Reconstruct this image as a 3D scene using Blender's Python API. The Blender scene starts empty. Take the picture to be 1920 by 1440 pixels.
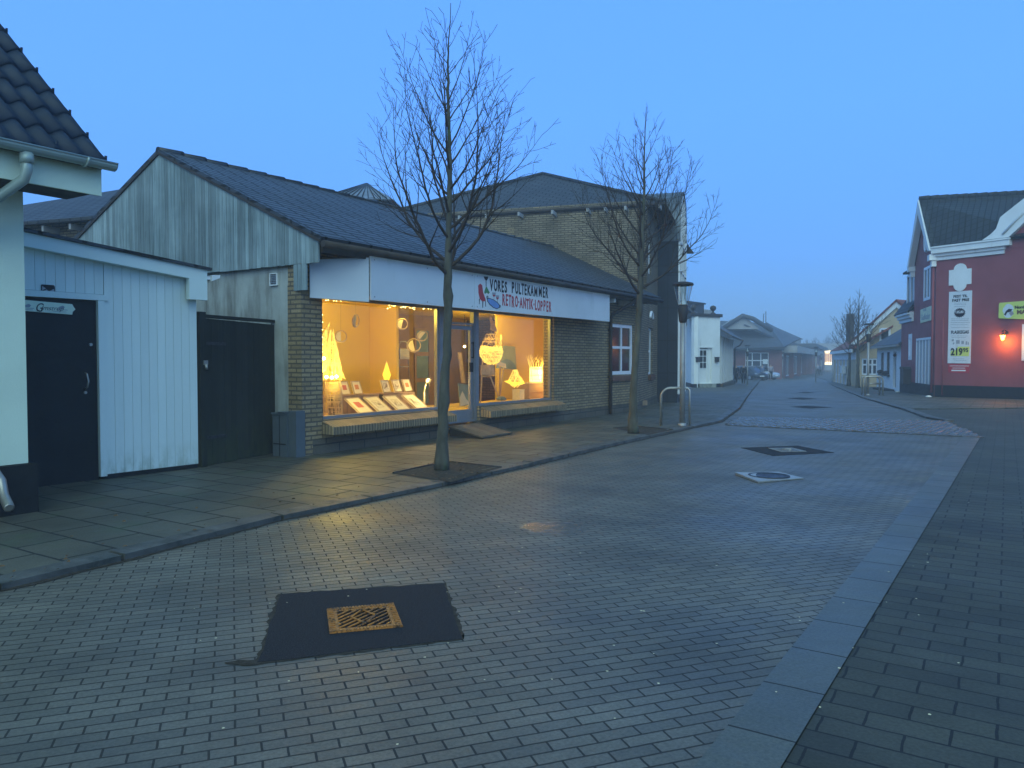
import bpy, bmesh, math, random
from mathutils import Vector, Matrix, Quaternion
S = bpy.context.scene
COL = S.collection
R = math.radians
FPX, CH = 1442.0, 1.45
PITCH = math.atan(45 / FPX)

# ------------------------------------------------------------------ camera
cd = bpy.data.cameras.new('camera'); cam = bpy.data.objects.new('camera', cd); COL.objects.link(cam)
cam.location = (0, 0, CH); cam.rotation_euler = (R(90) - PITCH, 0, 0)
cd.sensor_fit = 'HORIZONTAL'; cd.sensor_width = 36; cd.lens = 36 * FPX / 1920
cd.clip_start = 0.05; cd.clip_end = 3000
S.camera = cam
S.view_settings.view_transform = 'Standard'; S.view_settings.look = 'None'
S.view_settings.exposure = 0.40; S.view_settings.gamma = 1.0
S.cycles.max_bounces = 6; S.cycles.diffuse_bounces = 3; S.cycles.glossy_bounces = 3
S.cycles.transparent_max_bounces = 12; S.cycles.volume_bounces = 1; S.cycles.caustics_reflective = False
S.cycles.caustics_refractive = False; S.cycles.sample_clamp_indirect = 4.0
S.cycles.volume_step_rate = 10; S.cycles.volume_max_steps = 8

# ------------------------------------------------------------------ world (blue hour)
SUN_EL, SUN_ROT = R(2.0), R(200)
W = bpy.data.worlds.new('World'); S.world = W; W.use_nodes = True
nt = W.node_tree; nt.nodes.clear()
def N(t, kind, **kw):
    n = t.nodes.new(kind)
    for k, v in kw.items(): setattr(n, k, v)
    return n
wo = N(nt, 'ShaderNodeOutputWorld'); bg = N(nt, 'ShaderNodeBackground')
sky = N(nt, 'ShaderNodeTexSky'); sky.sky_type = 'NISHITA'; sky.sun_disc = False
sky.sun_elevation = SUN_EL; sky.sun_rotation = SUN_ROT; sky.ozone_density = 6.0; sky.air_density = 1.0; sky.dust_density = 0.6
skm = N(nt, 'ShaderNodeMix', data_type='RGBA', blend_type='MULTIPLY'); skm.inputs[0].default_value = 1
nt.links.new(sky.outputs[0], skm.inputs[6]); skm.inputs[7].default_value = (0.9, 1.2, 1.8, 1)
tc = N(nt, 'ShaderNodeTexCoord'); sx = N(nt, 'ShaderNodeSeparateXYZ'); nt.links.new(tc.outputs['Generated'], sx.inputs[0])
cr = N(nt, 'ShaderNodeValToRGB'); nt.links.new(sx.outputs[2], cr.inputs[0])
e = cr.color_ramp.elements
e[0].position = 0.0; e[0].color = (0.150, 0.33, 0.62, 1)
e[1].position = 1.0; e[1].color = (0.13, 0.29, 0.46, 1)
for p_, c_ in ((0.12, (0.122, 0.335, 0.78, 1)), (0.30, (0.122, 0.355, .96, 1)), (0.45, (0.114, 0.34, .94, 1)), (0.56, (0.14, 0.37, .76, 1))):
    q = e.new(p_); q.color = c_
mx = N(nt, 'ShaderNodeMix', data_type='RGBA', blend_type='MIX'); mx.inputs[0].default_value = 0.93
nt.links.new(skm.outputs[2], mx.inputs[6]); nt.links.new(cr.outputs[0], mx.inputs[7])
nt.links.new(mx.outputs[2], bg.inputs[0]); bg.inputs[1].default_value = 1.0
nt.links.new(bg.outputs[0], wo.inputs[0])
ld = bpy.data.lights.new('sun', 'SUN'); sun = bpy.data.objects.new('sun', ld); COL.objects.link(sun)
ld.energy = 1.6; ld.angle = R(70); ld.color = (0.74, 1.0, 0.78)
sun.rotation_euler = Vector((-0.10, -0.72, 0.60)).to_track_quat('Z', 'Y').to_euler()

# ------------------------------------------------------------------ helpers
GT = [(-60, 0), (22, 0), (33, -.11), (60, -.5), (89, -.72), (140, -.85), (600, -.85)]
def gz(y):
    for (a, za), (b, zb) in zip(GT, GT[1:]):
        if y <= b: return za + (zb - za) * (y - a) / (b - a)
    return GT[-1][1]
CP, SP = math.cos(PITCH), math.sin(PITCH)
def ray(px, py):
    a, b = (px - 960) / FPX, -(py - 720) / FPX
    return Vector((a, CP + b * SP, -SP + b * CP))
def G(px, py, h=0.0):
    r = ray(px, py); z = 0
    for _ in range(30):
        t = (z + h - CH) / r.z; z = gz(t * r.y)
    return Vector((t * r.x, t * r.y, z + h))
def XD(px, D): return Vector(((px - 960) / FPX * D, D))
def PD(px, py, D):
    r = ray(px, py); t = D / r.y
    return Vector((t * r.x, D, CH + t * r.z))
class Frame:
    def __init__(s, a, b):
        s.o = Vector((a[0], a[1])); s.u = (Vector((b[0], b[1])) - s.o); s.L = s.u.length; s.u.normalize()
        s.n = Vector((s.u.y, -s.u.x)); s.g = gz(s.o.y)
    def p(s, a, d, z):
        q = s.o + s.u * a + s.n * d
        return Vector((q.x, q.y, z))
    def hit(s, px, py, d=0.0):
        r = ray(px, py); r2 = Vector((r.x, r.y))
        t = (d + s.o.dot(s.n)) / r2.dot(s.n)
        P = r2 * t
        return (P - s.o).dot(s.u), CH + t * r.z
class MB:
    def __init__(s): s.v = []; s.f = []; s.m = []; s.sm = []
    def add(s, vs, fs, m=0, smooth=False):
        b = len(s.v); s.v += [Vector(v) for v in vs]
        for f in fs: s.f.append([i + b for i in f]); s.m.append(m); s.sm.append(smooth)
        return s
    def poly(s, pts, m=0): return s.add(pts, [list(range(len(pts)))], m)
    def prism(s, pts, vec, m=0):
        n = len(pts); vec = Vector(vec); pts = [Vector(p) for p in pts]; nn = Vector((0, 0, 0))
        for i in range(1, n - 1): nn += (pts[i] - pts[0]).cross(pts[i + 1] - pts[0])
        if nn.dot(vec) < 0: pts.reverse()
        fs = [list(range(n))[::-1], list(range(n, 2 * n))]
        fs += [[i, (i + 1) % n, n + (i + 1) % n, n + i] for i in range(n)]
        return s.add(pts + [p + vec for p in pts], fs, m)
    def box(s, F, s0, s1, d0, d1, z0, z1, m=0):
        return s.add([F.p(a, d, z) for z in (z0, z1) for (a, d) in ((s0, d0), (s1, d0), (s1, d1), (s0, d1))],
                     [[0, 1, 2, 3], [7, 6, 5, 4], [4, 5, 1, 0], [5, 6, 2, 1], [6, 7, 3, 2], [7, 4, 0, 3]], m)
    def fpoly(s, F, pts, d0, d1, m=0):
        a = [F.p(x, d1, z) for x, z in pts]; return s.prism(a, F.p(0, d0, 0) - F.p(0, d1, 0), m)
    def tube(s, pts, rad, n=8, m=0, closed=False, cap=True):
        pts = [Vector(p) for p in pts]; k = len(pts)
        if not hasattr(rad, '__len__'): rad = [rad] * k
        vs = []; prev = None
        for i in range(k):
            if closed: t = pts[(i + 1) % k] - pts[i - 1]
            else: t = pts[min(i + 1, k - 1)] - pts[max(i - 1, 0)]
            t.normalize()
            if prev is None:
                a = t.orthogonal().normalized()
            else:
                a = prev - t * prev.dot(t)
                a = a.normalized() if a.length > 1e-6 else t.orthogonal().normalized()
            prev = a; b = t.cross(a)
            for j in range(n):
                w = 2 * math.pi * j / n
                vs.append(pts[i] + (a * math.cos(w) + b * math.sin(w)) * rad[i])
        fs = []
        for i in range(k if closed else k - 1):
            for j in range(n):
                fs.append([i * n + j, i * n + (j + 1) % n, ((i + 1) % k) * n + (j + 1) % n, ((i + 1) % k) * n + j])
        s.add(vs, fs, m, True)
        if cap and not closed and n > 3:
            b = len(s.v) - len(vs)
            s.f.append([b + j for j in range(n)][::-1]); s.m.append(m); s.sm.append(False)
            s.f.append([b + (k - 1) * n + j for j in range(n)]); s.m.append(m); s.sm.append(False)
        return s
    def lathe(s, c, prof, n=16, m=0, smooth=True, sx=1, sy=1):
        c = Vector(c); vs = []; fs = []
        for r, z in prof:
            for j in range(n):
                w = 2 * math.pi * j / n; vs.append(c + Vector((r * sx * math.cos(w), r * sy * math.sin(w), z)))
        for i in range(len(prof) - 1):
            for j in range(n): fs.append([i * n + j, i * n + (j + 1) % n, (i + 1) * n + (j + 1) % n, (i + 1) * n + j])
        return s.add(vs, fs, m, smooth)
    def wall(s, F, s0, s1, z0, z1, holes=(), d0=-.3, d1=0, m=0):
        xs = sorted({s0, s1, *[h[0] for h in holes], *[h[1] for h in holes]}); xs = [x for x in xs if s0 <= x <= s1]
        zs = sorted({z0, z1, *[h[2] for h in holes], *[h[3] for h in holes]}); zs = [z for z in zs if z0 <= z <= z1]
        def solid(i, j):
            if i < 0 or j < 0 or i >= len(xs) - 1 or j >= len(zs) - 1: return False
            cx, cz = (xs[i] + xs[i + 1]) / 2, (zs[j] + zs[j + 1]) / 2
            return not any(h[0] < cx < h[1] and h[2] < cz < h[3] for h in holes)
        for i in range(len(xs) - 1):
            for j in range(len(zs) - 1):
                if not solid(i, j): continue
                a, b, c, d = xs[i], xs[i + 1], zs[j], zs[j + 1]
                s.poly([F.p(a, d1, c), F.p(b, d1, c), F.p(b, d1, d), F.p(a, d1, d)], m)
                s.poly([F.p(a, d0, c), F.p(a, d0, d), F.p(b, d0, d), F.p(b, d0, c)], m)
                if not solid(i - 1, j): s.poly([F.p(a, d0, c), F.p(a, d1, c), F.p(a, d1, d), F.p(a, d0, d)], m)
                if not solid(i + 1, j): s.poly([F.p(b, d1, c), F.p(b, d0, c), F.p(b, d0, d), F.p(b, d1, d)], m)
                if not solid(i, j - 1): s.poly([F.p(a, d0, c), F.p(b, d0, c), F.p(b, d1, c), F.p(a, d1, c)], m)
                if not solid(i, j + 1): s.poly([F.p(a, d1, d), F.p(b, d1, d), F.p(b, d0, d), F.p(a, d0, d)], m)
        return s
ORG = {}
def thing(name, label, cat, loc=(0, 0, 0), group=None):
    o = bpy.data.objects.new(name, None); COL.objects.link(o); o.location = loc; o.empty_display_size = .2
    o['label'] = label; o['category'] = cat
    if group: o['group'] = group
    ORG[o.name] = Vector(loc)
    return o
def part(name, mb, mats, parent=None, origin=None):
    if isinstance(mb, MB):
        off = ORG[parent.name] if parent else Vector(origin or (0, 0, 0))
        me = bpy.data.meshes.new(name)
        me.from_pydata([v - off for v in mb.v], [], mb.f)
        me.polygons.foreach_set('material_index', mb.m); me.polygons.foreach_set('use_smooth', mb.sm)
        uv = me.uv_layers.new(name='UVMap'); data = [0.0] * (2 * len(me.loops)); k = 0
        for f in mb.f:
            P = [mb.v[i] for i in f]; n = Vector((0, 0, 0))
            for i in range(len(P)):
                a, b = P[i], P[(i + 1) % len(P)]
                n += Vector(((a.y - b.y) * (a.z + b.z), (a.z - b.z) * (a.x + b.x), (a.x - b.x) * (a.y + b.y)))
            n = n.normalized() if n.length > 1e-12 else Vector((0, 0, 1))
            if abs(n.z) > .985: t = Vector((1, 0, 0)); q = Vector((0, 1, 0))
            else: t = Vector((-n.y, n.x, 0)).normalized(); q = n.cross(t)
            for v in P: data[k] = v.dot(t); data[k + 1] = v.dot(q); k += 2
        uv.data.foreach_set('uv', data)
    else:
        me = mb; off = Vector((0, 0, 0))
    for m in (mats if isinstance(mats, (list, tuple)) else [mats]): me.materials.append(m)
    o = bpy.data.objects.new(name, me); COL.objects.link(o)
    if parent: o.parent = parent; ORG[o.name] = ORG[parent.name]
    else: o.location = off if isinstance(mb, MB) else (0, 0, 0); ORG[o.name] = off
    return o
def single(name, mb, mats, label, cat, origin, group=None):
    o = part(name, mb, mats, None, origin); o['label'] = label; o['category'] = cat
    if group: o['group'] = group
    return o
def struct(name, mb, mats):
    o = part(name, mb, mats); o['kind'] = 'structure'; return o

# ------------------------------------------------------------------ materials
def newmat(name):
    m = bpy.data.materials.new(name); m.use_nodes = True; t = m.node_tree
    return m, t, t.nodes['Principled BSDF']
def vec(t, coord='UV', sc=(1, 1, 1), rot=0.0):
    tc = N(t, 'ShaderNodeTexCoord'); mp = N(t, 'ShaderNodeMapping')
    t.links.new(tc.outputs[coord], mp.inputs[0]); mp.inputs['Scale'].default_value = sc
    mp.inputs['Rotation'].default_value = (0, 0, rot)
    return mp.outputs[0]
def noise(t, v, scale, detail=4, rough=.6):
    n = N(t, 'ShaderNodeTexNoise'); t.links.new(v, n.inputs['Vector'])
    n.inputs['Scale'].default_value = scale; n.inputs['Detail'].default_value = detail; n.inputs['Roughness'].default_value = rough
    return n.outputs[0]
def ramp(t, f, stops):
    r = N(t, 'ShaderNodeValToRGB'); t.links.new(f, r.inputs[0]); e = r.color_ramp.elements
    while len(e) < len(stops): e.new(.5)
    for el, (p, c) in zip(e, stops):
        el.position = p; el.color = (c, c, c, 1) if isinstance(c, (int, float)) else (*c, 1)
    return r.outputs[0]
def mixc(t, f, a, b, mode='MIX'):
    m = N(t, 'ShaderNodeMix', data_type='RGBA', blend_type=mode)
    for i, x in ((0, f), (6, a), (7, b)):
        if isinstance(x, (int, float)): m.inputs[i].default_value = x if i == 0 else (x, x, x, 1)
        elif isinstance(x, tuple): m.inputs[i].default_value = (*x, 1) if len(x) == 3 else x
        else: t.links.new(x, m.inputs[i])
    return m.outputs[2]
def bump(t, h, st, dist=.02, prev=None):
    b = N(t, 'ShaderNodeBump'); b.inputs['Strength'].default_value = st; b.inputs['Distance'].default_value = dist
    t.links.new(h, b.inputs['Height'])
    if prev: t.links.new(prev, b.inputs['Normal'])
    return b.outputs[0]
def plain(name, c, rough=.6, metal=0, var=.25, vs=3.0, bs=40, bst=.15, sc=(1, 1, 1), coord='Object', em=None, es=0, dirt=None):
    m, t, b = newmat(name); v = vec(t, coord, sc)
    n = noise(t, v, vs, 5); f = ramp(t, n, [(.3, 1 - var), (.7, 1 + var * .4)])
    col = mixc(t, 1.0, c, f, 'MULTIPLY')
    if dirt:
        n2 = noise(t, vec(t, coord, dirt[2]), dirt[3], 6, .65)
        col = mixc(t, ramp(t, n2, [(dirt[4], 0.0), (dirt[5], 1.0)]), col, dirt[0])
    t.links.new(col, b.inputs['Base Color'])
    b.inputs['Metallic'].default_value = metal
    rr = ramp(t, n, [(.3, min(1, rough + .12)), (.7, max(.03, rough - .08))]); t.links.new(rr, b.inputs['Roughness'])
    if bst: t.links.new(bump(t, noise(t, v, bs, 3), bst, .01), b.inputs['Normal'])
    b.inputs['Specular IOR Level'].default_value = .18 if (max(c) < .07 and rough > .4) else .4
    if em: b.inputs['Emission Color'].default_value = (*em, 1); b.inputs['Emission Strength'].default_value = es
    return m
def bricks(name, c1, c2, mort, w, h, ms=.01, rot=0.0, off=.5, rough=.8, var=.3, bst=.5, wet=0, coord='UV', bias=0., specks=False, sm=.1, bdist=.008, dk=None, hue=None, puddle=None):
    m, t, b = newmat(name); v = vec(t, coord, (1, 1, 1), rot)
    # slightly wavy joints so the rows never look ruled
    nd = N(t, 'ShaderNodeTexNoise'); t.links.new(v, nd.inputs['Vector']); nd.inputs['Scale'].default_value = 3.0 if w > .3 else 9.0
    vm = N(t, 'ShaderNodeVectorMath', operation='MULTIPLY_ADD'); t.links.new(nd.outputs['Color'], vm.inputs[0])
    j = min(h, .2) * .10; vm.inputs[1].default_value = (j, j, 0); t.links.new(v, vm.inputs[2])
    bt = N(t, 'ShaderNodeTexBrick'); t.links.new(vm.outputs[0], bt.inputs['Vector'])
    bt.inputs['Scale'].default_value = 1; bt.inputs['Brick Width'].default_value = w; bt.inputs['Row Height'].default_value = h
    bt.inputs['Mortar Size'].default_value = ms; bt.inputs['Mortar Smooth'].default_value = sm; bt.inputs['Bias'].default_value = bias
    bt.offset = off; bt.offset_frequency = 2; bt.squash_frequency = 1
    bt.inputs['Color1'].default_value = (*c1, 1); bt.inputs['Color2'].default_value = (*c2, 1); bt.inputs['Mortar'].default_value = (*mort, 1)
    n1 = noise(t, v, 1.1, 5, .6); n2 = noise(t, v, 60, 4, .7)
    col = mixc(t, 1.0, bt.outputs[0], ramp(t, n1, [(.3, 1 - var), (.7, 1.1)]), 'MULTIPLY')
    col = mixc(t, 1.0, col, ramp(t, n2, [(.25, .55), (.7, 1.35)]), 'MULTIPLY')
    if dk: col = mixc(t, ramp(t, noise(t, vec(t, coord, dk[1]), dk[2], 6, .65), [(dk[3], 0.), (dk[4], 1.)]), col, dk[0])
    if specks:
        vo = N(t, 'ShaderNodeTexVoronoi'); t.links.new(v, vo.inputs['Vector']); vo.inputs['Scale'].default_value = 2.4
        vo2 = N(t, 'ShaderNodeTexVoronoi'); t.links.new(v, vo2.inputs['Vector']); vo2.inputs['Scale'].default_value = 9
        g1 = ramp(t, vo.outputs['Distance'], [(.022, 1.), (.03, 0.)]); g2 = ramp(t, vo2.outputs['Distance'], [(.03, 1.), (.045, 0.)])
        g2 = mixc(t, 1.0, g2, ramp(t, noise(t, v, 1.7, 2), [(.5, 0.), (.6, 1.)]), 'MULTIPLY')
        col = mixc(t, mixc(t, 1.0, g1, g2, 'LIGHTEN'), col, (.52, .52, .5))
    t.links.new(col, b.inputs['Base Color'])
    rr = ramp(t, noise(t, v, .8, 4, .6), [(.3, rough), (.7, max(.05, rough - wet))])
    rr = mixc(t, bt.outputs[1], rr, .8)
    if puddle:
        px_, py_, pr_ = puddle
        tc2 = N(t, 'ShaderNodeTexCoord'); mp2 = N(t, 'ShaderNodeMapping'); t.links.new(tc2.outputs['UV'], mp2.inputs[0])
        mp2.inputs['Location'].default_value = (-px_, -py_, 0); ad = N(t, 'ShaderNodeVectorMath', operation='MULTIPLY_ADD')
        nn = N(t, 'ShaderNodeTexNoise'); t.links.new(v, nn.inputs['Vector']); nn.inputs['Scale'].default_value = 5
        t.links.new(nn.outputs['Color'], ad.inputs[0]); ad.inputs[1].default_value = (.3, .3, 0); t.links.new(mp2.outputs[0], ad.inputs[2])
        le = N(t, 'ShaderNodeVectorMath', operation='LENGTH'); t.links.new(ad.outputs[0], le.inputs[0])
        pm = ramp(t, le.outputs['Value'], [(pr_ * .8, 1.), (pr_, 0.)])
        rr = mixc(t, pm, rr, .27)
    t.links.new(rr, b.inputs['Roughness'])
    inv = N(t, 'ShaderNodeInvert'); t.links.new(bt.outputs[1], inv.inputs['Color'])
    b1 = bump(t, inv.outputs[0], bst, bdist); b2 = bump(t, n2, .35, .004, b1)
    if wet: b2 = bump(t, noise(t, v, 7, 3), .25, .012, b2); b2 = bump(t, noise(t, v, 1.3, 3), .5, .05, b2)
    t.links.new(b2, b.inputs['Normal'])
    b.inputs['Specular IOR Level'].default_value = .45 if wet else .2
    return m
def boards(name, c, c2, sc, lo=.4, hi=.65, rough=.75, rnd=.35, gr=(.02, .02, .02)):
    m, t, b = newmat(name); v = vec(t, 'Object', sc)
    g = N(t, 'ShaderNodeNewGeometry')
    n = noise(t, v, 2.2, 8, .7); n3 = noise(t, vec(t, 'Object', (1, 1, 1)), .9, 4, .6)
    f = mixc(t, .5, ramp(t, n, [(lo, 0.), (hi, 1.)]), ramp(t, n3, [(.35, 0.), (.65, 1.)]))
    col = mixc(t, f, c, c2)
    col = mixc(t, 1.0, col, ramp(t, g.outputs['Random Per Island'], [(0, 1 - rnd), (1, 1 + rnd * .3)]), 'MULTIPLY')
    t.links.new(col, b.inputs['Base Color']); b.inputs['Roughness'].default_value = rough; b.inputs['Specular IOR Level'].default_value = .15 if max(c) < .1 else .35
    t.links.new(bump(t, n, .3, .01), b.inputs['Normal'])
    return m
def glass(name, tint=(.9, .95, .95), refl=1.0, rough=.02):
    m = bpy.data.materials.new(name); m.use_nodes = True; t = m.node_tree; t.nodes.clear()
    o = N(t, 'ShaderNodeOutputMaterial'); mx = N(t, 'ShaderNodeMixShader'); tr = N(t, 'ShaderNodeBsdfTransparent'); gl = N(t, 'ShaderNodeBsdfGlossy')
    lw = N(t, 'ShaderNodeLayerWeight'); lw.inputs[0].default_value = .5
    pw = N(t, 'ShaderNodeMath', operation='POWER'); t.links.new(lw.outputs['Facing'], pw.inputs[0]); pw.inputs[1].default_value = 4.5
    fr = N(t, 'ShaderNodeMath', operation='MULTIPLY_ADD'); t.links.new(pw.outputs[0], fr.inputs[0]); fr.inputs[1].default_value = .9; fr.inputs[2].default_value = .025
    tr.inputs[0].default_value = (*tint, 1); gl.inputs['Roughness'].default_value = rough; gl.inputs['Color'].default_value = (refl, refl, refl, 1)
    t.links.new(fr.outputs[0], mx.inputs[0]); t.links.new(tr.outputs[0], mx.inputs[1]); t.links.new(gl.outputs[0], mx.inputs[2]); t.links.new(mx.outputs[0], o.inputs[0])
    return m
def emis(name, c, s):
    m, t, b = newmat(name); b.inputs['Base Color'].default_value = (*[min(1, x) * .6 for x in c], 1)
    b.inputs['Emission Color'].default_value = (*c, 1); b.inputs['Emission Strength'].default_value = s; b.inputs['Roughness'].default_value = .6
    return m
AROT = -math.atan2(.841, .541)   # rotate ground patterns to the street direction
M = {}
M['road'] = bricks('road_pavers', (.142, .128, .096), (.098, .090, .069), (.026, .025, .021), .185, .074, .0048, rot=-R(20), rough=.60, wet=.20, specks=False, bst=.8, bdist=.010, bias=-.1, var=.42, dk=((.045, .044, .04), (1, .6, 1), .55, .50, .86), puddle=(.49, 6.75, .30))
M['paver'] = bricks('side_pavers', (.060, .060, .043), (.040, .041, .031), (.009, .010, .010), .30, .15, .006, rot=AROT + R(90), rough=.8, wet=.12, specks=False, bst=.7, var=.4)
M['slab'] = bricks('pavement_slabs', (.100, .092, .066), (.062, .060, .043), (.010, .011, .010), .62, .40, .012, rot=AROT + R(90), rough=.68, wet=.17, bst=.9, bdist=.012, var=.4, specks=False, dk=((.05, .07, .035), (1, 1, 1), 1.6, .55, .75))
M['band'] = bricks('kerb_slabs', (.092, .092, .068), (.074, .075, .058), (.018, .018, .018), .5, 2.0, .006, rot=AROT, rough=.5, wet=.12, specks=False, bst=.6, var=.3, off=0)
M['cobble'] = bricks('cobbles', (.26, .26, .26), (.14, .14, .145), (.02, .02, .022), .22, .15, .022, rot=AROT + R(60), rough=.5, wet=.2, bst=1.0, bdist=.05, sm=1.0, var=.4)
M['asphalt'] = plain('asphalt', (.026, .026, .030), .78, 0, .75, 150, 160, .8)
M['ground'] = plain('ground', (.07, .075, .07), .8, 0, .3, .5, 30, .4)
M['kerb'] = plain('kerb_stone', (.085, .083, .076), .55, 0, .4, 4, 60, .4, dirt=((.03, .035, .03), 0, (1, 1, 1), 6, .5, .65))
M['deck'] = boards('deck_boards', (.15, .12, .085), (.07, .06, .045), (3, 3, 3), .3, .7, .7, .3)
M['stonewet'] = plain('wet_stone', (.10, .10, .105), .24, 0, .4, 6, 60, .4)
M['soil'] = plain('soil', (.055, .045, .034), .9, 0, .5, 20, 90, .8)
M['conc_patch'] = plain('light_concrete', (.25, .25, .24), .4, 0, .2, 6, 80, .2)
M['iron'] = plain('cast_iron', (.05, .05, .055), .5, .6, .4, 20, 60, .5)
M['rustgrate'] = plain('rusty_iron', (.46, .18, .035), .55, .2, .5, 30, 90, .4, dirt=((.06, .035, .02), 0, (1, 1, 1), 26, .50, .62))
M['white'] = plain('white_paint', (.78, .80, .78), .45, 0, .06, 2, 50, .05)
M['white2'] = plain('white_render', (.76, .78, .76), .7, 0, .1, 1.5, 30, .2, dirt=((.4, .42, .36), 0, (1, 1, .2), 3, .62, .8))
M['cream'] = plain('cream_render', (.74, .84, .64), .75, 0, .1, 1.2, 60, .25)
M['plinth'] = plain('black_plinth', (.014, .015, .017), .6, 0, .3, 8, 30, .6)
M['black'] = plain('black_paint', (.012, .014, .018), .55, 0, .3, 3, 30, .1)
M['gate'] = boards('gate_boards', (.018, .02, .018), (.05, .052, .042), (14, 14, .5), .5, .8, .8, .3)
M['board'] = boards('white_boards', (.72, .82, .76), (.66, .76, .70), (6, 6, .4), .3, .8, .5, .06)
M['gable'] = boards('weathered_boards', (.34, .42, .43), (.115, .16, .165), (16, 16, .6), .38, .62, .85, .38)
M['concrete'] = plain('stained_concrete', (.40, .42, .38), .85, 0, .25, 2, 40, .4, dirt=((.17, .165, .14), 0, (2.4, 2.4, .4), 2.2, .44, .70))
M['brick'] = bricks('yellow_brick', (.38, .28, .155), (.25, .185, .10), (.12, .10, .075), .23, .0667, .012, rough=.85, var=.25, bst=.8, bdist=.008)
M['brick2'] = bricks('brown_brick', (.30, .235, .155), (.20, .155, .10), (.08, .07, .055), .23, .0667, .012, rough=.85, var=.3, bst=.8, bdist=.008)
M['redsill'] = bricks('red_sill_brick', (.22, .10, .07), (.16, .07, .05), (.08, .06, .05), .055, .3, .01, rough=.8)
M['sill'] = bricks('sill_brick', (.36, .26, .15), (.24, .18, .10), (.10, .085, .06), .062, .5, .010, off=0, rough=.8, bst=1)
M['plinthgrey'] = bricks('grey_plinth', (.13, .115, .09), (.10, .09, .07), (.05, .05, .05), .55, .19, .012, rough=.8, var=.3)
M['slate'] = bricks('slate_roof', (.050, .052, .056), (.028, .030, .034), (.004, .0045, .006), .46, .16, .026, off=.05, rough=.55, wet=.12, var=.35, bst=1, bdist=.04)
M['slate2'] = bricks('slate_diamond', (.060, .064, .070), (.04, .043, .05), (.01, .011, .013), .34, .22, .015, off=.5, rough=.55, var=.3, bst=1, bdist=.02)
M['tile'] = plain('dark_tile', (.012, .024, .046), .42, 0, .2, 2, 90, .25)
M['rooftile'] = bricks('pantile_dark', (.034, .042, .044), (.022, .028, .03), (.008, .01, .01), .22, .30, .02, rough=.6, var=.4, bst=1, bdist=.03, off=0)
M['redtile'] = bricks('pantile_red', (.30, .085, .05), (.22, .06, .04), (.06, .02, .015), .22, .30, .02, rough=.7, var=.3, bst=1, bdist=.03, off=0)
M['darkzinc'] = plain('dark_zinc', (.10, .12, .14), .5, .4, .2, 2, 30, .1)
M['zinc'] = plain('zinc', (.32, .34, .36), .42, .7, .2, 2, 30, .1)
M['gutter'] = plain('grey_gutter', (.34, .42, .38), .35, .2, .12, 3, 30, .05)
M['darkmetal'] = plain('dark_cladding', (.030, .036, .048), .45, .2, .2, 2, 30, .1)
M['fascia'] = plain('brown_fascia', (.055, .045, .04), .7, 0, .3, 4, 30, .2)
M['signboard'] = plain('sign_board', (.66, .70, .72), .45, 0, .07, 1.2, 60, .03, dirt=((.45, .5, .48), 0, (1, 1, .3), 2, .6, .8))
M['alu'] = plain('grey_aluminium', (.27, .27, .28), .4, .5, .12, 4, 30, .05)
M['winwhite'] = plain('window_white', (.76, .78, .80), .35, 0, .05, 4, 30, .02)
M['darkglass'] = plain('dark_glass', (.02, .025, .032), .06, 0, .2, 2, 20, .02)
M['curtain'] = plain('curtain', (.42, .42, .42), .8, 0, .3, 8, 30, .2, sc=(8, 8, .5))
M['glass'] = glass('shop_glass', (.97, .97, .96), .9)
M['lampglass'] = glass('lantern_glass', (.80, .84, .86), 1.0, .1)
M['ochre'] = plain('ochre_wall', (.72, .50, .05), .9, 0, .06, 1, 30, .05)
M['ceil'] = plain('ceiling', (.72, .52, .08), .9, 0, .05, 2, 30, 0)
M['dkroom'] = plain('dark_room', (.30, .19, .09), .9, 0, .2, 2, 30, .1)
M['woodfloor'] = plain('wood_floor', (.35, .22, .11), .6, 0, .3, 4, 30, .1)
M['rbrick'] = bricks('inner_brick', (.24, .12, .075), (.16, .08, .05), (.10, .06, .04), .23, .0667, .012, rough=.85, bst=.7)
M['paper'] = plain('paper', (.82, .70, .42), .8, 0, .06, 3, 30, .05)
M['ink_red'] = plain('ink_red', (.60, .16, .10), .7); M['ink_org'] = plain('ink_orange', (.70, .26, .08), .7); M['ink_brown'] = plain('ink_brown', (.40, .24, .12), .7)
M['ink_blue'] = plain('painting_blue', (.16, .24, .30), .7); M['ink_grn'] = plain('painting_green', (.30, .34, .22), .7)
M['wick'] = plain('wicker', (.55, .40, .22), .7, 0, .3, 9, 60, .3)
M['crate'] = boards('ribbed_crate', (.42, .27, .14), (.30, .19, .10), (4, 4, 4), .3, .7, .7, .3)
M['sail'] = emis('glowing_sail', (1.0, .74, .10), 1.0)
_t = M['sail'].node_tree; _n = noise(_t, vec(_t, 'Object', (1, 1, .6)), 22, 4); _t.links.new(ramp(_t, _n, [(.38, .35), (.62, 1.5)]), _t.nodes['Principled BSDF'].inputs['Emission Strength'])
M['glowwick'] = emis('glowing_wicker', (1.0, .70, .12), .95)
M['shadehot'] = emis('hot_shade', (1.0, .78, .24), 2.6)
M['glowdim'] = emis('dim_glowing_paper', (1.0, .60, .06), .18)
M['glowpaper'] = emis('glowing_paper', (1.0, .68, .04), 1.3)
M['glowhot'] = emis('lamp_hot', (1.0, .82, .30), 14.0)
M['bulb'] = emis('tiny_bulb', (1.0, .74, .26), 20.0)
M['bark'] = plain('bark', (.085, .078, .058), .85, 0, .45, 9, 60, .9, sc=(1, 1, .35), dirt=((.055, .085, .035), 0, (1, 1, .5), 4, .56, .72))
M['twig'] = plain('twig_bark', (.055, .04, .032), .8, 0, .3, 12, 60, .2)
M['galv'] = plain('galvanised', (.40, .38, .34), .38, .75, .2, 5, 40, .1)
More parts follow.
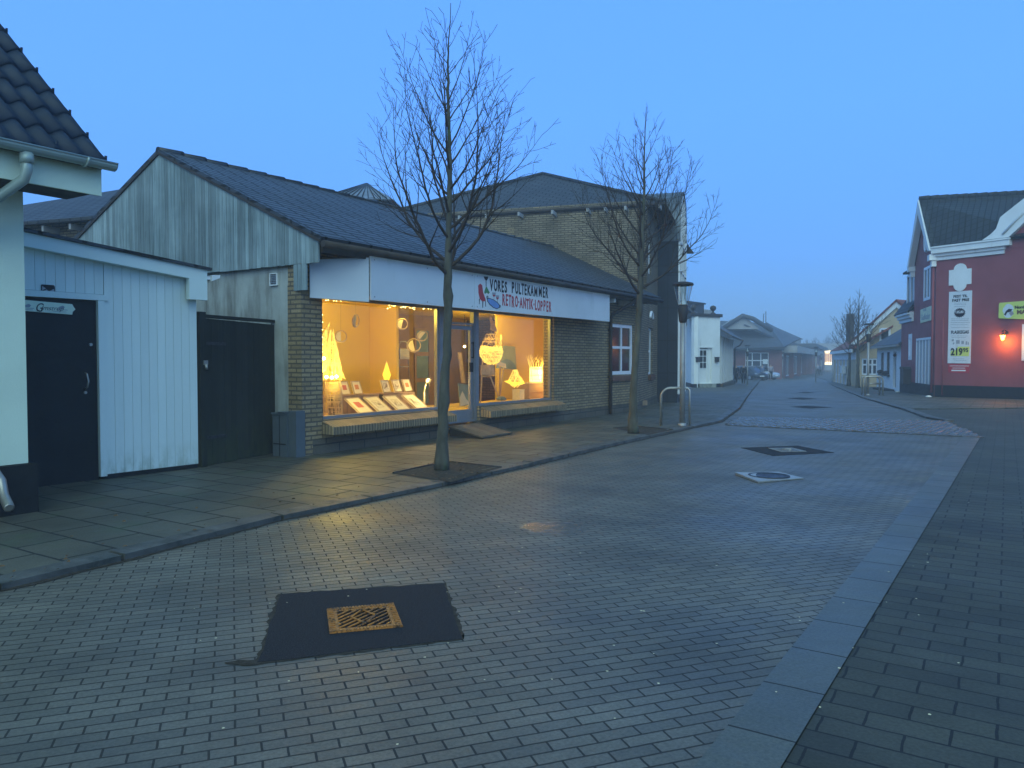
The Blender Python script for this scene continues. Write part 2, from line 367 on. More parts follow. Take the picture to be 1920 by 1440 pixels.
M['pole'] = plain('lamp_pole', (.30, .30, .30), .45, .4, .2, 5, 40, .1)
M['lampblack'] = plain('lamp_dark', (.05, .045, .045), .5, .2, .2, 5, 40, .1)
M['red'] = plain('red_render', (.27, .066, .072), .75, 0, .14, 1.3, 40, .25)
M['yellow'] = plain('yellow_render', (.60, .45, .26), .8, 0, .12, 1.3, 40, .2)
M['redbrick'] = plain('red_brick_far', (.22, .09, .08), .85, 0, .25, 1.2, 12, .3)
M['greyfar'] = plain('grey_render_far', (.34, .33, .32), .8, 0, .2, 1.2, 12, .2)
M['farroof'] = plain('far_roof', (.055, .06, .07), .6, 0, .25, 1.2, 12, .3)
M['lime'] = plain('sign_lime', (.62, .70, .16), .5, 0, .05, 3, 30, 0)
M['paleyellow'] = plain('sign_pale', (.66, .66, .42), .5, 0, .08, 3, 30, 0)
M['inkblack'] = plain('sign_black', (.012, .012, .018), .5, 0, 0, 3, 30, 0)
M['inkred'] = plain('sign_red', (.42, .035, .05), .5, 0, .15, 6, 30, 0)
M['inkgreen'] = plain('sign_green', (.05, .20, .06), .5, 0, .1, 3, 30, 0)
M['inkblue'] = plain('sign_blue', (.16, .30, .62), .5, 0, .2, 3, 30, 0)
M['inkgrey'] = plain('sign_grey', (.30, .33, .36), .5, 0, .1, 3, 30, 0)
M['amber'] = emis('amber_glass', (1.0, .50, .06), 12.0)
M['skin'] = plain('skin', (.45, .28, .2), .6); M['hair'] = plain('hair', (.03, .02, .015), .7)
M['cloth_dark'] = plain('dark_cloth', (.012, .014, .018), .9); M['cloth_light'] = plain('light_cloth', (.30, .27, .30), .9); M['cloth_blue'] = plain('blue_cloth', (.10, .14, .24), .9)
M['carpaint'] = plain('car_dark_paint', (.02, .028, .04), .2, .3, .1, 3, 30, 0); M['carsilver'] = plain('car_light_paint', (.5, .52, .56), .2, .3, .1, 3, 30, 0)
M['rubber'] = plain('rubber', (.015, .015, .015), .8); M['chrome'] = plain('chrome', (.6, .6, .6), .2, .9, .1)
M['leaf'] = plain('leaf_green', (.02, .04, .02), .7)

# green algae stain along the foot and under the eaves of the white boards (fixed to the boards' own height)
def stain(m, z0, z1, col, sc, amt):
    t = m.node_tree; b = t.nodes['Principled BSDF']; src = b.inputs['Base Color'].links[0].from_socket
    tc = N(t, 'ShaderNodeTexCoord'); sp = N(t, 'ShaderNodeSeparateXYZ'); t.links.new(tc.outputs['Object'], sp.inputs[0])
    mr = N(t, 'ShaderNodeMapRange'); t.links.new(sp.outputs[2], mr.inputs[0]); mr.inputs[1].default_value = z0; mr.inputs[2].default_value = z1; mr.inputs[3].default_value = 1; mr.inputs[4].default_value = 0
    n = noise(t, vec(t, 'Object', (1, 1, .4)), sc, 6, .7); f = mixc(t, 1.0, mr.outputs[0], ramp(t, n, [(.42, 0.), (.62, amt)]), 'MULTIPLY')
    t.links.new(mixc(t, f, src, col), b.inputs['Base Color'])
stain(M['board'], .02, .38, (.26, .32, .20), 11, .6)
stain(M['concrete'], .0, 1.0, (.10, .12, .07), 5, .8)
stain(M['gate'], .0, .9, (.05, .06, .03), 6, .9)
stain(M['red'], -.1, .9, (.12, .05, .05), 3, .6)
# ------------------------------------------------------------------ ground
A_DIR = Vector((.541, .841)); B_DIR = Vector((.29, .957)).normalized()
def gpoly(mb, pts, h, skirt=0.0, m=0):
    bm = bmesh.new(); vs = [bm.verts.new((p[0], p[1], 0)) for p in pts]; bm.faces.new(vs)
    bmesh.ops.triangulate(bm, faces=bm.faces[:])
    for y, _ in GT[1:-1]:
        bmesh.ops.bisect_plane(bm, geom=bm.verts[:] + bm.edges[:] + bm.faces[:], plane_co=(0, y, 0), plane_no=(0, 1, 0))
    bm.normal_update()
    if sum(f.normal.z for f in bm.faces) < 0: bmesh.ops.reverse_faces(bm, faces=bm.faces[:])
    bm.verts.ensure_lookup_table(); b = len(mb.v)
    for v in bm.verts: mb.v.append(Vector((v.co.x, v.co.y, gz(v.co.y) + h)))
    for f in bm.faces: mb.f.append([v.index + b for v in f.verts]); mb.m.append(m); mb.sm.append(False)
    if skirt:
        for ed in bm.edges:
            if len(ed.link_faces) == 1:
                a, c = mb.v[b + ed.verts[0].index], mb.v[b + ed.verts[1].index]
                dn = Vector((0, 0, -skirt)); mb.add([a, c, c + dn, a + dn], [[0, 1, 2, 3]], m)
    bm.free(); return mb
def g2(px, py): v = G(px, py); return (v.x, v.y)
struct('ground', gpoly(MB(), [(-400, -40), (500, -40), (500, 600), (-400, 600)], -.05), M['ground'])
KL = [g2(*p) for p in ((0, 1108), (230, 1052), (530, 975), (830, 912), (1000, 873), (1170, 832), (1300, 803), (1352, 792), (1385, 768), (1410, 732))] + [(26.5, 82), (42, 130), (62, 170)]
_a, _b = Vector(KL[0]), Vector(KL[1]); KL = [tuple(_a - (_b - _a).normalized() * 9)] + KL
r1, r2 = Vector(g2(1307, 1432)), Vector(g2(1806, 819)); sdir = (r2 - r1).normalized(); sn = Vector((sdir.y, -sdir.x))
q1, q2 = Vector(g2(1469, 1432)), Vector(g2(1838, 820))
r0 = r1 - sdir * 8; q0 = q1 - (q2 - q1).normalized() * 8
KRT = [g2(1771, 791), g2(1736, 785), g2(1690, 768), g2(1615, 746), g2(1563, 724)]
KR = [tuple(q2)] + KRT + [(33.5, 82), (49, 130), (70, 170)]
cob = [g2(1362, 797), tuple(q2), g2(1771, 791), g2(1387, 784)]
struct('road', gpoly(MB(), [tuple(r0), tuple(r2), tuple(q2)] + KR[1:] + KL[::-1], 0), M['road'])
struct('kerb_band', gpoly(MB(), [tuple(r0), tuple(q0), tuple(q2), tuple(r2)], .004), M['band'])
struct('cobble_bed', gpoly(MB(), cob, .006), M['ground'])
def inside(x, y, P):
    c = False
    for i in range(len(P)):
        (x1, y1), (x2, y2) = P[i], P[i - 1]
        if (y1 > y) != (y2 > y) and x < (x2 - x1) * (y - y1) / (y2 - y1) + x1: c = not c
    return c
mb = MB(); rr = random.Random(2); ang = R(52); cu_, su_ = math.cos(ang), math.sin(ang)
for i in range(-60, 90):
    for j in range(-60, 90):
        a_, b_ = i * .215 + (j % 2) * .1, j * .155; x = 6.5 + a_ * cu_ - b_ * su_; y = 16 + a_ * su_ + b_ * cu_
        if not inside(x, y, [tuple(q) for q in cob]): continue
        w_, h_ = .098 + rr.uniform(-.014, .006), .068 + rr.uniform(-.010, .004); t_ = ang + rr.uniform(-.09, .09); c_, s_ = math.cos(t_), math.sin(t_); z_ = gz(y) + rr.uniform(-.006, .006); vs = []
        for k_, zz, f in ((0, .004, 1), (1, .028, .88), (2, .040, .55)):
            for (u, v) in ((-1, -.6), (-.6, -1), (.6, -1), (1, -.6), (1, .6), (.6, 1), (-.6, 1), (-1, .6)): vs.append((x + (u * w_ * c_ - v * h_ * s_) * f, y + (u * w_ * s_ + v * h_ * c_) * f, z_ + zz))
        fs = [[k * 8 + q, k * 8 + (q + 1) % 8, (k + 1) * 8 + (q + 1) % 8, (k + 1) * 8 + q] for k in range(2) for q in range(8)] + [[16 + q for q in range(8)]]
        mb.add(vs, fs, 0, True)
struct('cobbles', mb, M['stonewet'])
cl = [Vector(cob[0]), Vector(q2)]; cn = Vector((0, 1)); mb = MB()
k = 26
for i in range(k):
    a = cl[0].lerp(cl[1], (i + .03) / k); b = cl[0].lerp(cl[1], (i + .97) / k)
    mb.prism([(a.x, a.y - .14, .004), (b.x, b.y - .14, .004), (b.x, b.y + .12, .004), (a.x, a.y + .12, .004)], (0, 0, .012 + .003 * (i % 3)))
struct('kerb_row', mb, M['stonewet'])
# right hand paving
struct('right_pavement', gpoly(MB(), [tuple(q0), (8, -8), (60, -8), (60, 29), tuple(KRT[2]), tuple(KRT[1]), tuple(KRT[0]), tuple(q2)], -.004), M['paver'])
struct('far_pavement', gpoly(MB(), [tuple(KRT[2]), tuple(KRT[3]), tuple(KRT[4])] + KR[6:] + [(120, 170), (90, 29)][:] + [(60, 29)], .03, .08), M['slab'])
mb = MB()
for a, b in ((KRT[i], KRT[i + 1]) for i in range(4)):
    a, b = Vector(a), Vector(b); n = (b - a).normalized(); n = Vector((n.y, -n.x)) * .22
    gpoly(mb, [tuple(a), tuple(b), tuple(b + n), tuple(a + n)], .05, .09)
struct('far_kerb', mb, M['kerb'])
# left pavement + kerb
def offs(pts, w):
    out = []
    for i, p in enumerate(pts):
        a, b = Vector(pts[max(i - 1, 0)]), Vector(pts[min(i + 1, len(pts) - 1)]); t = (b - a).normalized()
        q = Vector(p) + Vector((-t.y, t.x)) * w; out.append((q.x, q.y))
    return out
KI = offs(KL, .17)
struct('left_pavement', gpoly(MB(), KI + [(40, 170), (-60, 170), (-60, -3)], .045, .1), M['slab'])
mb = MB(); rnd = random.Random(4)
for i in range(len(KL) - 1):
    a, b, c, d = map(Vector, (KL[i], KL[i + 1], KI[i + 1], KI[i])); L = (b - a).length
    n = max(1, int(L / .95)) if a.y < 30 else 1
    for j in range(n):
        u0, u1 = (j + .012) / n, (j + .988) / n; hz = .055 + rnd.uniform(-.006, .006)
        P = [a.lerp(b, u0), a.lerp(b, u1), d.lerp(c, u1), d.lerp(c, u0)]
        top = [Vector((p.x, p.y, gz(p.y) + hz)) for p in P]; top[0].z -= .008; top[1].z -= .008
        mb.prism([t - Vector((0, 0, .12)) for t in top], (0, 0, .12))
struct('kerb', mb, M['kerb'])
# patches in the road
def patch(name, label, cat, quad, h, mat, group=None):
    P = [g2(*q) for q in quad]; c = Vector(P[0])
    rr = random.Random(len(label)); pts = []
    for i in range(4):
        a, b = Vector(P[i]), Vector(P[(i + 1) % 4])
        for k in range(6):
            q = a.lerp(b, k / 6); pts.append((q.x + rr.uniform(-.008, .008), q.y + rr.uniform(-.008, .008)))
    return pts
mb = gpoly(MB(), patch('', 'a', '', [(484, 1244), (865, 1198), (832, 1095), (525, 1115)], 0, 0), .006, .01)
struct('asphalt_patch', mb, M['asphalt'])
def seam(quad, w, seed):
    P = [Vector(g2(*q)) for q in quad]; c = sum(P, Vector((0, 0))) / 4; rr = random.Random(seed); pts = []
    P = [p + (p - c).normalized() * w for p in P]
    for i in range(4):
        for k in range(24):
            q = P[i].lerp(P[(i + 1) % 4], k / 24); q = q + (q - c).normalized() * rr.uniform(-w * .55, w * .9) ; pts.append((q.x, q.y))
    return pts
struct('dirt_seam', gpoly(MB(), seam([(484, 1244), (865, 1198), (832, 1095), (525, 1115)], .018, 3), .003), M['soil'])
rr = random.Random(9); c0 = G(462, 1243); pts = [(c0.x + .10 * math.cos(k * .524) * rr.uniform(.7, 1.2), c0.y + .035 * math.sin(k * .524) * rr.uniform(.7, 1.2)) for k in range(12)]
struct('dirt_hollow', gpoly(MB(), pts, .0035), M['soil'])
mb = gpoly(MB(), patch('', 'b', '', [(1390, 840), (1449, 855), (1564, 849), (1495, 836)], 0, 0), .006, .01)
struct('asphalt_patch', mb, M['asphalt'])
for q in (((1480, 763), (1520, 766), (1562, 764), (1515, 761)), ((1474, 747), (1505, 749.5), (1534, 748), (1500, 745.5)), ((1494, 736), (1512, 737.5), (1532, 736.5), (1510, 735))):
    struct('asphalt_patch', gpoly(MB(), patch('', 'c', '', q, 0, 0), .006), M['asphalt'])
# gutter grates
def grate(quad, label, rust):
    P = [Vector(g2(*q)) for q in quad]; c = sum(P, Vector((0, 0))) / 4
    t = thing('drain_grate', label, 'drain', (c.x, c.y, gz(c.y)), 'drains in the road')
    u = ((P[1] - P[0]) + (P[2] - P[3])); w = u.length / 2; u.normalize(); v = Vector((-u.y, u.x)); h = ((P[3] - P[0]).length + (P[2] - P[1]).length) / 2
    def L(a, b, z): q = c + u * a + v * b; return (q.x, q.y, gz(c.y) + z)
    mb = MB(); f = .055
    def bx(a0, a1, b0, b1, z0, z1): mb.prism([L(a0, b0, z0), L(a1, b0, z0), L(a1, b1, z0), L(a0, b1, z0)], (0, 0, z1 - z0))
    bx(-w / 2, w / 2, -h / 2, -h / 2 + f, .007, .012); bx(-w / 2, w / 2, h / 2 - f, h / 2, .007, .012)
    bx(-w / 2, -w / 2 + f, -h / 2 + f, h / 2 - f, .007, .012); bx(w / 2 - f, w / 2, -h / 2 + f, h / 2 - f, .007, .012)
    rr = random.Random(3)
    for i in range(22):
        a = -w / 2 + (i + .5) * w / 22
        bx(a - .006, a + .006, -h / 2 + .004, -h / 2 + f - .02, .012, .017 + rr.uniform(0, .003)); bx(a - .006, a + .006, h / 2 - f + .02, h / 2 - .004, .012, .018)
    for i in range(13):
        b = -h / 2 + (i + .5) * h / 13
        bx(-w / 2 + .004, -w / 2 + f - .02, b - .006, b + .006, .012, .018); bx(w / 2 - f + .02, w / 2 - .004, b - .006, b + .006, .012, .018)
    part('frame', mb, M['rustgrate' if rust else 'galv'], t)
    mb = MB(); iw, ih = w / 2 - f, h / 2 - f
    mb.prism([L(-iw, -ih, .0065), L(iw, -ih, .0065), L(iw, ih, .0065), L(-iw, ih, .0065)], (0, 0, .001)); part('pit_shade', mb, M['black'], t)  # flat black sheet, its colour stands for the shade below the bars
    mb = MB(); n = 11
    for i in range(n):
        x = -iw - ih * 2 + (i + .5) * (2 * iw + 2 * ih) / n
        pts = []
        for q in (0, 1):
            yy = -ih + q * 2 * ih; xx = x + q * ih * 2
            pts.append([xx, yy])
        (x0, y0), (x1, y1) = pts
        if x0 < -iw: y0 += (-iw - x0); x0 = -iw
        if x1 > iw: y1 -= (x1 - iw); x1 = iw
        if y1 > y0 + .01: mb.tube([L(x0, y0, .013), L(x1, y1, .013)], .0058, 4)
    for s_ in (-1, 1):
        mb.tube([L(-iw * .5, 0, .018), L(0, s_ * ih * .8, .018), L(iw * .5, 0, .018)], .008, 4)
    part('bars', mb, M['rustgrate' if rust else 'galv'], t)
grate([(612, 1192), (750, 1178), (744, 1135), (618, 1145)], 'rusty yellow drain grate in the large black patch in the foreground', True)
grate([(1452, 848), (1508, 848), (1490, 841), (1452, 842)], 'grey drain grate in the dark diamond patch before the cobbles', False)
# manhole in its light concrete square
P = [Vector(g2(*q)) for q in ((1421, 906), (1507, 898), (1460, 886), (1378, 890))]; c = sum(P, Vector((0, 0))) / 4
t = thing('manhole', 'round iron manhole cover set in a tilted pale concrete square', 'manhole', (c.x, c.y, 0))
mb = MB(); pts = [(p.x, p.y, .004) for p in P]; tp = [Vector((p.x, p.y, .012)) for p in P]; tp[3].z = .032; tp[0].z = .022
vs = pts + tp; mb.add(vs, [[4, 5, 6, 7], [0, 1, 5, 4], [1, 2, 6, 5], [2, 3, 7, 6], [3, 0, 4, 7]]); part('concrete_square', mb, M['conc_patch'], t)
mb = MB(); mb.lathe((c.x, c.y, .010), [(.25, .0), (.25, .016), (.22, .018), (.21, .012), (.02, .014), (0, .014)], 32); part('cover', mb, M['iron'], t)
# litter / gum specks on the ground
mb = MB(); rr = random.Random(12)
for i in range(80):
    y = rr.uniform(2.9, 14); x = rr.uniform(-.5, .62) * y
    if rr.random() < .5: y = rr.uniform(2.8, 6); x = rr.uniform(-.5, .62) * y
    s_ = rr.uniform(.003, .007); w_ = rr.uniform(0, 3)
    if x < -1.2 - (y - 2) * .02 and y > 6: continue
    n_ = rr.randint(5, 7); mb.poly([(x + s_ * rr.uniform(.6, 1.6) * math.cos(w_ + 6.283 * k / n_), y + s_ * rr.uniform(.6, 1.3) * math.sin(w_ + 6.283 * k / n_), .0105) for k in range(n_)])
o = part('litter', mb, M['paper']); o['kind'] = 'stuff'; o['label'] = 'small pale petals and gum spots scattered over the wet paving'
for n_ in ('paper',): pass

# ------------------------------------------------------------------ generic building bits
def window(par, F, s0, s1, z0, z1, d=-.08, nx=1, ny=1, fw=.06, bar=.03, mat='winwhite', gl='darkglass', dep=.05, label=None, name='window', xs=None, zs=None):
    mb = MB(); mb.box(F, s0, s0 + fw, d, d + dep, z0, z1); mb.box(F, s1 - fw, s1, d, d + dep, z0, z1)
    mb.box(F, s0 + fw, s1 - fw, d, d + dep, z0, z0 + fw); mb.box(F, s0 + fw, s1 - fw, d, d + dep, z1 - fw, z1)
    xs = xs if xs is not None else [s0 + (s1 - s0) * (i + 1) / nx for i in range(nx - 1)]
    zs = zs if zs is not None else [z0 + (z1 - z0) * (i + 1) / ny for i in range(ny - 1)]
    for x in xs: mb.box(F, x - bar, x + bar, d + .002, d + dep - .004, z0 + fw, z1 - fw)
    for z in zs: mb.box(F, s0 + fw, s1 - fw, d + .006, d + dep - .009, z - bar, z + bar)
    w = part(name, mb, M[mat], par)
    if label: w['label'] = label
    pb = MB(); pb.box(F, s0 + fw * .6, s1 - fw * .6, d + dep * .35, d + dep * .5, z0 + fw * .6, z1 - fw * .6); part('pane', pb, M[gl], w)
    return w
def plank_wall(mb, F, s0, s1, zb, zt, w, d0, d1, gap=.006, rr=None, ragged=0):
    n = max(1, round((s1 - s0) / w)); w = (s1 - s0) / n
    for i in range(n):
        a, b = s0 + i * w + gap / 2, s0 + (i + 1) * w - gap / 2
        dz = rr.uniform(-ragged, 0) if rr else 0; dd = rr.uniform(0, .004) if rr else 0
        za, zb2 = (zb(a), zb(b)) if callable(zb) else (zb, zb); ta, tb = (zt(a), zt(b)) if callable(zt) else (zt, zt)
        mid = (a + b) / 2; pts = [(a, za + dz), (b, zb2 + dz), (b, tb)]
        if callable(zt) and zt(mid) > (ta + tb) / 2 + .001: pts.append((mid, zt(mid)))
        pts.append((a, ta)); mb.fpoly(F, pts, d0, d1 + dd)
FONT_DEP = bpy.context.evaluated_depsgraph_get
def text(par, F, txt, s, z, d, size, xs=1.0, bold=0.0, mat='inkblack', align='LEFT', jit=0, seed=1, name='lettering', sheer=0):
    cu = bpy.data.curves.new('t', 'FONT'); cu.body = txt; cu.size = size; cu.align_x = align; cu.extrude = .002; cu.offset = bold; cu.resolution_u = 3; cu.shear = sheer
    ob = bpy.data.objects.new('t', cu); COL.objects.link(ob); bpy.context.view_layer.update()
    ev = ob.evaluated_get(FONT_DEP()); me = bpy.data.meshes.new_from_object(ev)
    mb = MB(); vs = [F.p(s + v.co.x * xs, d + v.co.z, z + v.co.y) for v in me.vertices]
    mb.add(vs, [list(p.vertices) for p in me.polygons]); bpy.data.objects.remove(ob); bpy.data.meshes.remove(me); bpy.data.curves.remove(cu)
    return part(name, mb, M[mat], par)

# ------------------------------------------------------------------ SHOP
FA = Frame((-3.06, 11.2), (-3.06 + .541 * 12.1, 11.2 + .841 * 12.1))
FAc = Vector((-3.06, 11.2))
AD = FA.u.copy(); AN = FA.n.copy()
GW = Frame(FAc + AN * -8, FAc); GL = GW.L   # gable wall, s = GL at the street corner
shop = thing('shop', 'yellow brick antique shop with weathered board gable and glowing display windows', 'shop', (-3.06, 11.2, 0))
ZH = 2.42
W1 = (.405, 3.30); DR = (3.40, 4.42); W2 = (4.52, 7.42)
w3a = FA.hit(1147, 606); w3b = FA.hit(1190, 709)
W3 = (w3a[0], w3b[0] - .12, 1.06, FA.hit(1147, 606)[1])
mb = MB(); mb.wall(FA, 0, 12.1, .27, 3.1, [(W1[0], DR[1] + .05, .55, ZH), (DR[0] - .05, DR[1] + .05, .26, ZH), (DR[1], W2[1], .55, ZH), W3], -.28, 0)
part('brick_wall', mb, M['brick'], shop)
mb = MB(); mb.wall(FA, .0, 12.1, -.1, .268, [(DR[0], DR[1], .0, .5)], -.26, -.012)
part('plinth', mb, M['plinthgrey'], shop)
mb = MB(); mb.box(GW, 0, GL - .29, -.25, -.02, -.1, 2.86); part('concrete_wall', mb, M['concrete'], shop)
mb = MB(); mb.box(GW, GL - .286, GL - .002, -.2, .003, -.1, 2.55); part('corner_pier', mb, M['brick'], shop)
# gable boards
def ridge(s):  # s in GW measured, peak 3.33 back from the corner
    return 4.92 - .465 * abs(s - (GL - 3.33))
rr = random.Random(7); mb = MB()
plank_wall(mb, GW, GL - 7.05, GL + .42, 2.84, lambda s: ridge(s) - .03, .088, .03, .055, .005, rr, .012)
part('gable_boards', mb, M['gable'], shop)
mb = MB(); mb.box(GW, GL - 7, GL + .38, -.02, .022, 2.9, 3.1)
mb.fpoly(GW, [(GL - 7, 3.1), (GL + .38, 3.1), (GL - 3.33, 4.83)], -.02, .022); part('gable_core', mb, M['fascia'], shop)
mb = MB()
plank_wall(mb, GW, GL - .10, GL + .17, 2.46, 2.835, .09, .03, .05, .006, rr, .03); part('corner_boards', mb, M['gable'], shop)
# barge trim
mb = MB()
for sg in (-1, 1):
    a = GL - 3.33; b = a + sg * 3.80
    mb.fpoly(GW, [(a, 4.92), (b, 4.92 - .465 * 3.80), (b, 4.92 - .465 * 3.80 - .045), (a, 4.875)], .045, .085)
part('barge_board', mb, M['fascia'], shop)
# roof
def slab(mb, pts, th=.07, m=0):
    pts = [Vector(p) for p in pts]; n = (pts[1] - pts[0]).cross(pts[-1] - pts[0]).normalized()
    if n.z < 0: pts.reverse(); n = -n
    mb.prism([p - n * th for p in pts], n * th, m)
mb = MB()
slab(mb, [FA.p(-.075, -3.33, 4.97), FA.p(13.3, -3.33, 4.97), FA.p(12.55, .50, 3.19), FA.p(-.075, .50, 3.19)])
slab(mb, [FA.p(-.075, -3.34, 4.97), FA.p(13.3, -3.34, 4.97), FA.p(14.5, -7.15, 3.2), FA.p(-.075, -7.15, 3.2)])
roof = part('roof', mb, M['slate'], shop)
mb = MB()
for i in range(30):
    a = -.16 + i * .44
    if a > 13: break
    mb.tube([FA.p(a + .08, -3.335, 4.945), FA.p(a + .54, -3.335, 4.965)], [.06, .065], 8)
part('ridge_cap', mb, M['slate'], roof)
# fascia and soffit behind the sign
zs_ = FA.hit(760, 490, .47)[1]
mb = MB(); mb.box(FA, .0, 12.45, .40, .44, 2.98, 3.17); mb.box(FA, .0, 12.45, .05, .398, 3.02, 3.05)
part('fascia', mb, M['fascia'], shop)
mb = MB(); mb.box(FA, 1.05, 9.45, .002, .43, 2.43, 2.47); part('soffit', mb, M['fascia'], shop)
mb = MB(); mb.tube([FA.p(-.1, .56, 3.08), FA.p(12.5, .56, 3.08)], .05, 10); part('gutter', mb, M['fascia'], shop)
# sills: sloping soldier bricks
for nm, a, b in (('window_sill', W1[0] - .02, W1[1] + .13), ('window_sill', W2[0] - .0, W2[1] + .16)):
    mb = MB(); pr = [(-.02, .54), (.24, .45), (.24, .335), (-.011, .335)]
    mb.prism([FA.p(a, d, z) for d, z in pr], FA.p(b, 0, 0) - FA.p(a, 0, 0)); part(nm, mb, M['sill'], shop)
# frames
def frame_rect(mb, F, a, b, z0, z1, f, d0, d1):
    mb.box(F, a, a + f, d0, d1, z0, z1); mb.box(F, b - f, b, d0, d1, z0, z1); mb.box(F, a + f, b - f, d0, d1, z0, z0 + f); mb.box(F, a + f, b - f, d0, d1, z1 - f, z1)
for (a, b) in ((W1[0] + .002, W1[1]), (W2[0], W2[1] - .002)):
    mb = MB(); frame_rect(mb, FA, a, b, .552, ZH - .002, .045, -.14, -.07); w = part('window', mb, M['alu'], shop)
    pb = MB(); pb.box(FA, a + .03, b - .03, -.11, -.10, .58, ZH - .03); part('pane', pb, M['glass'], w)
mb = MB(); mb.box(FA, W1[1] + .002, DR[0] - .002, -.16, -.05, .27, ZH); mb.box(FA, DR[1] + .002, W2[0] - .002, -.16, -.05, .27, ZH); part('frame_post', mb, M['alu'], shop)
mb = MB(); frame_rect(mb, FA, DR[0], DR[1], .262, ZH - .002, .04, -.15, -.06); mb.box(FA, DR[0] + .04, DR[1] - .04, -.15, -.062, ZH - .30, ZH - .26)
part('door_frame', mb, M['alu'], shop)
mb = MB(); a, b = DR[0] + .05, DR[1] - .05; frame_rect(mb, FA, a, b, .30, 2.10, .075, -.13, -.08); mb.box(FA, a + .075, b - .075, -.13, -.08, .375, .50)
door = part('door', mb, M['alu'], shop)
pb = MB(); pb.box(FA, a + .06, b - .06, -.11, -.10, .49, 2.04); part('pane', pb, M['glass'], door)
mb = MB(); mb.box(FA, b - .12, b - .03, -.078, -.05, 1.22, 1.40); mb.tube([FA.p(b - .04, -.03, 1.48), FA.p(b - .04, -.03, 1.80)], .012, 8); mb.tube([FA.p(b - .04, -.078, 1.50), FA.p(b - .04, -.03, 1.50)], .01, 6); mb.tube([FA.p(b - .04, -.078, 1.78), FA.p(b - .04, -.03, 1.78)], .01, 6)
part('handle', mb, M['black'], door)
# white kitchen style window
sx_ = FA.hit(1159, 650)[0]
w = window(shop, FA, W3[0] + .004, W3[1] - .004, W3[2] + .004, W3[3] - .004, -.10, 2, 2, .09, .035, dep=.07, zs=[(W3[2] + W3[3]) / 2 + .05])
mb = MB(); mb.box(FA, W3[0] + .15, W3[1] - .2, -.20, -.19, W3[2] + .5, W3[3] - .1); part('curtain', mb, M['curtain'], w)
mb = MB(); pr = [(-.05, W3[2] - .005), (.07, W3[2] - .04), (.07, W3[2] - .16), (.001, W3[2] - .16)]
mb.prism([FA.p(W3[0] - .05, d, z) for d, z in pr], FA.p(W3[1] + .05, 0, 0) - FA.p(W3[0] - .05, 0, 0)); part('window_sill', mb, M['redsill'], shop)
# downpipe beyond the sign
sp = FA.hit(1141, 700)[0]
mb = MB(); mb.tube([FA.p(sp + .55, .52, 3.04), FA.p(sp + .45, .45, 2.92), FA.p(sp + .05, .08, 2.62), FA.p(sp, .06, 2.5), FA.p(sp, .06, .06)], .045, 10)
mb.box(FA, sp - .055, sp + .055, .001, .11, 1.0, 1.04); mb.box(FA, sp - .055, sp + .055, .001, .11, 2.2, 2.24); part('downpipe', mb, M['fascia'], shop)
# rafter tails by the end wall
for px in (1152, 1186):
    s_ = FA.hit(px, 560, .4)[0]; mb = MB(); mb.box(FA, s_ - .03, s_ + .03, .01, .42, 2.88, 3.015); part('rafter_tail', mb, M['white2'], shop)
# sloping doorstep board
P = [G(845, 818, .06), G(905, 825, .06), G(948, 812, .06), G(893, 800, .06)]
t = thing('door_ramp', 'worn timber ramp board lying before the glass shop door', 'ramp', tuple(P[0]))
c0, c1 = FA.p(DR[0] + .02, .05, .24), FA.p(DR[1] - .02, .05, .24)
mb = MB(); top = []
for i in range(8):
    u0, u1 = i / 8 + .004, (i + 1) / 8 - .004
    a0, a1 = c0.lerp(c1, u0), c0.lerp(c1, u1); b0 = a0 + Vector((AN.x * .75, AN.y * .75, -.15)); b1 = a1 + Vector((AN.x * .75, AN.y * .75, -.15))
    mb.prism([p - Vector((0, 0, .03)) for p in (a0, a1, b1, b0)], (0, 0, .03))
part('deck', mb, M['deck'], t)
mb = MB()
for u_ in (.05, .95):
    a0 = c0.lerp(c1, u_); b0 = a0 + Vector((AN.x * .73, AN.y * .73, 0))
    mb.prism([(a0.x, a0.y, .05), (b0.x, b0.y, .05), (b0.x, b0.y, .055), (a0.x, a0.y, .20)], (AD.x * .04, AD.y * .04, 0))
part('support', mb, M['fascia'], t)

# interior
room = []
mb = MB(); mb.box(FA, .30, 13.5, -6.0, -.285, .12, .255); part('floor', mb, M['woodfloor'], shop)
mb = MB(); mb.box(FA, .30, 12.0, -6.0, -.285, 2.55, 2.6); part('ceiling', mb, M['ceil'], shop)
for q in ((.28, 3.97, -2.40, -2.33), (3.90, 3.97, -2.328, -1.61), (7.5, 9.7, -1.67, -1.6), (9.64, 9.7, -1.598, -.285), (.275, .31, -2.32, -.285)):
    mb = MB(); mb.box(FA, *q, .26, 2.55); part('partition_wall', mb, M['ochre'], shop)
mb = MB(); mb.box(FA, 3.98, 9.7, -5.2, -5.1, .26, 2.55); part('back_wall', mb, M['dkroom'], shop)
mb = MB(); mb.box(FA, 5.55, 7.49, -4.0, -3.9, .26, 2.55); mb.box(FA, 9.7, 9.8, -5.0, -1.7, .26, 2.55); part('inner_brick_wall', mb, M['rbrick'], shop)
mb = MB(); mb.box(FA, .315, W1[1] + .05, -1.5, -.285, .262, .50); mb.box(FA, W2[0] + .03, 9.6, -1.55, -.285, .262, .50); mb.box(FA, W1[0], W1[1], -.283, -.145, .552, .56)
part('display_platform', mb, M['ochre'], shop)
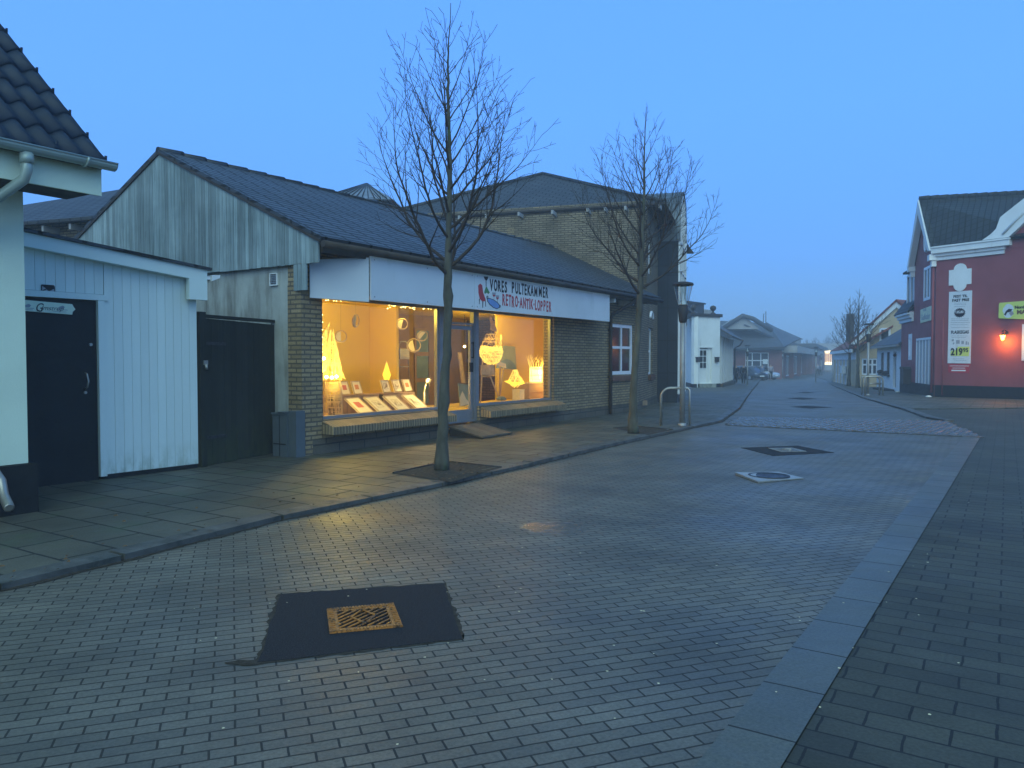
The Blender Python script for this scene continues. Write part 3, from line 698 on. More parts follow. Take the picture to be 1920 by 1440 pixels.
# interior door
b0 = FA.hit(776, 620, -3.6); b1 = FA.hit(806, 620, -3.6)
Fi = FA
window(shop, FA, b0[0], b1[0], .3, 2.25, -3.62, 1, 3, .07, .05, mat='dkroom', gl='ink_blue', name='inner_door')
mb = MB(); mb.box(FA, b1[0] + .002, 9.0, -3.66, -3.6, .26, 2.55); mb.box(FA, 3.98, b0[0] - .002, -3.66, -3.6, .26, 2.55); mb.box(FA, b0[0], b1[0], -3.66, -3.6, 2.255, 2.55)
part('rear_partition', mb, M['dkroom'], shop)

# ------------------------------------------------------------------ shop sign
FS = Frame(FAc + AN * .47, FAc + AN * .47 + AD * 12)
a0 = FS.hit(695, 480); a1 = FS.hit(695, 562); b0 = FS.hit(1143, 553); b1 = FS.hit(1143, 603); mid = FS.hit(890, 540)[0]
ZT, ZB = (a0[1] + b0[1]) / 2, (a1[1] + b1[1]) / 2
sg = thing('shop_sign', 'long white sign board with hand painted shop name above the display windows', 'sign', tuple(FS.p(a0[0], 0, ZB)))
def lerp(a, b, t): return a + (b - a) * t
def zt(s): return lerp(a0[1], b0[1], (s - a0[0]) / (b0[0] - a0[0]))
def zb(s): return lerp(a1[1], b1[1], (s - a1[0]) / (b1[0] - a1[0]))
mb = MB(); mb.fpoly(FS, [(a0[0], zb(a0[0])), (mid - .004, zb(mid)), (mid - .004, zt(mid)), (a0[0], zt(a0[0]))], -.025, 0); part('panel', mb, M['signboard'], sg)
mb = MB(); mb.fpoly(FS, [(mid + .004, zb(mid)), (b0[0], zb(b0[0])), (b0[0], zt(b0[0])), (mid + .004, zt(mid))], -.025, 0.001); part('panel', mb, M['signboard'], sg)
pl = FA.hit(581, 520, .06); P_l = FA.p(pl[0], .06, 0); P_r = FS.p(a0[0] - .03, -.01, 0)
F1 = Frame((P_l.x, P_l.y), (P_r.x, P_r.y)); c_ = [F1.hit(580, 558), F1.hit(692, 566), F1.hit(692, 483), F1.hit(583, 487)]
c_[1] = (F1.L, c_[1][1]); c_[2] = (F1.L, c_[2][1]); c_[0] = (0, c_[0][1]); c_[3] = (0, c_[3][1])
mb = MB(); mb.fpoly(F1, c_, -.025, 0); part('panel', mb, M['signboard'], sg)
mb = MB()
for (s_, z_) in [(x, z) for x in (a0[0] + .08, mid - .08, mid + .08, b0[0] - .08, lerp(a0[0], mid, .5), lerp(mid, b0[0], .5)) for z in (.05, -.05)]:
    z_ = zt(s_) - .05 if z_ > 0 else zb(s_) + .05
    mb = MB(); mb.tube([FS.p(s_, .0, z_), FS.p(s_, .006, z_)], .008, 8); part('screw', mb, M['iron'], sg)
def sgp(px, py): return FS.hit(px, py)
def line_text(txt, pL, pR, hpx_top, mat, seed, bold):
    # hand painted capitals: every letter set singly, with a little wobble
    (sA, zA), (sB, zB) = sgp(*pL), sgp(*pR); H = sgp(*hpx_top)[1] - zA
    wd = {'I': .42, ' ': .9, '·': .45, 'M': 1.35, 'L': .8, 'T': .85, 'E': .85}
    tot = sum(wd.get(c, 1) for c in txt); x = sA; un = (sB - sA) / tot; r_ = random.Random(seed)
    for ch in txt:
        w_ = wd.get(ch, 1) * un
        if ch not in ' ':
            z = lerp(zA, zB, (x - sA) / (sB - sA)) + r_.uniform(-.008, .008)
            h = H * (1 + r_.uniform(-.05, .05)); cap = .72
            nat = {'I': .28, '·': .28, 'M': .85, 'L': .52, 'T': .60, 'E': .58, 'K': .66, 'A': .70, 'R': .66, 'O': .78, 'V': .66, 'S': .62, 'P': .62, 'U': .70, 'N': .74}.get(ch, .66)
            size = h / cap
            text(sg, FS, ch, x + w_ * .06, z, .003, size, xs=min(1.4, w_ * .86 / (nat * size)), bold=bold * (.45 if ch == 'M' else 1), mat=mat)
        x += w_
line_text('VORES PULTEKAMMER', (918, 543.5), (1028, 559), (918, 522), 'inkblack', 3, .009)
line_text('RETRO·ANTIK·LOPPER', (941, 572), (1034, 585), (941, 551), 'inkred', 5, .008)
def shape(par, F, pts, mat, name, d=.004, th=.002):
    mb = MB(); P = [F.hit(*p) for p in pts]; mb.fpoly(F, P, d - th, d); return part(name, mb, M[mat], par)
def zp(x, y): return (880 + x / 10.667, 500 + y / 10.667)
shape(sg, FS, [zp(*p) for p in ((175, 375), (215, 340), (255, 370), (275, 520), (320, 645), (325, 685), (260, 700), (205, 640), (180, 520))], 'inkred', 'painted_armchair')
for p in (((190, 640), (207, 650), (200, 750), (192, 750)), ((258, 690), (275, 700), (270, 820), (258, 820)), ((315, 680), (327, 685), (328, 800), (318, 800))): shape(sg, FS, [zp(*q) for q in p], 'inkblack', 'painted_chair_leg', .005)
shape(sg, FS, [zp(*p) for p in ((285, 195), (375, 200), (365, 250), (335, 285), (305, 250))], 'inkblack', 'painted_goblet')
shape(sg, FS, [zp(*p) for p in ((325, 280), (337, 280), (340, 400), (328, 400))], 'inkblack', 'painted_stem')
shape(sg, FS, [zp(*p) for p in ((330, 400), (350, 410), (405, 520), (380, 545), (345, 520), (310, 545), (295, 510))], 'inkgreen', 'painted_bottle')
shape(sg, FS, [zp(*p) for p in ((345, 625), (400, 625), (490, 660), (560, 710), (610, 770), (600, 820), (550, 850), (470, 820), (400, 760), (360, 700))], 'inkblack', 'painted_tureen_outline', .004)
shape(sg, FS, [zp(*p) for p in ((358, 640), (400, 638), (485, 673), (550, 720), (595, 775), (588, 810), (550, 836), (475, 808), (410, 750), (370, 698))], 'inkblue', 'painted_tureen', .0065)
for cx, cy in ((490, 560), (560, 615)):
    shape(sg, FS, [zp(cx - 38, cy - 45), zp(cx + 38, cy - 40), zp(cx + 20, cy + 30), zp(cx, cy + 50), zp(cx - 20, cy + 30)], 'inkgrey', 'painted_glass', .004)
    shape(sg, FS, [zp(cx - 32, cy), zp(cx + 32, cy + 4), zp(cx + 15, cy + 30), zp(cx, cy + 44), zp(cx - 15, cy + 30)], 'inkred', 'painted_wine', .0065)
    shape(sg, FS, [zp(cx - 4, cy + 45), zp(cx + 4, cy + 45), zp(cx + 4, cy + 95), zp(cx - 4, cy + 95)], 'inkgrey', 'painted_stem', .005)
for cx, cy in ((357, 608), (605, 792)):
    mb = MB(); s_, z_ = FS.hit(*zp(cx, cy)); mb.tube([FS.p(s_ + .022 * math.cos(k * .785), .006, z_ + .022 * math.sin(k * .785)) for k in range(8)], .006, 5, closed=True); part('painted_handle', mb, M['inkblack'], sg)

# ------------------------------------------------------------------ display objects
def I(px, py, d): s_, z_ = FA.hit(px, py, d); return FA.p(s_, d, z_)
def light(par, name, loc, e, col=(1, .72, .14), r=.05):
    l = bpy.data.lights.new(name, 'POINT'); l.energy = e; l.color = col; l.shadow_soft_size = r
    o = bpy.data.objects.new(name, l); COL.objects.link(o)
    if par: o.parent = par; o.location = Vector(loc) - ORG[par.name]
    else: o.location = loc
    return o
ORNM = ['pale half moon ornament hanging lowest at the left of the display window', 'slim edge-on moon ornament hanging highest in the display window', 'half moon ring ornament hanging above the folding ladder', 'large half moon ring ornament hanging lowest on the right', 'dark and gold ring ornament hanging before the inner door']
for lb, (px, py, r_, tw, rot) in zip(ORNM, ((639, 631, 11, .9, 0), (667, 602, 12, .35, .1), (754, 608, 11.5, .9, .2), (776, 648, 14, 1.0, -.2), (792, 630, 11.5, .8, .7))):
    d = -.45; c = I(px, py, d); r = r_ * 12.6 / FPX
    t = thing('moon_ornament', lb, 'ornament', tuple(c), 'moon ornaments hanging in the display window')
    X = Vector((tw, math.sqrt(max(0, 1 - tw * tw)), 0)); Z = Vector((0, 0, 1)); Q = Quaternion((0, 1, 0), rot)
    def cp(a, rr_): return c + Q @ (X * math.cos(a) * rr_ + Z * math.sin(a) * rr_)
    mb = MB(); mb.tube([cp(k * .2618, r) for k in range(24)], .008, 6, closed=True); mb.tube([cp(math.pi + k * .2618, r * (.85 + .15 * abs(k - 6) / 6)) for k in range(13)], [.003 + .010 * (1 - abs(k - 6) / 6) for k in range(13)], 6)
    part('ring', mb, M['wick'], t)
    mb = MB(); pts = [cp(math.pi / 2 + math.pi * k / 12, r * .82) for k in range(13)]; n = X.cross(Z) * .004; mb.prism(pts, n); part('half_disc', mb, M['paper'], t)
    mb = MB(); mb.tube([c + Vector((0, 0, r)), Vector((c.x, c.y, 2.55))], .0012, 4); part('thread', mb, M['black'], t)
def weave(c, prof, n, rad, seed, twist=1.2, m=0, wob=.02):
    mb = MB(); r_ = random.Random(seed); H = prof[-1][1]
    def rad_at(z):
        for (ra, za), (rb, zb_) in zip(prof, prof[1:]):
            if z <= zb_: return ra + (rb - ra) * (z - za) / max(1e-6, zb_ - za)
        return prof[-1][0]
    for i in range(n):
        a = r_.uniform(0, 6.283); dt = r_.choice((-1, 1)) * r_.uniform(.2, 1) * twist; z0 = prof[0][1] + r_.uniform(0, .15) * (H - prof[0][1]); z1 = H * r_.uniform(.75, 1.05)
        pts = []
        for k in range(11):
            z = z0 + (z1 - z0) * k / 10; rr_ = rad_at(min(z, H)) + r_.uniform(-wob, wob) * .4; w = a + dt * k / 10
            pts.append(c + Vector((rr_ * math.cos(w), rr_ * math.sin(w), z)))
        mb.tube(pts, rad, 4, m, cap=False)
    for i in range(n // 3):
        z = prof[0][1] + r_.random() * (H - prof[0][1]); t1, t2 = r_.uniform(-.12, .12), r_.uniform(-.12, .12)
        mb.tube([c + Vector(((rad_at(z)) * math.cos(k * .449), rad_at(z) * math.sin(k * .449), z + (t1 * math.cos(k * .449) + t2 * math.sin(k * .449)) * rad_at(z))) for k in range(14)], rad, 4, m, closed=True)
    return mb
# willow tower lamp
b = I(624, 783, -.55); b.z = .51
t = thing('willow_lamp', 'tall woven willow lamp with glowing paper sails at left of the window', 'lamp', tuple(b), 'glowing lamps in the shop windows')
part('woven_base', weave(b, [(.17, 0), (.15, .25), (.13, .62)], 60, .0038, 2, .35), M['wick'], t)
def sail(mb, pts, nx=8):
    # curved paper sheet spanned between a spine of pixel points
    mb.prism(pts, Vector((AN.x, AN.y, 0)) * .004)
mb = MB(); D_ = -.5
sail(mb, [I(*p, D_) for p in ((602, 700), (601, 634), (607, 624), (614, 613), (619, 603), (615, 620), (612.5, 638), (615, 654), (621, 668), (616, 684), (610, 696))])
part('paper_sail', mb, M['sail'], t)
mb = MB(); sail(mb, [I(*p, D_ - .06) for p in ((626, 700), (636, 703), (648, 712), (640, 692), (633, 672), (629, 655), (627, 668), (622, 676), (621, 688))]); part('paper_sail', mb, M['sail'], t)
part('woven_shade', weave(b + Vector((0, 0, .6)), [(.15, 0), (.14, .2), (.10, .45), (.03, .8)], 44, .0045, 9, .9), M['glowwick'], t)
mb = MB()
for p in ((612, 707), (622, 708), (631, 706), (607, 672)):
    c = I(*p, -.46); mb.lathe(c, [(.0, -.03), (.025, -.015), (.03, 0), (.02, .02), (0, .028)], 10)
part('bulb', mb, M['glowhot'], t); light(t, 'lamp_light', I(628, 700, -.35), 22)
# pictures
PIC = [0]
def picture(label, px, py, w, h, d, lean, ink, rot=0, glow='paper', group='framed pictures in the display window', base=None):
    s_, z_ = FA.hit(px, py, d)
    if base is not None: z_ = base
    o = FA.p(s_, d, z_)
    t = thing('picture', label, 'picture', tuple(o), group)
    up = Vector((-AN.x * math.sin(lean), -AN.y * math.sin(lean), math.cos(lean))); rt = Vector((AD.x, AD.y, 0)); n = rt.cross(up)
    def P(a, b_, c): return o + rt * a + up * b_ + n * c
    mb = MB(); mb.prism([P(-w / 2, 0, 0), P(w / 2, 0, 0), P(w / 2, h, 0), P(-w / 2, h, 0)], n * .02); part('mount', mb, M[glow], t)
    sgn = .022 if n.dot(Vector((0, -1, 0))) > 0 else -.002
    mb = MB(); f = .012
    for q in ((-w / 2, -w / 2 + f, 0, h), (w / 2 - f, w / 2, 0, h), (-w / 2 + f, w / 2 - f, 0, f), (-w / 2 + f, w / 2 - f, h - f, h)):
        mb.prism([P(q[0], q[2], .018), P(q[1], q[2], .018), P(q[1], q[3], .018), P(q[0], q[3], .018)], n * .012)
    part('frame', mb, M['wick'], t)
    mb = MB(); a = w * .22; r_ = random.Random(PIC[0]); PIC[0] += 1
    if ink in ('ink_red', 'ink_org'):
        mb.prism([P(-a, h * .35, .0205), P(a, h * .35, .0205), P(a, h * .72, .0205), P(-a, h * .72, .0205)], n * .001)
    else:
        for k in range(6):
            q0, q1_ = P(r_.uniform(-a, a), r_.uniform(.3, .7) * h, .022), P(r_.uniform(-a, a), r_.uniform(.3, .7) * h, .022); mb.tube([q0, q1_], .0035, 4)
        for (x0, y0, x1, y1) in ((-a, .28, a, .28), (a, .28, a, .72), (a, .72, -a, .72), (-a, .72, -a, .28)): mb.tube([P(x0, y0 * h, .021), P(x1, y1 * h, .021)], .0025, 4)
    part('print', mb, M[ink], t)
zc = FA.hit(676, 740, -1.0)[1]; zc2 = FA.hit(748, 736, -1.0)[1]
def crate(label, pxa, pxb, ytop, d, mat='crate'):
    a, b_ = FA.hit(pxa, ytop, d)[0], FA.hit(pxb, ytop, d)[0]; z = FA.hit((pxa + pxb) / 2, ytop, d)[1]
    t = thing('display_box', label, 'display box', tuple(FA.p(a, d, .5)), 'ribbed boxes under the pictures')
    mb = MB(); mb.box(FA, a + .01, b_ - .01, d - .35, d - .012, .502, z - .02); part('body', mb, M['fascia'], t)
    mb = MB(); n = int((b_ - a) / .028)
    for i in range(n): mb.box(FA, a + (i + .15) * (b_ - a) / n, a + (i + .85) * (b_ - a) / n, d - .011, d, .502, z - .022)
    part('ribs', mb, M[mat], t)
    mb = MB(); mb.box(FA, a, b_, d - .36, d + .004, z - .018, z); part('lid', mb, M[mat], t)
    return z
z1_ = crate('dark ribbed box carrying two reddish pictures', 641, 711, 740, -.85); z2_ = crate('lit ribbed box carrying three yellow pictures', 719, 778, 736, -.85)
for lb, px, ink in (('picture with pink square print leaning leftmost on the dark ribbed box', 648, 'ink_red'), ('picture with orange square print leaning right on the dark ribbed box', 671, 'ink_org')): picture(lb, px, 740, .21, .24, -.95, .35, ink, base=z1_ + .002)
for lb, px, ink in (('pale yellow picture leaning leftmost on the lit ribbed box', 723, 'ink_brown'), ('pale yellow picture leaning in the middle of the lit ribbed box', 744, 'ink_brown'), ('picture with small red motif leaning rightmost on the lit ribbed box', 763, 'ink_org')): picture(lb, px + 2, 736, .21, .24, -.95, .35, ink, base=z2_ + .002)
for lb, px, ink in (('first framed print lying tilted behind the glass, nearest the willow lamp', 687, 'ink_red'), ('second framed print lying tilted behind the glass, with fine line pattern', 722, 'ink_brown'), ('third framed print lying tilted behind the glass, below the lit box', 757, 'ink_brown'), ('fourth framed print lying tilted behind the glass, brightest by the desk lamp', 791, 'ink_grn')): picture(lb, px, 776, .33, .42, -.24, .98, ink, base=.565)
# leaf lamp
c = I(725, 713, -1.05)
t = thing('leaf_lamp', 'pointed yellow paper lamp shaped like a flame behind the pictures', 'lamp', tuple(c), 'glowing lamps in the shop windows')
mb = MB(); r = .10
pts = [(0, 0, .0), (-.6 * r, 0, .0), (-r, 0, .12), (0, 0, .44), (r, 0, .12), (.6 * r, 0, 0)]
X = Vector((AD.x, AD.y, 0)); Y = Vector((AN.x, AN.y, 0))
top = c + Vector((0, 0, .36)); ring = [c + X * (r * math.cos(k * 1.0472)) + Y * (r * .7 * math.sin(k * 1.0472)) + Vector((0, 0, .10)) for k in range(6)]; low = [c + X * (.6 * r * math.cos(k * 1.0472)) + Y * (.4 * r * math.sin(k * 1.0472)) for k in range(6)]
mb.add([top] + ring + low, [[0, 1 + k, 1 + (k + 1) % 6] for k in range(6)] + [[1 + k, 7 + k, 7 + (k + 1) % 6, 1 + (k + 1) % 6] for k in range(6)]); part('shade', mb, M['glowpaper'], t)
mb = MB()
for k in range(6): mb.tube([low[k], ring[k], top], .003, 4)
part('ribs', mb, M['wick'], t)
# desk lamp
b = I(796, 762, -.40); b.z = .51
t = thing('desk_lamp', 'pale jointed desk lamp shining at the right of the display window', 'lamp', tuple(b), 'glowing lamps in the shop windows')
j1, j2, hd = I(795, 735, -.40), I(797, 724, -.42), I(803, 714, -.36)
mb = MB(); mb.lathe(b, [(.07, 0), (.07, .015), (.01, .03)], 16); mb.tube([b, j1], .016, 8); part('post', mb, M['paper'], t)
mb = MB(); mb.tube([j1, j2, I(800, 717, -.40)], .012, 8); part('arm', mb, M['paper'], t)
mb = MB(); dr = Vector((AN.x * .5 + AD.x * .5, AN.y * .5 + AD.y * .5, -.4)).normalized(); mb.tube([hd - dr * .05, hd, hd + dr * .04], [.018, .04, .055], 12, cap=False); part('head', mb, M['paper'], t)
mb = MB(); mb.lathe(hd, [(0, -.035), (.035, -.02), (.042, 0), (.03, .03), (0, .04)], 12); part('bulb', mb, M['glowhot'], t); light(t, 'lamp_light', hd + dr * .12, 22, (1, .72, .35))
# string lights
c = I(640, 562, -.2)
t = thing('string_lights', 'string of tiny warm lights along the top of the display window', 'string lights', tuple(c))
mb = MB(); wire = MB(); rr = random.Random(5)
pts = [(606, 563), (640, 562), (680, 563), (720, 565), (760, 569), (800, 574), (818, 577)]
wire.tube([I(p[0], p[1], -.2) for p in pts], .002, 4)
def bulb(px, py, s=.008): mb.lathe(I(px, py, -.2 + rr.uniform(-.03, .03)), [(0, -s), (s, 0), (0, s)], 6)
for i in range(16): bulb(rr.uniform(608, 720), 562 + rr.uniform(0, 2.5), .006)
for i in range(70):
    px = rr.gauss(752, 20)
    if 716 < px < 819: bulb(px, lerp(565, 577, (px - 720) / 98) + abs(rr.gauss(0, 4)), .0065)
for i in range(14): px = rr.uniform(725, 818); bulb(px, lerp(565, 577, (px - 720) / 98) + rr.uniform(0, 4), .0065)
for i in range(12): bulb(604.5, 590 + i * 14, .006)
part('wire', wire, M['black'], t); part('bulbs', mb, M['bulb'], t); light(t, 'lamp_light', I(760, 578, -.35), 14)
# folding ladder at the back of the window room
c = FA.p(4.35, -2.0, .26)
t = thing('folding_ladder', 'small grey folding ladder standing beside the inner door', 'ladder', tuple(c))
mb = MB()
aL, aR = I(748, 725, -2.0), I(768, 725, -2.0); tL, tR = I(748, 642, -2.1), I(764, 642, -2.1)
mb.tube([aL, tL + Vector((0, 0, -.05)), tL.lerp(tR, .2) + Vector((0, 0, .02)), tL.lerp(tR, .8) + Vector((0, 0, .02)), tR + Vector((0, 0, -.05)), aR], .013, 8); part('frame', mb, M['galv'], t)
mb = MB()
for f in (.15, .45): mb.tube([aL.lerp(tL, f), aR.lerp(tR, f)], .012, 6)
p0, p1 = aL.lerp(tL, .62), aR.lerp(tR, .62); mb.prism([p0, p1, p1 + Vector((0, 0, .22)), p0 + Vector((0, 0, .22))], (0.03, -.03, 0)); part('step', mb, M['galv'], t)
# --- second window
c = I(921, 663, -.7)
t = thing('woven_pendant', 'large glowing woven basket lamp hanging behind the second window', 'lamp', tuple(c), 'glowing lamps in the shop windows')
prof = [(.03, -.24), (.15, -.19), (.235, -.06), (.25, .05), (.22, .17)]
part('basket', weave(c, prof, 46, .007, 21, 2.2), M['glowwick'], t)
mb = MB(); mb.lathe(c, [(.01, -.22), (.13, -.17), (.21, -.05), (.215, .06)], 20); part('inner_shade', mb, M['glowdim'], t)
mb = weave(c + Vector((0, 0, .15)), [(.22, 0), (.16, .18), (.05, .34)], 12, .004, 8, 2.5)
mb.prism([I(*p, -.7) for p in ((915, 586), (925, 602), (931, 617), (931, 623), (919, 618), (920, 606))], Vector((AN.x, AN.y, 0)) * .004); mb.tube([I(916, 588, -.7), Vector((I(916, 588, -.7).x, I(916, 588, -.7).y, 2.55))], .002, 4)
part('fin', mb, M['wick'], t); light(t, 'lamp_light', c + Vector((0, 0, .1)), 14)
def easel(label, pts, board, mat, d, grp='easels behind the windows'):
    b = I(*pts[0][1], d); t = thing('easel', label, 'easel', tuple(b), grp)
    mb = MB()
    for a, c_ in pts: mb.tube([I(*a, d), I(*c_, d)], .018, 6)
    part('legs', mb, M['wick'], t)
    mb = MB(); mb.prism([I(*p, d + .04) for p in board], Vector((AN.x, AN.y, 0)) * .02); part('board', mb, M[mat], t)
easel('wooden easel with plain board under the hanging basket lamp', [((906, 650), (901, 755)), ((917, 700), (936, 748)), ((903, 706), (927, 704))], ((901, 703), (927, 703), (925, 684), (901, 684)), 'wick', -.9)
easel('tall wooden easel leaning with a stand beside the blue painting', [((940, 628), (936, 748)), ((944, 690), (937, 744))], ((929, 684), (948, 690), (947, 682), (935, 678)), 'paper', -1.0)
c = I(950, 690, -1.5)
t = thing('painting', 'blue and grey mountain painting standing behind the easels', 'painting', tuple(c))
mb = MB(); mb.prism([I(*p, -1.5) for p in ((931, 690), (967, 693), (964, 650), (943, 648))], Vector((AN.x, AN.y, 0)) * .03); part('canvas', mb, M['ink_grn'], t)
mb = MB(); mb.prism([I(*p, -1.465) for p in ((929, 690), (967, 692.5), (966, 684), (958, 676), (950, 673), (942, 676), (934, 683))], Vector((AN.x, AN.y, 0)) * .004); part('paint', mb, M['ink_blue'], t)
c = I(966, 716, -.8)
t = thing('boat_lamp', 'small glowing boat shaped basket lamp on a white block', 'lamp', tuple(c), 'glowing lamps in the shop windows')
part('basket', weave(c, [(.03, -.14), (.12, -.06), (.15, .04), (.09, .16), (.05, .27)], 24, .005, 31, 1.8), M['glowwick'], t)
mb = MB(); mb.lathe(c, [(.01, -.11), (.09, -.05), (.11, .0)], 16); mb.prism([I(*p, -.8) for p in ((945, 715), (960, 722), (956, 712))], Vector((AN.x, AN.y, 0)) * .004); mb.prism([I(*p, -.8) for p in ((975, 722), (984, 719), (976, 706))], Vector((AN.x, AN.y, 0)) * .004); part('shade', mb, M['glowpaper'], t)
c = I(972, 740, -.8); t = thing('white_block', 'small white block under the boat shaped lamp', 'block', (c.x, c.y, .5))
mb = MB(); s_ = FA.hit(972, 740, -.8)[0]; zz = FA.hit(972, 731, -.8)[1]; mb.box(FA, s_ - .10, s_ + .10, -.9, -.7, .502, zz); mb.box(FA, s_ - .105, s_ + .105, -.905, -.695, zz + .001, zz + .012); part('body', mb, M['paper'], t)
# bright lamp on wooden chest
s0_, s1_ = FA.hit(989, 745, -.75)[0], FA.hit(1021, 745, -.75)[0]; zz = FA.hit(1005, 717, -.75)[1]
c = FA.p((s0_ + s1_) / 2, -.75, .5); t = thing('wooden_chest', 'wooden chest under the brightest lamp of the second window', 'chest', tuple(c))
mb = MB(); mb.box(FA, s0_, s1_, -1.05, -.70, .502, zz - .03); part('body', mb, M['crate'], t)
mb = MB(); mb.box(FA, s0_ - .01, s1_ + .01, -1.06, -.69, zz - .029, zz); mb.box(FA, s0_, s1_, -.699, -.69, (zz + .5) / 2 - .01, (zz + .5) / 2); part('lid', mb, M['wick'], t)
c = I(1005, 716, -.85); c.z = zz + .002
t = thing('twig_lamp', 'very bright cylindrical lamp with twigs rising from its top on a chest', 'lamp', tuple(c), 'glowing lamps in the shop windows')
mb = MB(); mb.lathe(c, [(.15, .01), (.15, .24), (.145, .36)], 20); part('shade', mb, M['shadehot'], t)
mb = weave(c, [(.155, 0), (.155, .35)], 24, .004, 41, .5); rr = random.Random(3)
for k in range(16):
    a = k * .3927; p0 = c + Vector((.14 * math.cos(a), .14 * math.sin(a), .34)); mb.tube([p0, p0 + Vector((.04 * math.cos(a), .04 * math.sin(a), .12)), p0 + Vector((rr.uniform(-.12, .16), rr.uniform(-.08, .08), rr.uniform(.2, .33)))], [.007, .005, .002], 5)
part('twigs', mb, M['glowwick'], t); light(t, 'lamp_light', c + Vector((AN.x * .3, AN.y * .3, .22)), 40, (1, .66, .25), .12)
c = I(940, 749, -.4); t = thing('stone', 'pale rounded stone lying on the second window ledge', 'stone', tuple(c)); mb = MB(); mb.lathe(c - Vector((0, 0, .02)), [(.0, -.01), (.09, 0), (.10, .04), (.06, .08), (0, .09)], 10, sx=1.1); part('body', mb, M['concrete'], t)
# behind the glass door
c = FA.p(4.0, -.9, .26); t = thing('painting', 'grey green painting leaning on a box behind the glass door', 'painting', tuple(c))
mb = MB(); mb.prism([I(*p, -.8) for p in ((862, 763), (882, 758), (882, 722), (858, 719))], Vector((AN.x, AN.y, 0)) * .02); part('canvas', mb, M['ink_grn'], t)
mb = MB(); mb.prism([I(*p, -.775) for p in ((863, 762), (881, 757), (874, 748), (867, 733), (862, 745))], Vector((AN.x, AN.y, 0)) * .003); part('paint', mb, M['paper'], t)
s_ = FA.hit(871, 770, -.8)[0]; zz = FA.hit(871, 763, -.8)[1]; t = thing('cardboard_box', 'plain box standing behind the glass door', 'box', tuple(FA.p(s_, -.8, .26)))
mb = MB(); mb.box(FA, s_ - .14, s_ + .14, -1.0, -.76, .262, zz - .01); part('body', mb, M['wick'], t); mb = MB(); mb.box(FA, s_ - .145, s_ + .145, -1.005, -.755, zz - .009, zz); part('lid', mb, M['paper'], t)
c = I(862, 690, -1.4); t = thing('wooden_plank', 'light wooden plank leaning in the doorway', 'plank', tuple(c)); mb = MB(); mb.prism([I(*p, -1.4) for p in ((865, 718), (871, 718), (863, 661), (857, 661))], Vector((AN.x, AN.y, 0)) * .03); part('body', mb, M['wick'], t)
c = I(871, 650, -2.6); t = thing('spot_lamp', 'small warm spot lamp glowing deep behind the glass door', 'lamp', tuple(c), 'glowing lamps in the shop windows'); mb = MB(); mb.lathe(c, [(0, -.03), (.03, -.01), (.03, .02), (0, .03)], 10); part('bulb', mb, M['bulb'], t); light(t, 'lamp_light', c, 10)
mb = MB(); mb.tube([c + Vector((0, 0, .03)), Vector((c.x, c.y, 2.55))], .006, 5); part('cord', mb, M['black'], t)
# added ceiling lights, put in to warm the whole room
for i, (s_, d_) in enumerate(((1.9, -1.0), (6.6, -1.1))):
    c = FA.p(s_, d_, 2.5); t = thing('added_ceiling_light', ('added warm ceiling light above the first display window', 'added warm ceiling light above the second display window')[i], 'lamp', tuple(c), 'added ceiling lights')
    mb = MB(); mb.lathe(c, [(.05, .05), (.05, .0), (.045, 0)], 14); part('housing', mb, M['paper'], t)
    mb = MB(); mb.lathe(c, [(0, .004), (.044, .004)], 14); part('lens', mb, M['glowhot'], t); light(t, 'lamp_light', c + Vector((0, 0, -.08)), 66, (1, .74, .10), .08)
# ------------------------------------------------------------------ BACK TWO STOREY BUILDING
K0 = Vector((FA.p(12.1, 0, 0).x, FA.p(12.1, 0, 0).y))
FB = Frame(K0, K0 + B_DIR * 10)
B0 = K0 + B_DIR * 2.0
bb = thing('brick_building', 'tall brown brick building with low hipped slate roof behind the shop', 'building', (K0.x, K0.y, 0))
n1 = FB.hit(1216, 617); n2 = FB.hit(1224, 617); nb = FB.hit(1220, 702)
H1 = (n1[0], max(n1[0] + .7, n2[0]), nb[1], FB.hit(1220, 615)[1])
u1 = FB.hit(1216, 445); u2 = FB.hit(1225, 445); ub = FB.hit(1221, 517)
H2 = (max(2.35, u1[0]), max(u1[0], 2.35) + .7, ub[1], u1[1])
mb = MB(); mb.wall(FB, .0, 5.3, -.1, 3.3, [H1], -.3, 0); mb.wall(FB, 2.0, 12, 3.3, 6.25, [H2], -.3, 0)
part('street_wall', mb, M['brick2'], bb)
FU = Frame(B0 - Vector((B_DIR.y, -B_DIR.x)) * 10.5, B0)
mb = MB(); mb.wall(FU, -6, FU.L - .003, 2.2, 6.25, [], -.3, 0); part('side_wall', mb, M['brick2'], bb)
window(bb, FB, H1[0] + .003, H1[1] - .003, H1[2] + .003, H1[3] - .003, -.12, 1, 2, .07, .03)
window(bb, FB, H2[0] + .003, H2[1] - .003, H2[2] + .003, H2[3] - .003, -.10, 1, 2, .07, .03)
mb = MB(); mb.box(FB, H1[0] - .06, H1[1] + .06, .001, .09, H1[2] - .16, H1[2] - .01); part('window_sill', mb, M['redsill'], bb)
mb = MB(); mb.wall(FB, .003, 5.3, -.1, .27, [], -.28, .012); part('plinth', mb, M['plinthgrey'], bb)
mb = MB(); c = (H1[0] + H1[1]) / 2; zc = H1[3] + .30
mb.tube([FB.p(c + .34 * math.cos(a), .02, zc + .20 * math.sin(a)) for a in [math.pi * k / 10 for k in range(11)]], .045, 6); part('arch_trim', mb, M['winwhite'], bb)
vh = FU.hit(958, 434)
mb = MB(); mb.box(FU, vh[0] - .13, vh[0] + .13, .002, .02, vh[1] - .11, vh[1] + .11); mb.box(FU, vh[0] - .09, vh[0] + .09, .0205, .03, vh[1] - .07, vh[1] + .07); part('vent', mb, M['brick'], bb)
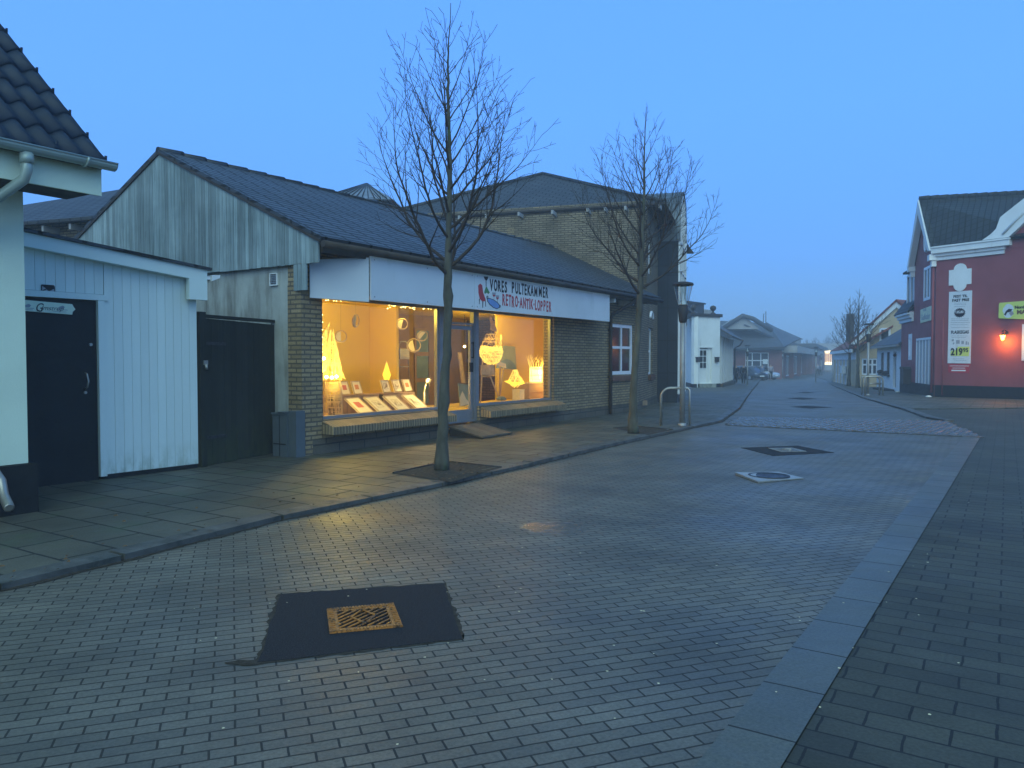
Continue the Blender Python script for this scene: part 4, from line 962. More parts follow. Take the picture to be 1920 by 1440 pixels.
C1 = PD(1247, 380, 23.1); ZE = C1.z
C1v = Vector((C1.x, C1.y)); C3 = C1v + B_DIR * 9.4; side = Vector((-B_DIR.y, B_DIR.x)); C2 = C1v + side * 10.1; C4 = C2 + B_DIR * 9.4
AP = PD(1018, 327, 29.06)
mb = MB(); c1, c2, c3, c4 = [Vector((q.x, q.y, ZE)) for q in (C1v, C2, C3, C4)]
for a, b in ((c2, c1), (c1, c3), (c3, c4), (c4, c2)): slab(mb, [a, b, AP], .06)
mb.prism([c1 - Vector((0, 0, .10)), c3 - Vector((0, 0, .10)), c4 - Vector((0, 0, .10)), c2 - Vector((0, 0, .10))], (0, 0, .03), 1)
roof = part('roof', mb, [M['slate2'], M['fascia']], bb)
mb = MB(); mb.tube([c2 - Vector((0, 0, .03)), c1 - Vector((0, 0, .03)), c3 - Vector((0, 0, .03))], .055, 8); part('gutter', mb, M['fascia'], bb)
mb = MB(); mb.tube([c1 + Vector((0, 0, .02)), AP + Vector((0, 0, .03))], .07, 6); mb.tube([c2 + Vector((0, 0, .02)), AP + Vector((0, 0, .03))], .07, 6); part('hip_cap', mb, M['slate2'], roof)
for px in (860, 911, 972, 1035, 1101, 1134, 1172, 1207, 1236):
    s_, z_ = FU.hit(px, 400, .50); mb = MB(); mb.box(FU, s_ - .03, s_ + .03, .01, .50, ZE - .23, ZE - .115); part('rafter_tail', mb, M['greyfar'], bb)
# small hooded lamp far end, gable piece
e_ = C3 + B_DIR * .1; mb = MB(); pz = PD(1300, 458, e_.y)
mb.prism([(e_.x, e_.y, pz.z + .0), (e_.x + .22, e_.y - .1, pz.z - .35), (e_.x - .3, e_.y, pz.z - .35)], (B_DIR.x * .4, B_DIR.y * .4, 0)); part('eaves_end', mb, M['fascia'], bb)
# stair tower with barrel roof
TQ = K0 + B_DIR * 5.05; NB = Vector((B_DIR.y, -B_DIR.x))
tw = thing('stair_tower', 'dark clad stair tower with curved zinc barrel roof and glazed front', 'tower', (TQ.x, TQ.y, 0))
FT = Frame(TQ, TQ + B_DIR * 3.0); Wt = 3.0; fr = .72; zsp = 5.45
zt_ = CH + (675 - 356) / FPX * 26.4; rz = zt_ - zsp
prof = [(0, -.1)] + [(Wt / 2 - Wt / 2 * math.cos(math.pi * k / 16), zsp + rz * math.sin(math.pi * k / 16)) for k in range(17)] + [(Wt, -.1)]
mb = MB(); mb.fpoly(FT, prof, -6, fr - .05); part('cladding', mb, M['darkmetal'], tw)
mb = MB(); k = 17
arc = [(Wt / 2 - (Wt / 2 + .05) * math.cos(math.pi * i / 16), zsp + (rz + .05) * math.sin(math.pi * i / 16)) for i in range(17)]
for i in range(16):
    (a, b), (c, d) = arc[i], arc[i + 1]; mb.prism([FT.p(a, -6, b), FT.p(a, fr + .03, b), FT.p(c, fr + .03, d), FT.p(c, -6, d)], (0, 0, .03))
for j in range(8):
    dd = fr - .1 - j * .8; mb.tube([FT.p(a, dd, b + .04) for a, b in arc], .02, 5)
part('barrel_roof', mb, M['darkzinc'], tw)
mb = MB()
for z in (1.0, 2.1, 3.2, 4.3, 5.4): mb.box(FT, -.006, .0, -1, fr - .06, z, z + .02)
mb.box(FT, -.006, 0, .33, .35, -.1, 5.4)
part('cladding_joints', mb, M['black'], tw)
mb = MB()
inn = [(Wt / 2 - (Wt / 2 - .1) * math.cos(math.pi * i / 16), zsp + (rz - .1) * math.sin(math.pi * i / 16)) for i in range(17)]
for i in range(16):
    (a, b), (c, d) = inn[i], inn[i + 1]; mb.tube([FT.p(a, fr - .02, b), FT.p(c, fr - .02, d)], .05, 5)
for x in (.1, Wt * .36, Wt * .64, Wt - .1):
    ztop = zsp + (rz - .1) * math.sqrt(max(0, 1 - ((x - Wt / 2) / (Wt / 2 - .1)) ** 2)); mb.box(FT, x - .025, x + .025, fr - .045, fr + .02, .3, ztop)
for z in (.3, 1.3, 2.4, 3.5, 4.5, 5.45): mb.box(FT, .1, Wt - .1, fr - .043, fr + .012, z - .02, z + .02)
fr_ = part('glazing_frame', mb, M['winwhite'], tw)
mb = MB(); mb.fpoly(FT, [(.1, .3)] + inn + [(Wt - .1, .3)], fr - .049, fr - .035); part('pane', mb, M['darkglass'], fr_)

# ------------------------------------------------------------------ rear buildings seen over the roofs
t = thing('rear_tower', 'small tower with pale standing seam pyramid roof rising behind the shop ridge', 'tower', tuple(PD(688, 400, 31)))
a, b, c, top = PD(596, 365, 30), PD(737, 377, 30.5), PD(770, 392, 34), PD(688, 344, 32.5)
bk = Vector((a.x + 1.0, 35, a.z)); zz = (a.z + b.z) / 2; a.z = b.z = c.z = bk.z = zz
mb = MB()
for p, q in ((a, b), (b, c), (c, bk), (bk, a)): slab(mb, [p, q, top], .05)
r_ = part('roof', mb, M['zinc'], t)
mb = MB()
for i in range(1, 12):
    p = a.lerp(b, i / 12); mb.tube([p + Vector((0, 0, .02)), p.lerp(top, 1 - abs(i / 6 - 1) * .0 - .02) + Vector((0, 0, .02))], .025, 4)
part('seams', mb, M['darkmetal'], r_)
mb = MB(); mb.prism([Vector((p.x, p.y, 3)) for p in (a + Vector((.5, .4, 0)), b + Vector((-.4, .4, 0)), c + Vector((-.5, -.5, 0)), bk + Vector((.5, -.4, 0)))], (0, 0, zz - 3.06)); part('wall', mb, M['brick2'], t)
mb = MB(); w0, w1 = PD(697, 372, 30.7), PD(728, 378, 30.8); mb.prism([Vector((w0.x, w0.y, zz - .5)), Vector((w1.x, w1.y, zz - .5)), Vector((w1.x, w1.y, zz - .12)), Vector((w0.x, w0.y, zz - .12))], (0, .05, 0)); part('white_panel', mb, M['winwhite'], t)
t = thing('rear_building', 'low brick building with slate roof behind the white shed', 'building', tuple(XD(100, 18)) + (0,))
F = Frame(XD(-120, 20.5), XD(300, 18.0)); ze = F.hit(200, 404, .5)[1]
mb = MB(); mb.wall(F, -4, F.L + 2, 0, ze + .04, [], -.3, 0); part('wall', mb, M['brick2'], t)
mb = MB(); p0, p1 = F.p(-4, .55, ze), F.p(F.L + 1, .55, ze)
q1 = PD(330, 340, 22.5); q0 = PD(-150, 434, 24.0); slab(mb, [p0, p1, q1, PD(30, 399, 23.0), q0], .08) if False else slab(mb, [p0, p1, PD(300, 343, 22.6), PD(-160, 443, 24.0)], .08)
part('roof', mb, M['slate2'], t)
for px in (80, 131, 180):
    s_ = F.hit(px, 408, .45)[0]; mb = MB(); mb.box(F, s_ - .03, s_ + .03, .01, .46, ze - .24, ze - .11); part('rafter_tail', mb, M['greyfar'], t)

# ------------------------------------------------------------------ WHITE SHED
pR = G(372, 877, .045); pL = G(183, 900, .045); FD = Frame((pL.x, pL.y), (pR.x, pR.y)); o0 = -2.6
t = thing('white_shed', 'white timber shed with vertical boards and a black door', 'shed', tuple(pL))
dL = FD.hit(40, 600)[0]; dR = FD.hit(181, 600)[0]; dz = FD.hit(181, 565)[1]
sR = FD.hit(370, 700)[0]
f0, f1 = FD.hit(40, 432, .12), FD.hit(388, 505, .12); g0, g1 = FD.hit(40, 453, .12), FD.hit(358, 517, .12)
def rk(s): return lerp(f0[1], f1[1], (s - f0[0]) / (f1[0] - f0[0]))
fh = .16
rr = random.Random(9); mb = MB()
plank_wall(mb, FD, dR + .09, sR, .10, lambda s: rk(s) - fh + .02, .105, -.02, .0, .004, None)
plank_wall(mb, FD, dL - .8, dR + .085, dz + .085, lambda s: rk(s) - fh + .02, .105, -.02, .0, .004, None)
part('board_wall', mb, M['board'], t)
mb = MB(); mb.box(FD, dL - 1, sR - .002, -3.2, -1.0, -.05, 2.4); mb.box(FD, dR + .06, sR - .004, -.98, -.022, -.05, 2.35)
mb.box(FD, dL - 1, dR + .055, -.98, -.022, dz + .05, 2.35); part('body', mb, M['black'], t)
mb = MB()
x0, x1 = dL - .8, f1[0]
for (d0, d1, a_, b_) in ((.10, .125, 0, fh),):
    mb.fpoly(FD, [(x0, rk(x0) - b_), (x1 - .25, rk(x1 - .25) - b_), (x1 - .25, rk(x1) - .40), (x1, rk(x1) - .40), (x1, rk(x1) - .01), (x0, rk(x0) - .01)], .05, .125)
part('barge_board', mb, M['board'], t)
mb = MB(); slab(mb, [FD.p(x0, .16, rk(x0) + .03), FD.p(x1 + .05, .16, rk(x1) + .02), FD.p(x1 + .05, -3.4, rk(x1) + .02), FD.p(x0, -3.4, rk(x0) + .03)], .035); part('roof', mb, M['slate'], t)
mb = MB(); mb.fpoly(FD, [(x0, rk(x0) - fh), (x1 - .26, rk(x1 - .26) - fh), (x1 - .26, rk(x1 - .26) - fh + .02), (x0, rk(x0) - fh + .02)], .0, .05); part('soffit', mb, M['board'], t)
mb = MB(); mb.box(FD, dR + .012, dR + .087, -.05, .02, .08, dz + .01); mb.box(FD, dL - .5, dR + .13, -.05, .022, dz + .012, dz + .08); part('door_casing', mb, M['board'], t)
mb = MB(); mb.box(FD, dL - .5, dR + .006, -.06, -.025, .0, dz + .006)
door = part('door', mb, M['black'], t)
h0 = FD.hit(161, 715); mb = MB(); z = h0[1]; s_ = h0[0]
mb.tube([FD.p(s_, -.02, z + .10), FD.p(s_ + .0, .03, z + .085), FD.p(s_ + .012, .04, z), FD.p(s_, .03, z - .07), FD.p(s_, -.02, z - .085)], .010, 8); mb.tube([FD.p(s_, -.025, z - .13), FD.p(s_, -.005, z - .13)], .017, 10); part('handle', mb, M['galv'], door)
h1 = FD.hit(171, 646); mb = MB(); mb.tube([FD.p(h1[0], -.025, h1[1]), FD.p(h1[0], .0, h1[1])], .018, 10); part('lock', mb, M['galv'], door)
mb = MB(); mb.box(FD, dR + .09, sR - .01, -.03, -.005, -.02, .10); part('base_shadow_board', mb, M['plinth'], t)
# name board and little sign over the door
n0, n1 = FD.hit(41, 576, .02), FD.hit(143, 576, .02); zc = FD.hit(100, 576, .02)[1]; zh = .062
t2 = thing('name_board', 'pale carved name board with black script fixed across the black shed door', 'sign', tuple(FD.p(n0[0], 0, zc)))
mb = MB(); sl = -.012 / 1
mb.fpoly(FD, [(n0[0] - .3, zc - zh + .02), (n1[0] - .035, zc - zh - .01), (n1[0] - .03, zc - zh + .022), (n1[0], zc - .01), (n1[0] - .02, zc + zh * .3), (n1[0] - .035, zc + zh - .015), (n0[0] - .3, zc + zh + .015)], -.024, .0); part('board', mb, M['cream'], t2)
text(t2, FD, 'G', lerp(n0[0], n1[0], .24), zc - .055, .002, .135, xs=.8, mat='inkblack', sheer=.3)
text(t2, FD, 'lmstrup', lerp(n0[0], n1[0], .345), zc - .035, .002, .075, xs=1.0, bold=-.001, mat='inkblack', sheer=.45)
for fx, sc_ in ((.12, 1), (.74, 1)):
    c_ = lerp(n0[0], n1[0], fx); mb = MB(); mb.fpoly(FD, [(c_ - .05, zc - .012), (c_ - .02, zc + .012), (c_ + .01, zc + .024), (c_ + .03, zc + .008), (c_ + .015, zc - .012)], .001, .003)
    mb.box(FD, c_ - .06, c_ + .06, .001, .003, zc - .026, zc - .020); part('carved_motif', mb, M['inkgrey'], t2)
mb = MB(); mb.box(FD, n0[0] - .02, lerp(n0[0], n1[0], .2), .001, .003, zc - .043, zc - .037); mb.box(FD, lerp(n0[0], n1[0], .58), lerp(n0[0], n1[0], .82), .001, .003, zc - .048, zc - .044); part('small_lettering', mb, M['inkgrey'], t2)
e0, e1 = FD.hit(77, 535, .01), FD.hit(103, 549, .01); zc = (e0[1] + e1[1]) / 2; a, b = e0[0], e1[0]
t2 = thing('wall_plaque', 'small black shield shaped plaque above the shed door', 'plaque', tuple(FD.p(a, 0, zc)))
zu, zl = FD.hit(90, 534, .01)[1], FD.hit(90, 547, .01)[1]; zt2 = FD.hit(90, 552, .01)[1]
def mp(u, v): return (lerp(a, b, u), lerp(zt2, zu, v))
mb = MB(); mb.fpoly(FD, [mp(0, .25), mp(.5, 0), mp(1, .25), mp(1, .85), mp(.92, 1), mp(.05, 1), mp(0, .92)], .005, .014); part('plate', mb, M['inkblack'], t2)
mb = MB(); mb.fpoly(FD, [mp(.06, .38), mp(.34, .60), mp(.06, .84)], .0142, .016); mb.fpoly(FD, [mp(.10, .28), mp(.5, .08), mp(.52, .36), mp(.38, .5)], .0142, .016); mb.fpoly(FD, [mp(.58, .12), mp(.95, .3), mp(.92, .6), mp(.6, .38)], .0142, .016); part('emblem', mb, M['inkgrey'], t2)
c = FD.p(f1[0] + .02, .13, rk(f1[0]) - .10)
t2 = thing('security_lamp', 'small white security lamp at the corner of the shed roof', 'lamp', tuple(c))
mb = MB(); mb.box(FD, f1[0] - .0, f1[0] + .05, .06, .12, rk(f1[0]) - .13, rk(f1[0]) - .09); part('bracket', mb, M['white'], t2)
mb = MB(); mb.fpoly(FD, [(f1[0] + .052, rk(f1[0]) - .15), (f1[0] + .17, rk(f1[0]) - .10), (f1[0] + .18, rk(f1[0]) - .06), (f1[0] + .06, rk(f1[0]) - .07)], .04, .14); part('head', mb, M['white'], t2)

# ------------------------------------------------------------------ DARK GATE
gL = G(374, 876, .045); gR = Vector((-3.57, 11.53)); FG = Frame((gL.x + .02, gL.y), gR)
t = thing('timber_gate', 'black stained plank gate between white shed and concrete wall', 'gate', (gL.x, gL.y, 0))
mb = MB(); plank_wall(mb, FG, .10, FG.L + .02, .06, lambda s: 2.0 - .015 * s, .12, -.03, 0, .004, random.Random(3), .01); part('leaf', mb, M['gate'], t)
for q in ((-.02, .09, 2.08), (FG.L + .03, FG.L + .13, 2.02)):
    mb = MB(); mb.box(FG, q[0], q[1], -.06, .03, -.02, q[2]); part('post', mb, M['gate'], t)
mb = MB(); mb.box(FG, .10, FG.L + .02, -.05, .02, 2.006, 2.05); part('top_rail', mb, M['gate'], t)
hh = FG.hit(377, 680, .04); mb = MB(); mb.box(FG, .03, .10, .031, .05, hh[1] - .03, hh[1] + .03); mb.tube([FG.p(.06, .05, hh[1] - .02), FG.p(.06, .06, hh[1] - .09)], .02, 8); part('padlock', mb, M['galv'], t)
for z_ in (.4, 1.65):
    mb = MB(); mb.box(FG, .105, .5, .005, .012, z_, z_ + .04); part('hinge', mb, M['iron'], t)
# utility cabinet and vent on the concrete wall
ca, cb = GW.hit(511, 800, .2)[0], GW.hit(556, 800, .16)[0]; zc_ = GW.hit(535, 773, .2)[1]
t = thing('utility_cabinet', 'grey utility cabinet with slanted lid standing beside the gate', 'cabinet', tuple(GW.p(ca, .1, 0)))
m_ = plain('cabinet_grey', (.085, .105, .12), .5, 0, .12, 3, 30, .05)
mb = MB(); mb.box(GW, ca, lerp(ca, cb, .66), .0, .20, .03, zc_ - .04); mb.box(GW, lerp(ca, cb, .66) + .006, cb, .0, .17, .03, zc_ + .02); part('body', mb, m_, t)
mb = MB(); mb.box(GW, ca - .01, lerp(ca, cb, .66), -.0, .215, zc_ - .038, zc_ - .01); mb.box(GW, lerp(ca, cb, .3), lerp(ca, cb, .68), .0, .225, zc_ - .009, zc_ + .005); part('lid', mb, m_, t)
mb = MB(); mb.box(GW, lerp(ca, cb, .05), lerp(ca, cb, .60), .2005, .206, .22, .235); mb.box(GW, lerp(ca, cb, .32), lerp(ca, cb, .335), .2005, .206, .03, zc_ - .05); part('door_seams', mb, M['inkblack'], t)
va, vb = GW.hit(506, 513), GW.hit(520, 535)
t = thing('wall_vent', 'small pale louvred vent high on the stained concrete wall', 'vent', tuple(GW.p(va[0], 0, vb[1])))
mb = MB(); frame_rect(mb, GW, va[0], vb[0], vb[1], va[1], .012, -.018, .012); part('frame', mb, M['white2'], t)
mb = MB()
for i in range(6):
    z = vb[1] + .014 + i * (va[1] - vb[1] - .03) / 6; mb.box(GW, va[0] + .012, vb[0] - .012, -.018, .006, z, z + .012)
part('slats', mb, M['galv'], t)

# ------------------------------------------------------------------ NEAR HOUSE
HC = Vector((-4.47, 7.08)); FH = Frame(HC - AD * 5, HC); HL = FH.L
t = thing('cream_house', 'cream rendered house corner with dark tiled roof and grey gutter', 'house', (HC.x, HC.y, 0))
mb = MB(); mb.box(FH, 0, HL, -4, 0, .50, 3.4)
mb.fpoly(Frame(HC, HC - AN * 8), [(0, 3.4), (4.0, 6.8), (8, 3.4)], -.3, -.001) if False else None
part('wall', mb, M['cream'], t)
mb = MB(); mb.box(FH, 0, HL + .06, -4, .055, -.1, .495); part('plinth', mb, M['plinth'], t)
th = R(41); E0, EZ, EE = .60, 3.25, HL + .44
mb = MB(); pitch_, row_ = .20, .40; n = 19; nr = 10; vs = []; fs = []
def rp(s, w, up=0): # w along slope from the eave
    return FH.p(s, E0 - w * math.cos(th) + up * math.sin(th), EZ + w * math.sin(th) + up * math.cos(th))
seg = 12
for r_ in range(nr):
    for i in range(n * seg + 1):
        s_ = EE - i * pitch_ / seg; ph = 2 * math.pi * i / seg; up = .030 * math.sin(ph)
        w0, w1 = r_ * row_, (r_ + 1) * row_
        vs += [rp(s_, w0, up + .0), rp(s_, w0, up + .032), rp(s_, w1, up + .004)]
    b = r_ * (n * seg + 1) * 3
    for i in range(n * seg):
        k0, k1 = b + i * 3, b + (i + 1) * 3
        fs += [[k0, k0 + 1, k1 + 1, k1], [k0 + 1, k0 + 2, k1 + 2, k1 + 1]]
mb.add(vs, fs, 0, False)
for f_ in range(len(mb.sm)): mb.sm[f_] = True
roof = part('roof', mb, M['tile'], t)
roof.data.materials[0] = M['tile']
mb = MB(); slab(mb, [rp(EE - .02, 0, -.04), rp(EE - .02, nr * row_, -.04), rp(EE - 3.8, nr * row_, -.04), rp(EE - 3.8, 0, -.04)], .03); part('roof_underlay', mb, M['fascia'], t)
mb = MB()
for r_ in range(nr): mb.tube([rp(EE + .004, r_ * row_ + .04, .02), rp(EE + .004, r_ * row_ + .06, .05)], .012, 6)
for i, (q, w_) in enumerate(((2, .03), (6, .04), (9, .03), (3, .98), (7, 1.0))): mb.tube([rp(EE - q * pitch_ - .03, w_ + .02, .03), rp(EE - q * pitch_ - .03, w_ + .05, .075)], .012, 6)
part('tile_clips', mb, M['tile'], roof)
mb = MB(); mb.tube([rp(EE + .0, -.02, .0), rp(EE, nr * row_, 0)], .022, 6); part('verge_trim', mb, M['tile'], roof)
mb = MB(); zf = 2.965
mb.box(FH, 0, EE - .03, .50, .525, zf, 3.22)
# verge side boards sloping up
mb.prism([FH.p(EE - .03, .525, zf), FH.p(EE - .03, .525, 3.22), rp(EE - .03, nr * row_, -.06), rp(EE - .03, nr * row_, -.28)], FH.p(.025, 0, 0) - FH.p(0, 0, 0))
part('fascia', mb, M['cream'], t)
mb = MB(); mb.box(FH, 0, EE - .05, -.0, .498, zf + .02, zf + .045); part('soffit', mb, M['fascia'], t)
mb = MB(); gp = []; gr_ = .062
for k in range(9): a = math.pi + math.pi * k / 8; gp.append((E0 + .045 + gr_ * math.cos(a), 3.245 + gr_ * math.sin(a)))
gp2 = [(E0 + .045 + (gr_ - .006) * math.cos(math.pi + math.pi * k / 8), 3.245 + (gr_ - .006) * math.sin(math.pi + math.pi * k / 8)) for k in range(8, -1, -1)]
ring = gp + gp2
mb.prism([FH.p(0, d, z) for d, z in ring], FH.p(EE + .05, 0, 0) - FH.p(0, 0, 0)); mb.prism([FH.p(EE + .045, d, z) for d, z in gp], FH.p(.008, 0, 0) - FH.p(0, 0, 0))
mb.tube([FH.p(0, E0 + .045 + gr_, 3.247), FH.p(EE + .05, E0 + .045 + gr_, 3.247)], .009, 6)
gut = part('gutter', mb, M['gutter'], t)
mb = MB()
for q in (.22,): mb.tube([FH.p(EE - q, E0 + .045 + (gr_ + .005) * math.cos(math.pi + math.pi * k / 8), 3.245 + (gr_ + .005) * math.sin(math.pi + math.pi * k / 8)) for k in range(9)], .012, 6)
part('bracket', mb, M['gutter'], gut)
sd = FH.hit(50, 300, E0 + .045)[0]
mb = MB(); mb.tube([FH.p(sd, E0 + .045, 3.19), FH.p(sd, E0 + .045, 3.04), FH.p(sd - .01, E0 + .02, 2.97), FH.p(sd - .12, .40, 2.82), FH.p(sd - .42, .12, 2.56), FH.p(sd - .45, .085, 2.48), FH.p(sd - .45, .085, .75), FH.p(sd - .44, .10, .62)], .043, 12)
mb.tube([FH.p(sd, E0 + .045, 3.18), FH.p(sd, E0 + .045, 3.10)], .055, 12)
part('downpipe', mb, M['gutter'], t)
q0, q1_, q2_, q3 = PD(-14, 880, 6.75), PD(2, 902, 6.72), PD(7, 930, 6.68), PD(17, 952, 6.55)
mb = MB(); mb.tube([PD(-60, 850, 6.9), q0, q1_, q2_, q3], .042, 12, cap=False); mb.tube([q3, q3 + (q3 - q2_) * .02], [.042, .03], 12); part('drain_spout', mb, M['galv'], t)

# ------------------------------------------------------------------ TREES
def tree(label, base, H, zc, Rm, seed, n1=34, tr=.078, lean=(0, 0), group='bare street trees along the pavement', fine=1.0, name='bare_tree', tmin=.0038):
    t = thing(name, label, 'tree', tuple(base), group); r_ = random.Random(seed); base = Vector(base)
    tip = base + Vector((lean[0], lean[1], H)); K = 16; path = []; rad = []
    for i in range(K + 1):
        f = i / K; w = math.sin(f * 7 + seed) * .02 + math.sin(f * 17 + seed * 2) * .010
        path.append(base.lerp(tip, f) + Vector((w, w * .5, 0))); rad.append(max(tmin, tr * (1 - f) ** .85 * (1 + .5 * math.exp(-f * 28))))
        if abs(f * H - zc) < H / K * .6: rad[-1] *= 1.18
    def at(z):
        f = max(0, min(1, z / H)) * K; i = min(K - 1, int(f)); return path[i].lerp(path[i + 1], f - i), rad[i] + (rad[i + 1] - rad[i]) * (f - i)
    dense = []
    for i in range(K * 3 + 1):
        p, q = at(i / (K * 3) * H); dense.append((p + Vector((r_.gauss(0, .004), r_.gauss(0, .004), 0)), q * (1 + .05 * math.sin(i * 2.3 + seed) + (.16 if r_.random() < .12 else 0))))
    mb = MB(); mb.tube([p for p, _ in dense], [q for _, q in dense], 10); part('trunk', mb, M['bark'], t)
    cr = MB()
    def env(z):  # lateral reach of a branch starting at height z
        f = (z - zc) / (H - zc); return Rm * (1 - f) ** 1.15 * (1.0 if f > .04 else .8)
    def branch(p0, d0, L, r0, lvl):
        n = max(3, int(L / .09)); pts = [p0]; rs = [r0]; d = d0.normalized(); up = Vector((0, 0, 1)); kids = []
        for i in range(n):
            f = (i + 1) / n
            d = (d + up * ((.075 if lvl == 1 else .06) * (1 - f * .3)) + Vector((r_.gauss(0, .055), r_.gauss(0, .055), r_.gauss(0, .04)))).normalized()
            pts.append(pts[-1] + d * (L / n)); rs.append(max(tmin * .72, r0 * (1 - f) ** 1.0)); kids.append((pts[-1], d.copy(), rs[-1], f))
        cr.tube(pts, rs, 6 if lvl == 1 else (4 if lvl == 2 else 3), cap=False)
        if lvl < 4:
            m = int(L / {1: .105, 2: .12, 3: .2}[lvl] * fine); ph = r_.random() * 6.28
            for k in range(m):
                f = .18 + .80 * (k + r_.random() * .7) / max(1, m); i = min(n - 1, int(f * n)); q, dd, rr_, _ = kids[i]
                ph += 2.4; o = dd.orthogonal().normalized(); o = Quaternion(dd, ph) @ o
                nd = (dd * 1.0 + o * r_.uniform(.5, .95)).normalized(); l = L * (1 - f * .62) * r_.uniform(.22, .48) if lvl < 3 else r_.uniform(.06, .18)
                if l > .05: branch(q, nd, l, max(tmin * .8, rr_ * .62), lvl + 1)
    ph = r_.random() * 6
    for k in range(n1):
        f = (k + r_.random() * .5) / n1; z = zc + (H - zc) * .93 * f ** 1.1; p, q = at(z); ph += 2.4 + r_.uniform(-.4, .4)
        lat = env(z) * r_.uniform(.7, 1.08); L = min(lat * 1.6 + .15, (H - z) * .72 + .1); el = lerp(.45, 1.5, f) * r_.uniform(.8, 1.2)
        branch(p, Vector((math.cos(ph), math.sin(ph), el)), L, min(q * .5, .008 + L * .0105), 1)
    part('branches', cr, M['twig'], t); return t
b1_ = G(832, 882, .04); tp1 = PD(845, 5, b1_.y)
tree('tall bare tree in front of the glowing display windows', b1_, tp1.z, 2.40, 1.80, 11, 31, .070, (tp1.x - b1_.x, .1), fine=.85)
b2_ = G(1187, 812, .05); tp2 = PD(1214, 205, b2_.y)
tree('bare tree beside the bicycle rail and street lamp', b2_, tp2.z, 2.55, 1.90, 23, 29, .080, (tp2.x - b2_.x, 0), tmin=.0045, fine=.85)
for i, (px, py, top, lb, sd_) in enumerate(((1592, 724, 556, 'bare tree at the left of the pair by the yellow house', 5), (1608, 727, 541, 'taller bare tree at the right of the pair by the yellow house', 8))):
    b = G(px, py, .03); tp = PD(px, top, b.y); tree(lb, b, tp.z - b.z, 2.1, 1.55, sd_, 26, .11, (0, 0), fine=.75, tmin=.011)
# tree pits
for q, lb in (((( 737, 888), (838, 866), (940, 877), (846, 905)), 'a'), (((1150, 803), (1195, 800), (1262, 806), (1215, 816)), 'b')):
    P = [G(*p, .045) for p in q]; mb = gpoly(MB(), [(p.x, p.y) for p in P], .051); struct('tree_pit', mb, M['soil'])
    mb = MB()
    for i in range(4):
        a, b = P[i], P[(i + 1) % 4]
        if i in (0, 1): mb.tube([Vector((a.x, a.y, .055)), Vector((b.x, b.y, .055))], .012, 4)
    struct('tree_pit_edge', mb, M['iron'])

# ------------------------------------------------------------------ STREET LAMPS
def lamp(label, base, H, s=1.0):
    base = Vector(base); t = thing('street_lamp', label, 'street lamp', tuple(base), 'street lamps along the road')
    mb = MB(); mb.tube([base, base + Vector((0, 0, H - .75 * s))], .055 * s, 14); mb.lathe(base, [(.09 * s, 0), (.09 * s, .04), (.058 * s, .06)], 14); part('pole', mb, M['pole'], t)
    c = base + Vector((0, 0, H - .82 * s)); mb = MB(); mb.lathe(c, [(.06 * s, 0), (.085 * s, .04), (.10 * s, .22 * s), (.115 * s, .36 * s), (.10 * s, .37 * s)], 16); part('collar', mb, M['lampblack'], t)
    c2 = c + Vector((0, 0, .37 * s)); mb = MB(); mb.lathe(c2, [(.10 * s, 0), (.195 * s, .42 * s)], 18); part('lantern', mb, M['lampglass'], t)
    mb = MB()
    for k in range(6):
        a = k * 1.047; mb.tube([c2 + Vector((.10 * s * math.cos(a), .10 * s * math.sin(a), 0)), c2 + Vector((.197 * s * math.cos(a), .197 * s * math.sin(a), .42 * s))], .006 * s, 4)
    part('lantern_ribs', mb, M['galv'], t)
    mb = MB(); mb.lathe(c2, [(0, .012), (.10 * s, .012), (.10 * s, .03 * s), (.06 * s, .05 * s), (.03 * s, .14 * s), (.02 * s, .25 * s), (0, .26 * s)], 12); part('reflector', mb, M['white'], t)
    mb = MB(); mb.lathe(c2, [(.0, .42 * s), (.215 * s, .42 * s), (.225 * s, .44 * s), (.21 * s, .475 * s), (.10 * s, .50 * s), (0, .505 * s)], 20); part('cap', mb, M['lampblack'], t)
lb_ = G(1279, 798, .045); zt_l = PD(1281, 533, lb_.y).z
lamp('nearest street lamp standing inside the curved bicycle rail on the left', lb_, zt_l - lb_.z)
for px, py, top, lb in ((1627, 741, 608, 'street lamp in front of the yellow house beside a low metal rail'), (1401, 723, 648, 'street lamp beside the two dark clad pedestrians'), (1529.5, 718, 651, 'street lamp standing alone at the right edge of the far road'), (1467, 710, 661, 'far street lamp before the reddish shop wall'), (1540, 705, 664, 'farthest small street lamp near the lit shop front')):
    b = G(px, py, .03); lamp(lb, b, PD(px, top, b.y).z - b.z, .95)
# bicycle rail near
def rail(label, base, X, Wd, D, H, r=.024, low=False):
    Y = Vector((-X.y, X.x, 0)); t = thing('bicycle_rail', label, 'rail', tuple(base), 'metal bicycle rails')
    for sgn in (-1, 1):
        o = base + Y * (sgn * D / 2); pts = [o - X * Wd / 2, o - X * Wd / 2 + Vector((0, 0, H - .20))]
        for k in range(1, 6):
            a = k * math.pi / 10; pts.append(o - X * (Wd / 2 - .20 * (1 - math.cos(a))) + Vector((0, 0, H - .20 + .20 * math.sin(a))))
        pts += [o + X * (Wd / 2 - .04) + Vector((0, 0, H)), o + X * Wd / 2 + Vector((0, 0, H - .04)), o + X * Wd / 2]
        mb = MB(); mb.tube(pts, r, 10); part('hoop', mb, M['galv'], t)
    mb = MB()
    if low: mb.tube([base - X * Wd / 2 + Vector((0, 0, H * .62)), base + X * Wd / 2 + Vector((0, 0, H * .62))], r, 8)
    else: mb.lathe(base + X * .12 + Vector((0, 0, H - .01)), [(.07, 0), (.22, 0), (.225, .012), (.22, .024), (.07, .024)], 20, sx=1.0)
    part('top_plate' if not low else 'cross_bar', mb, M['galv'], t)
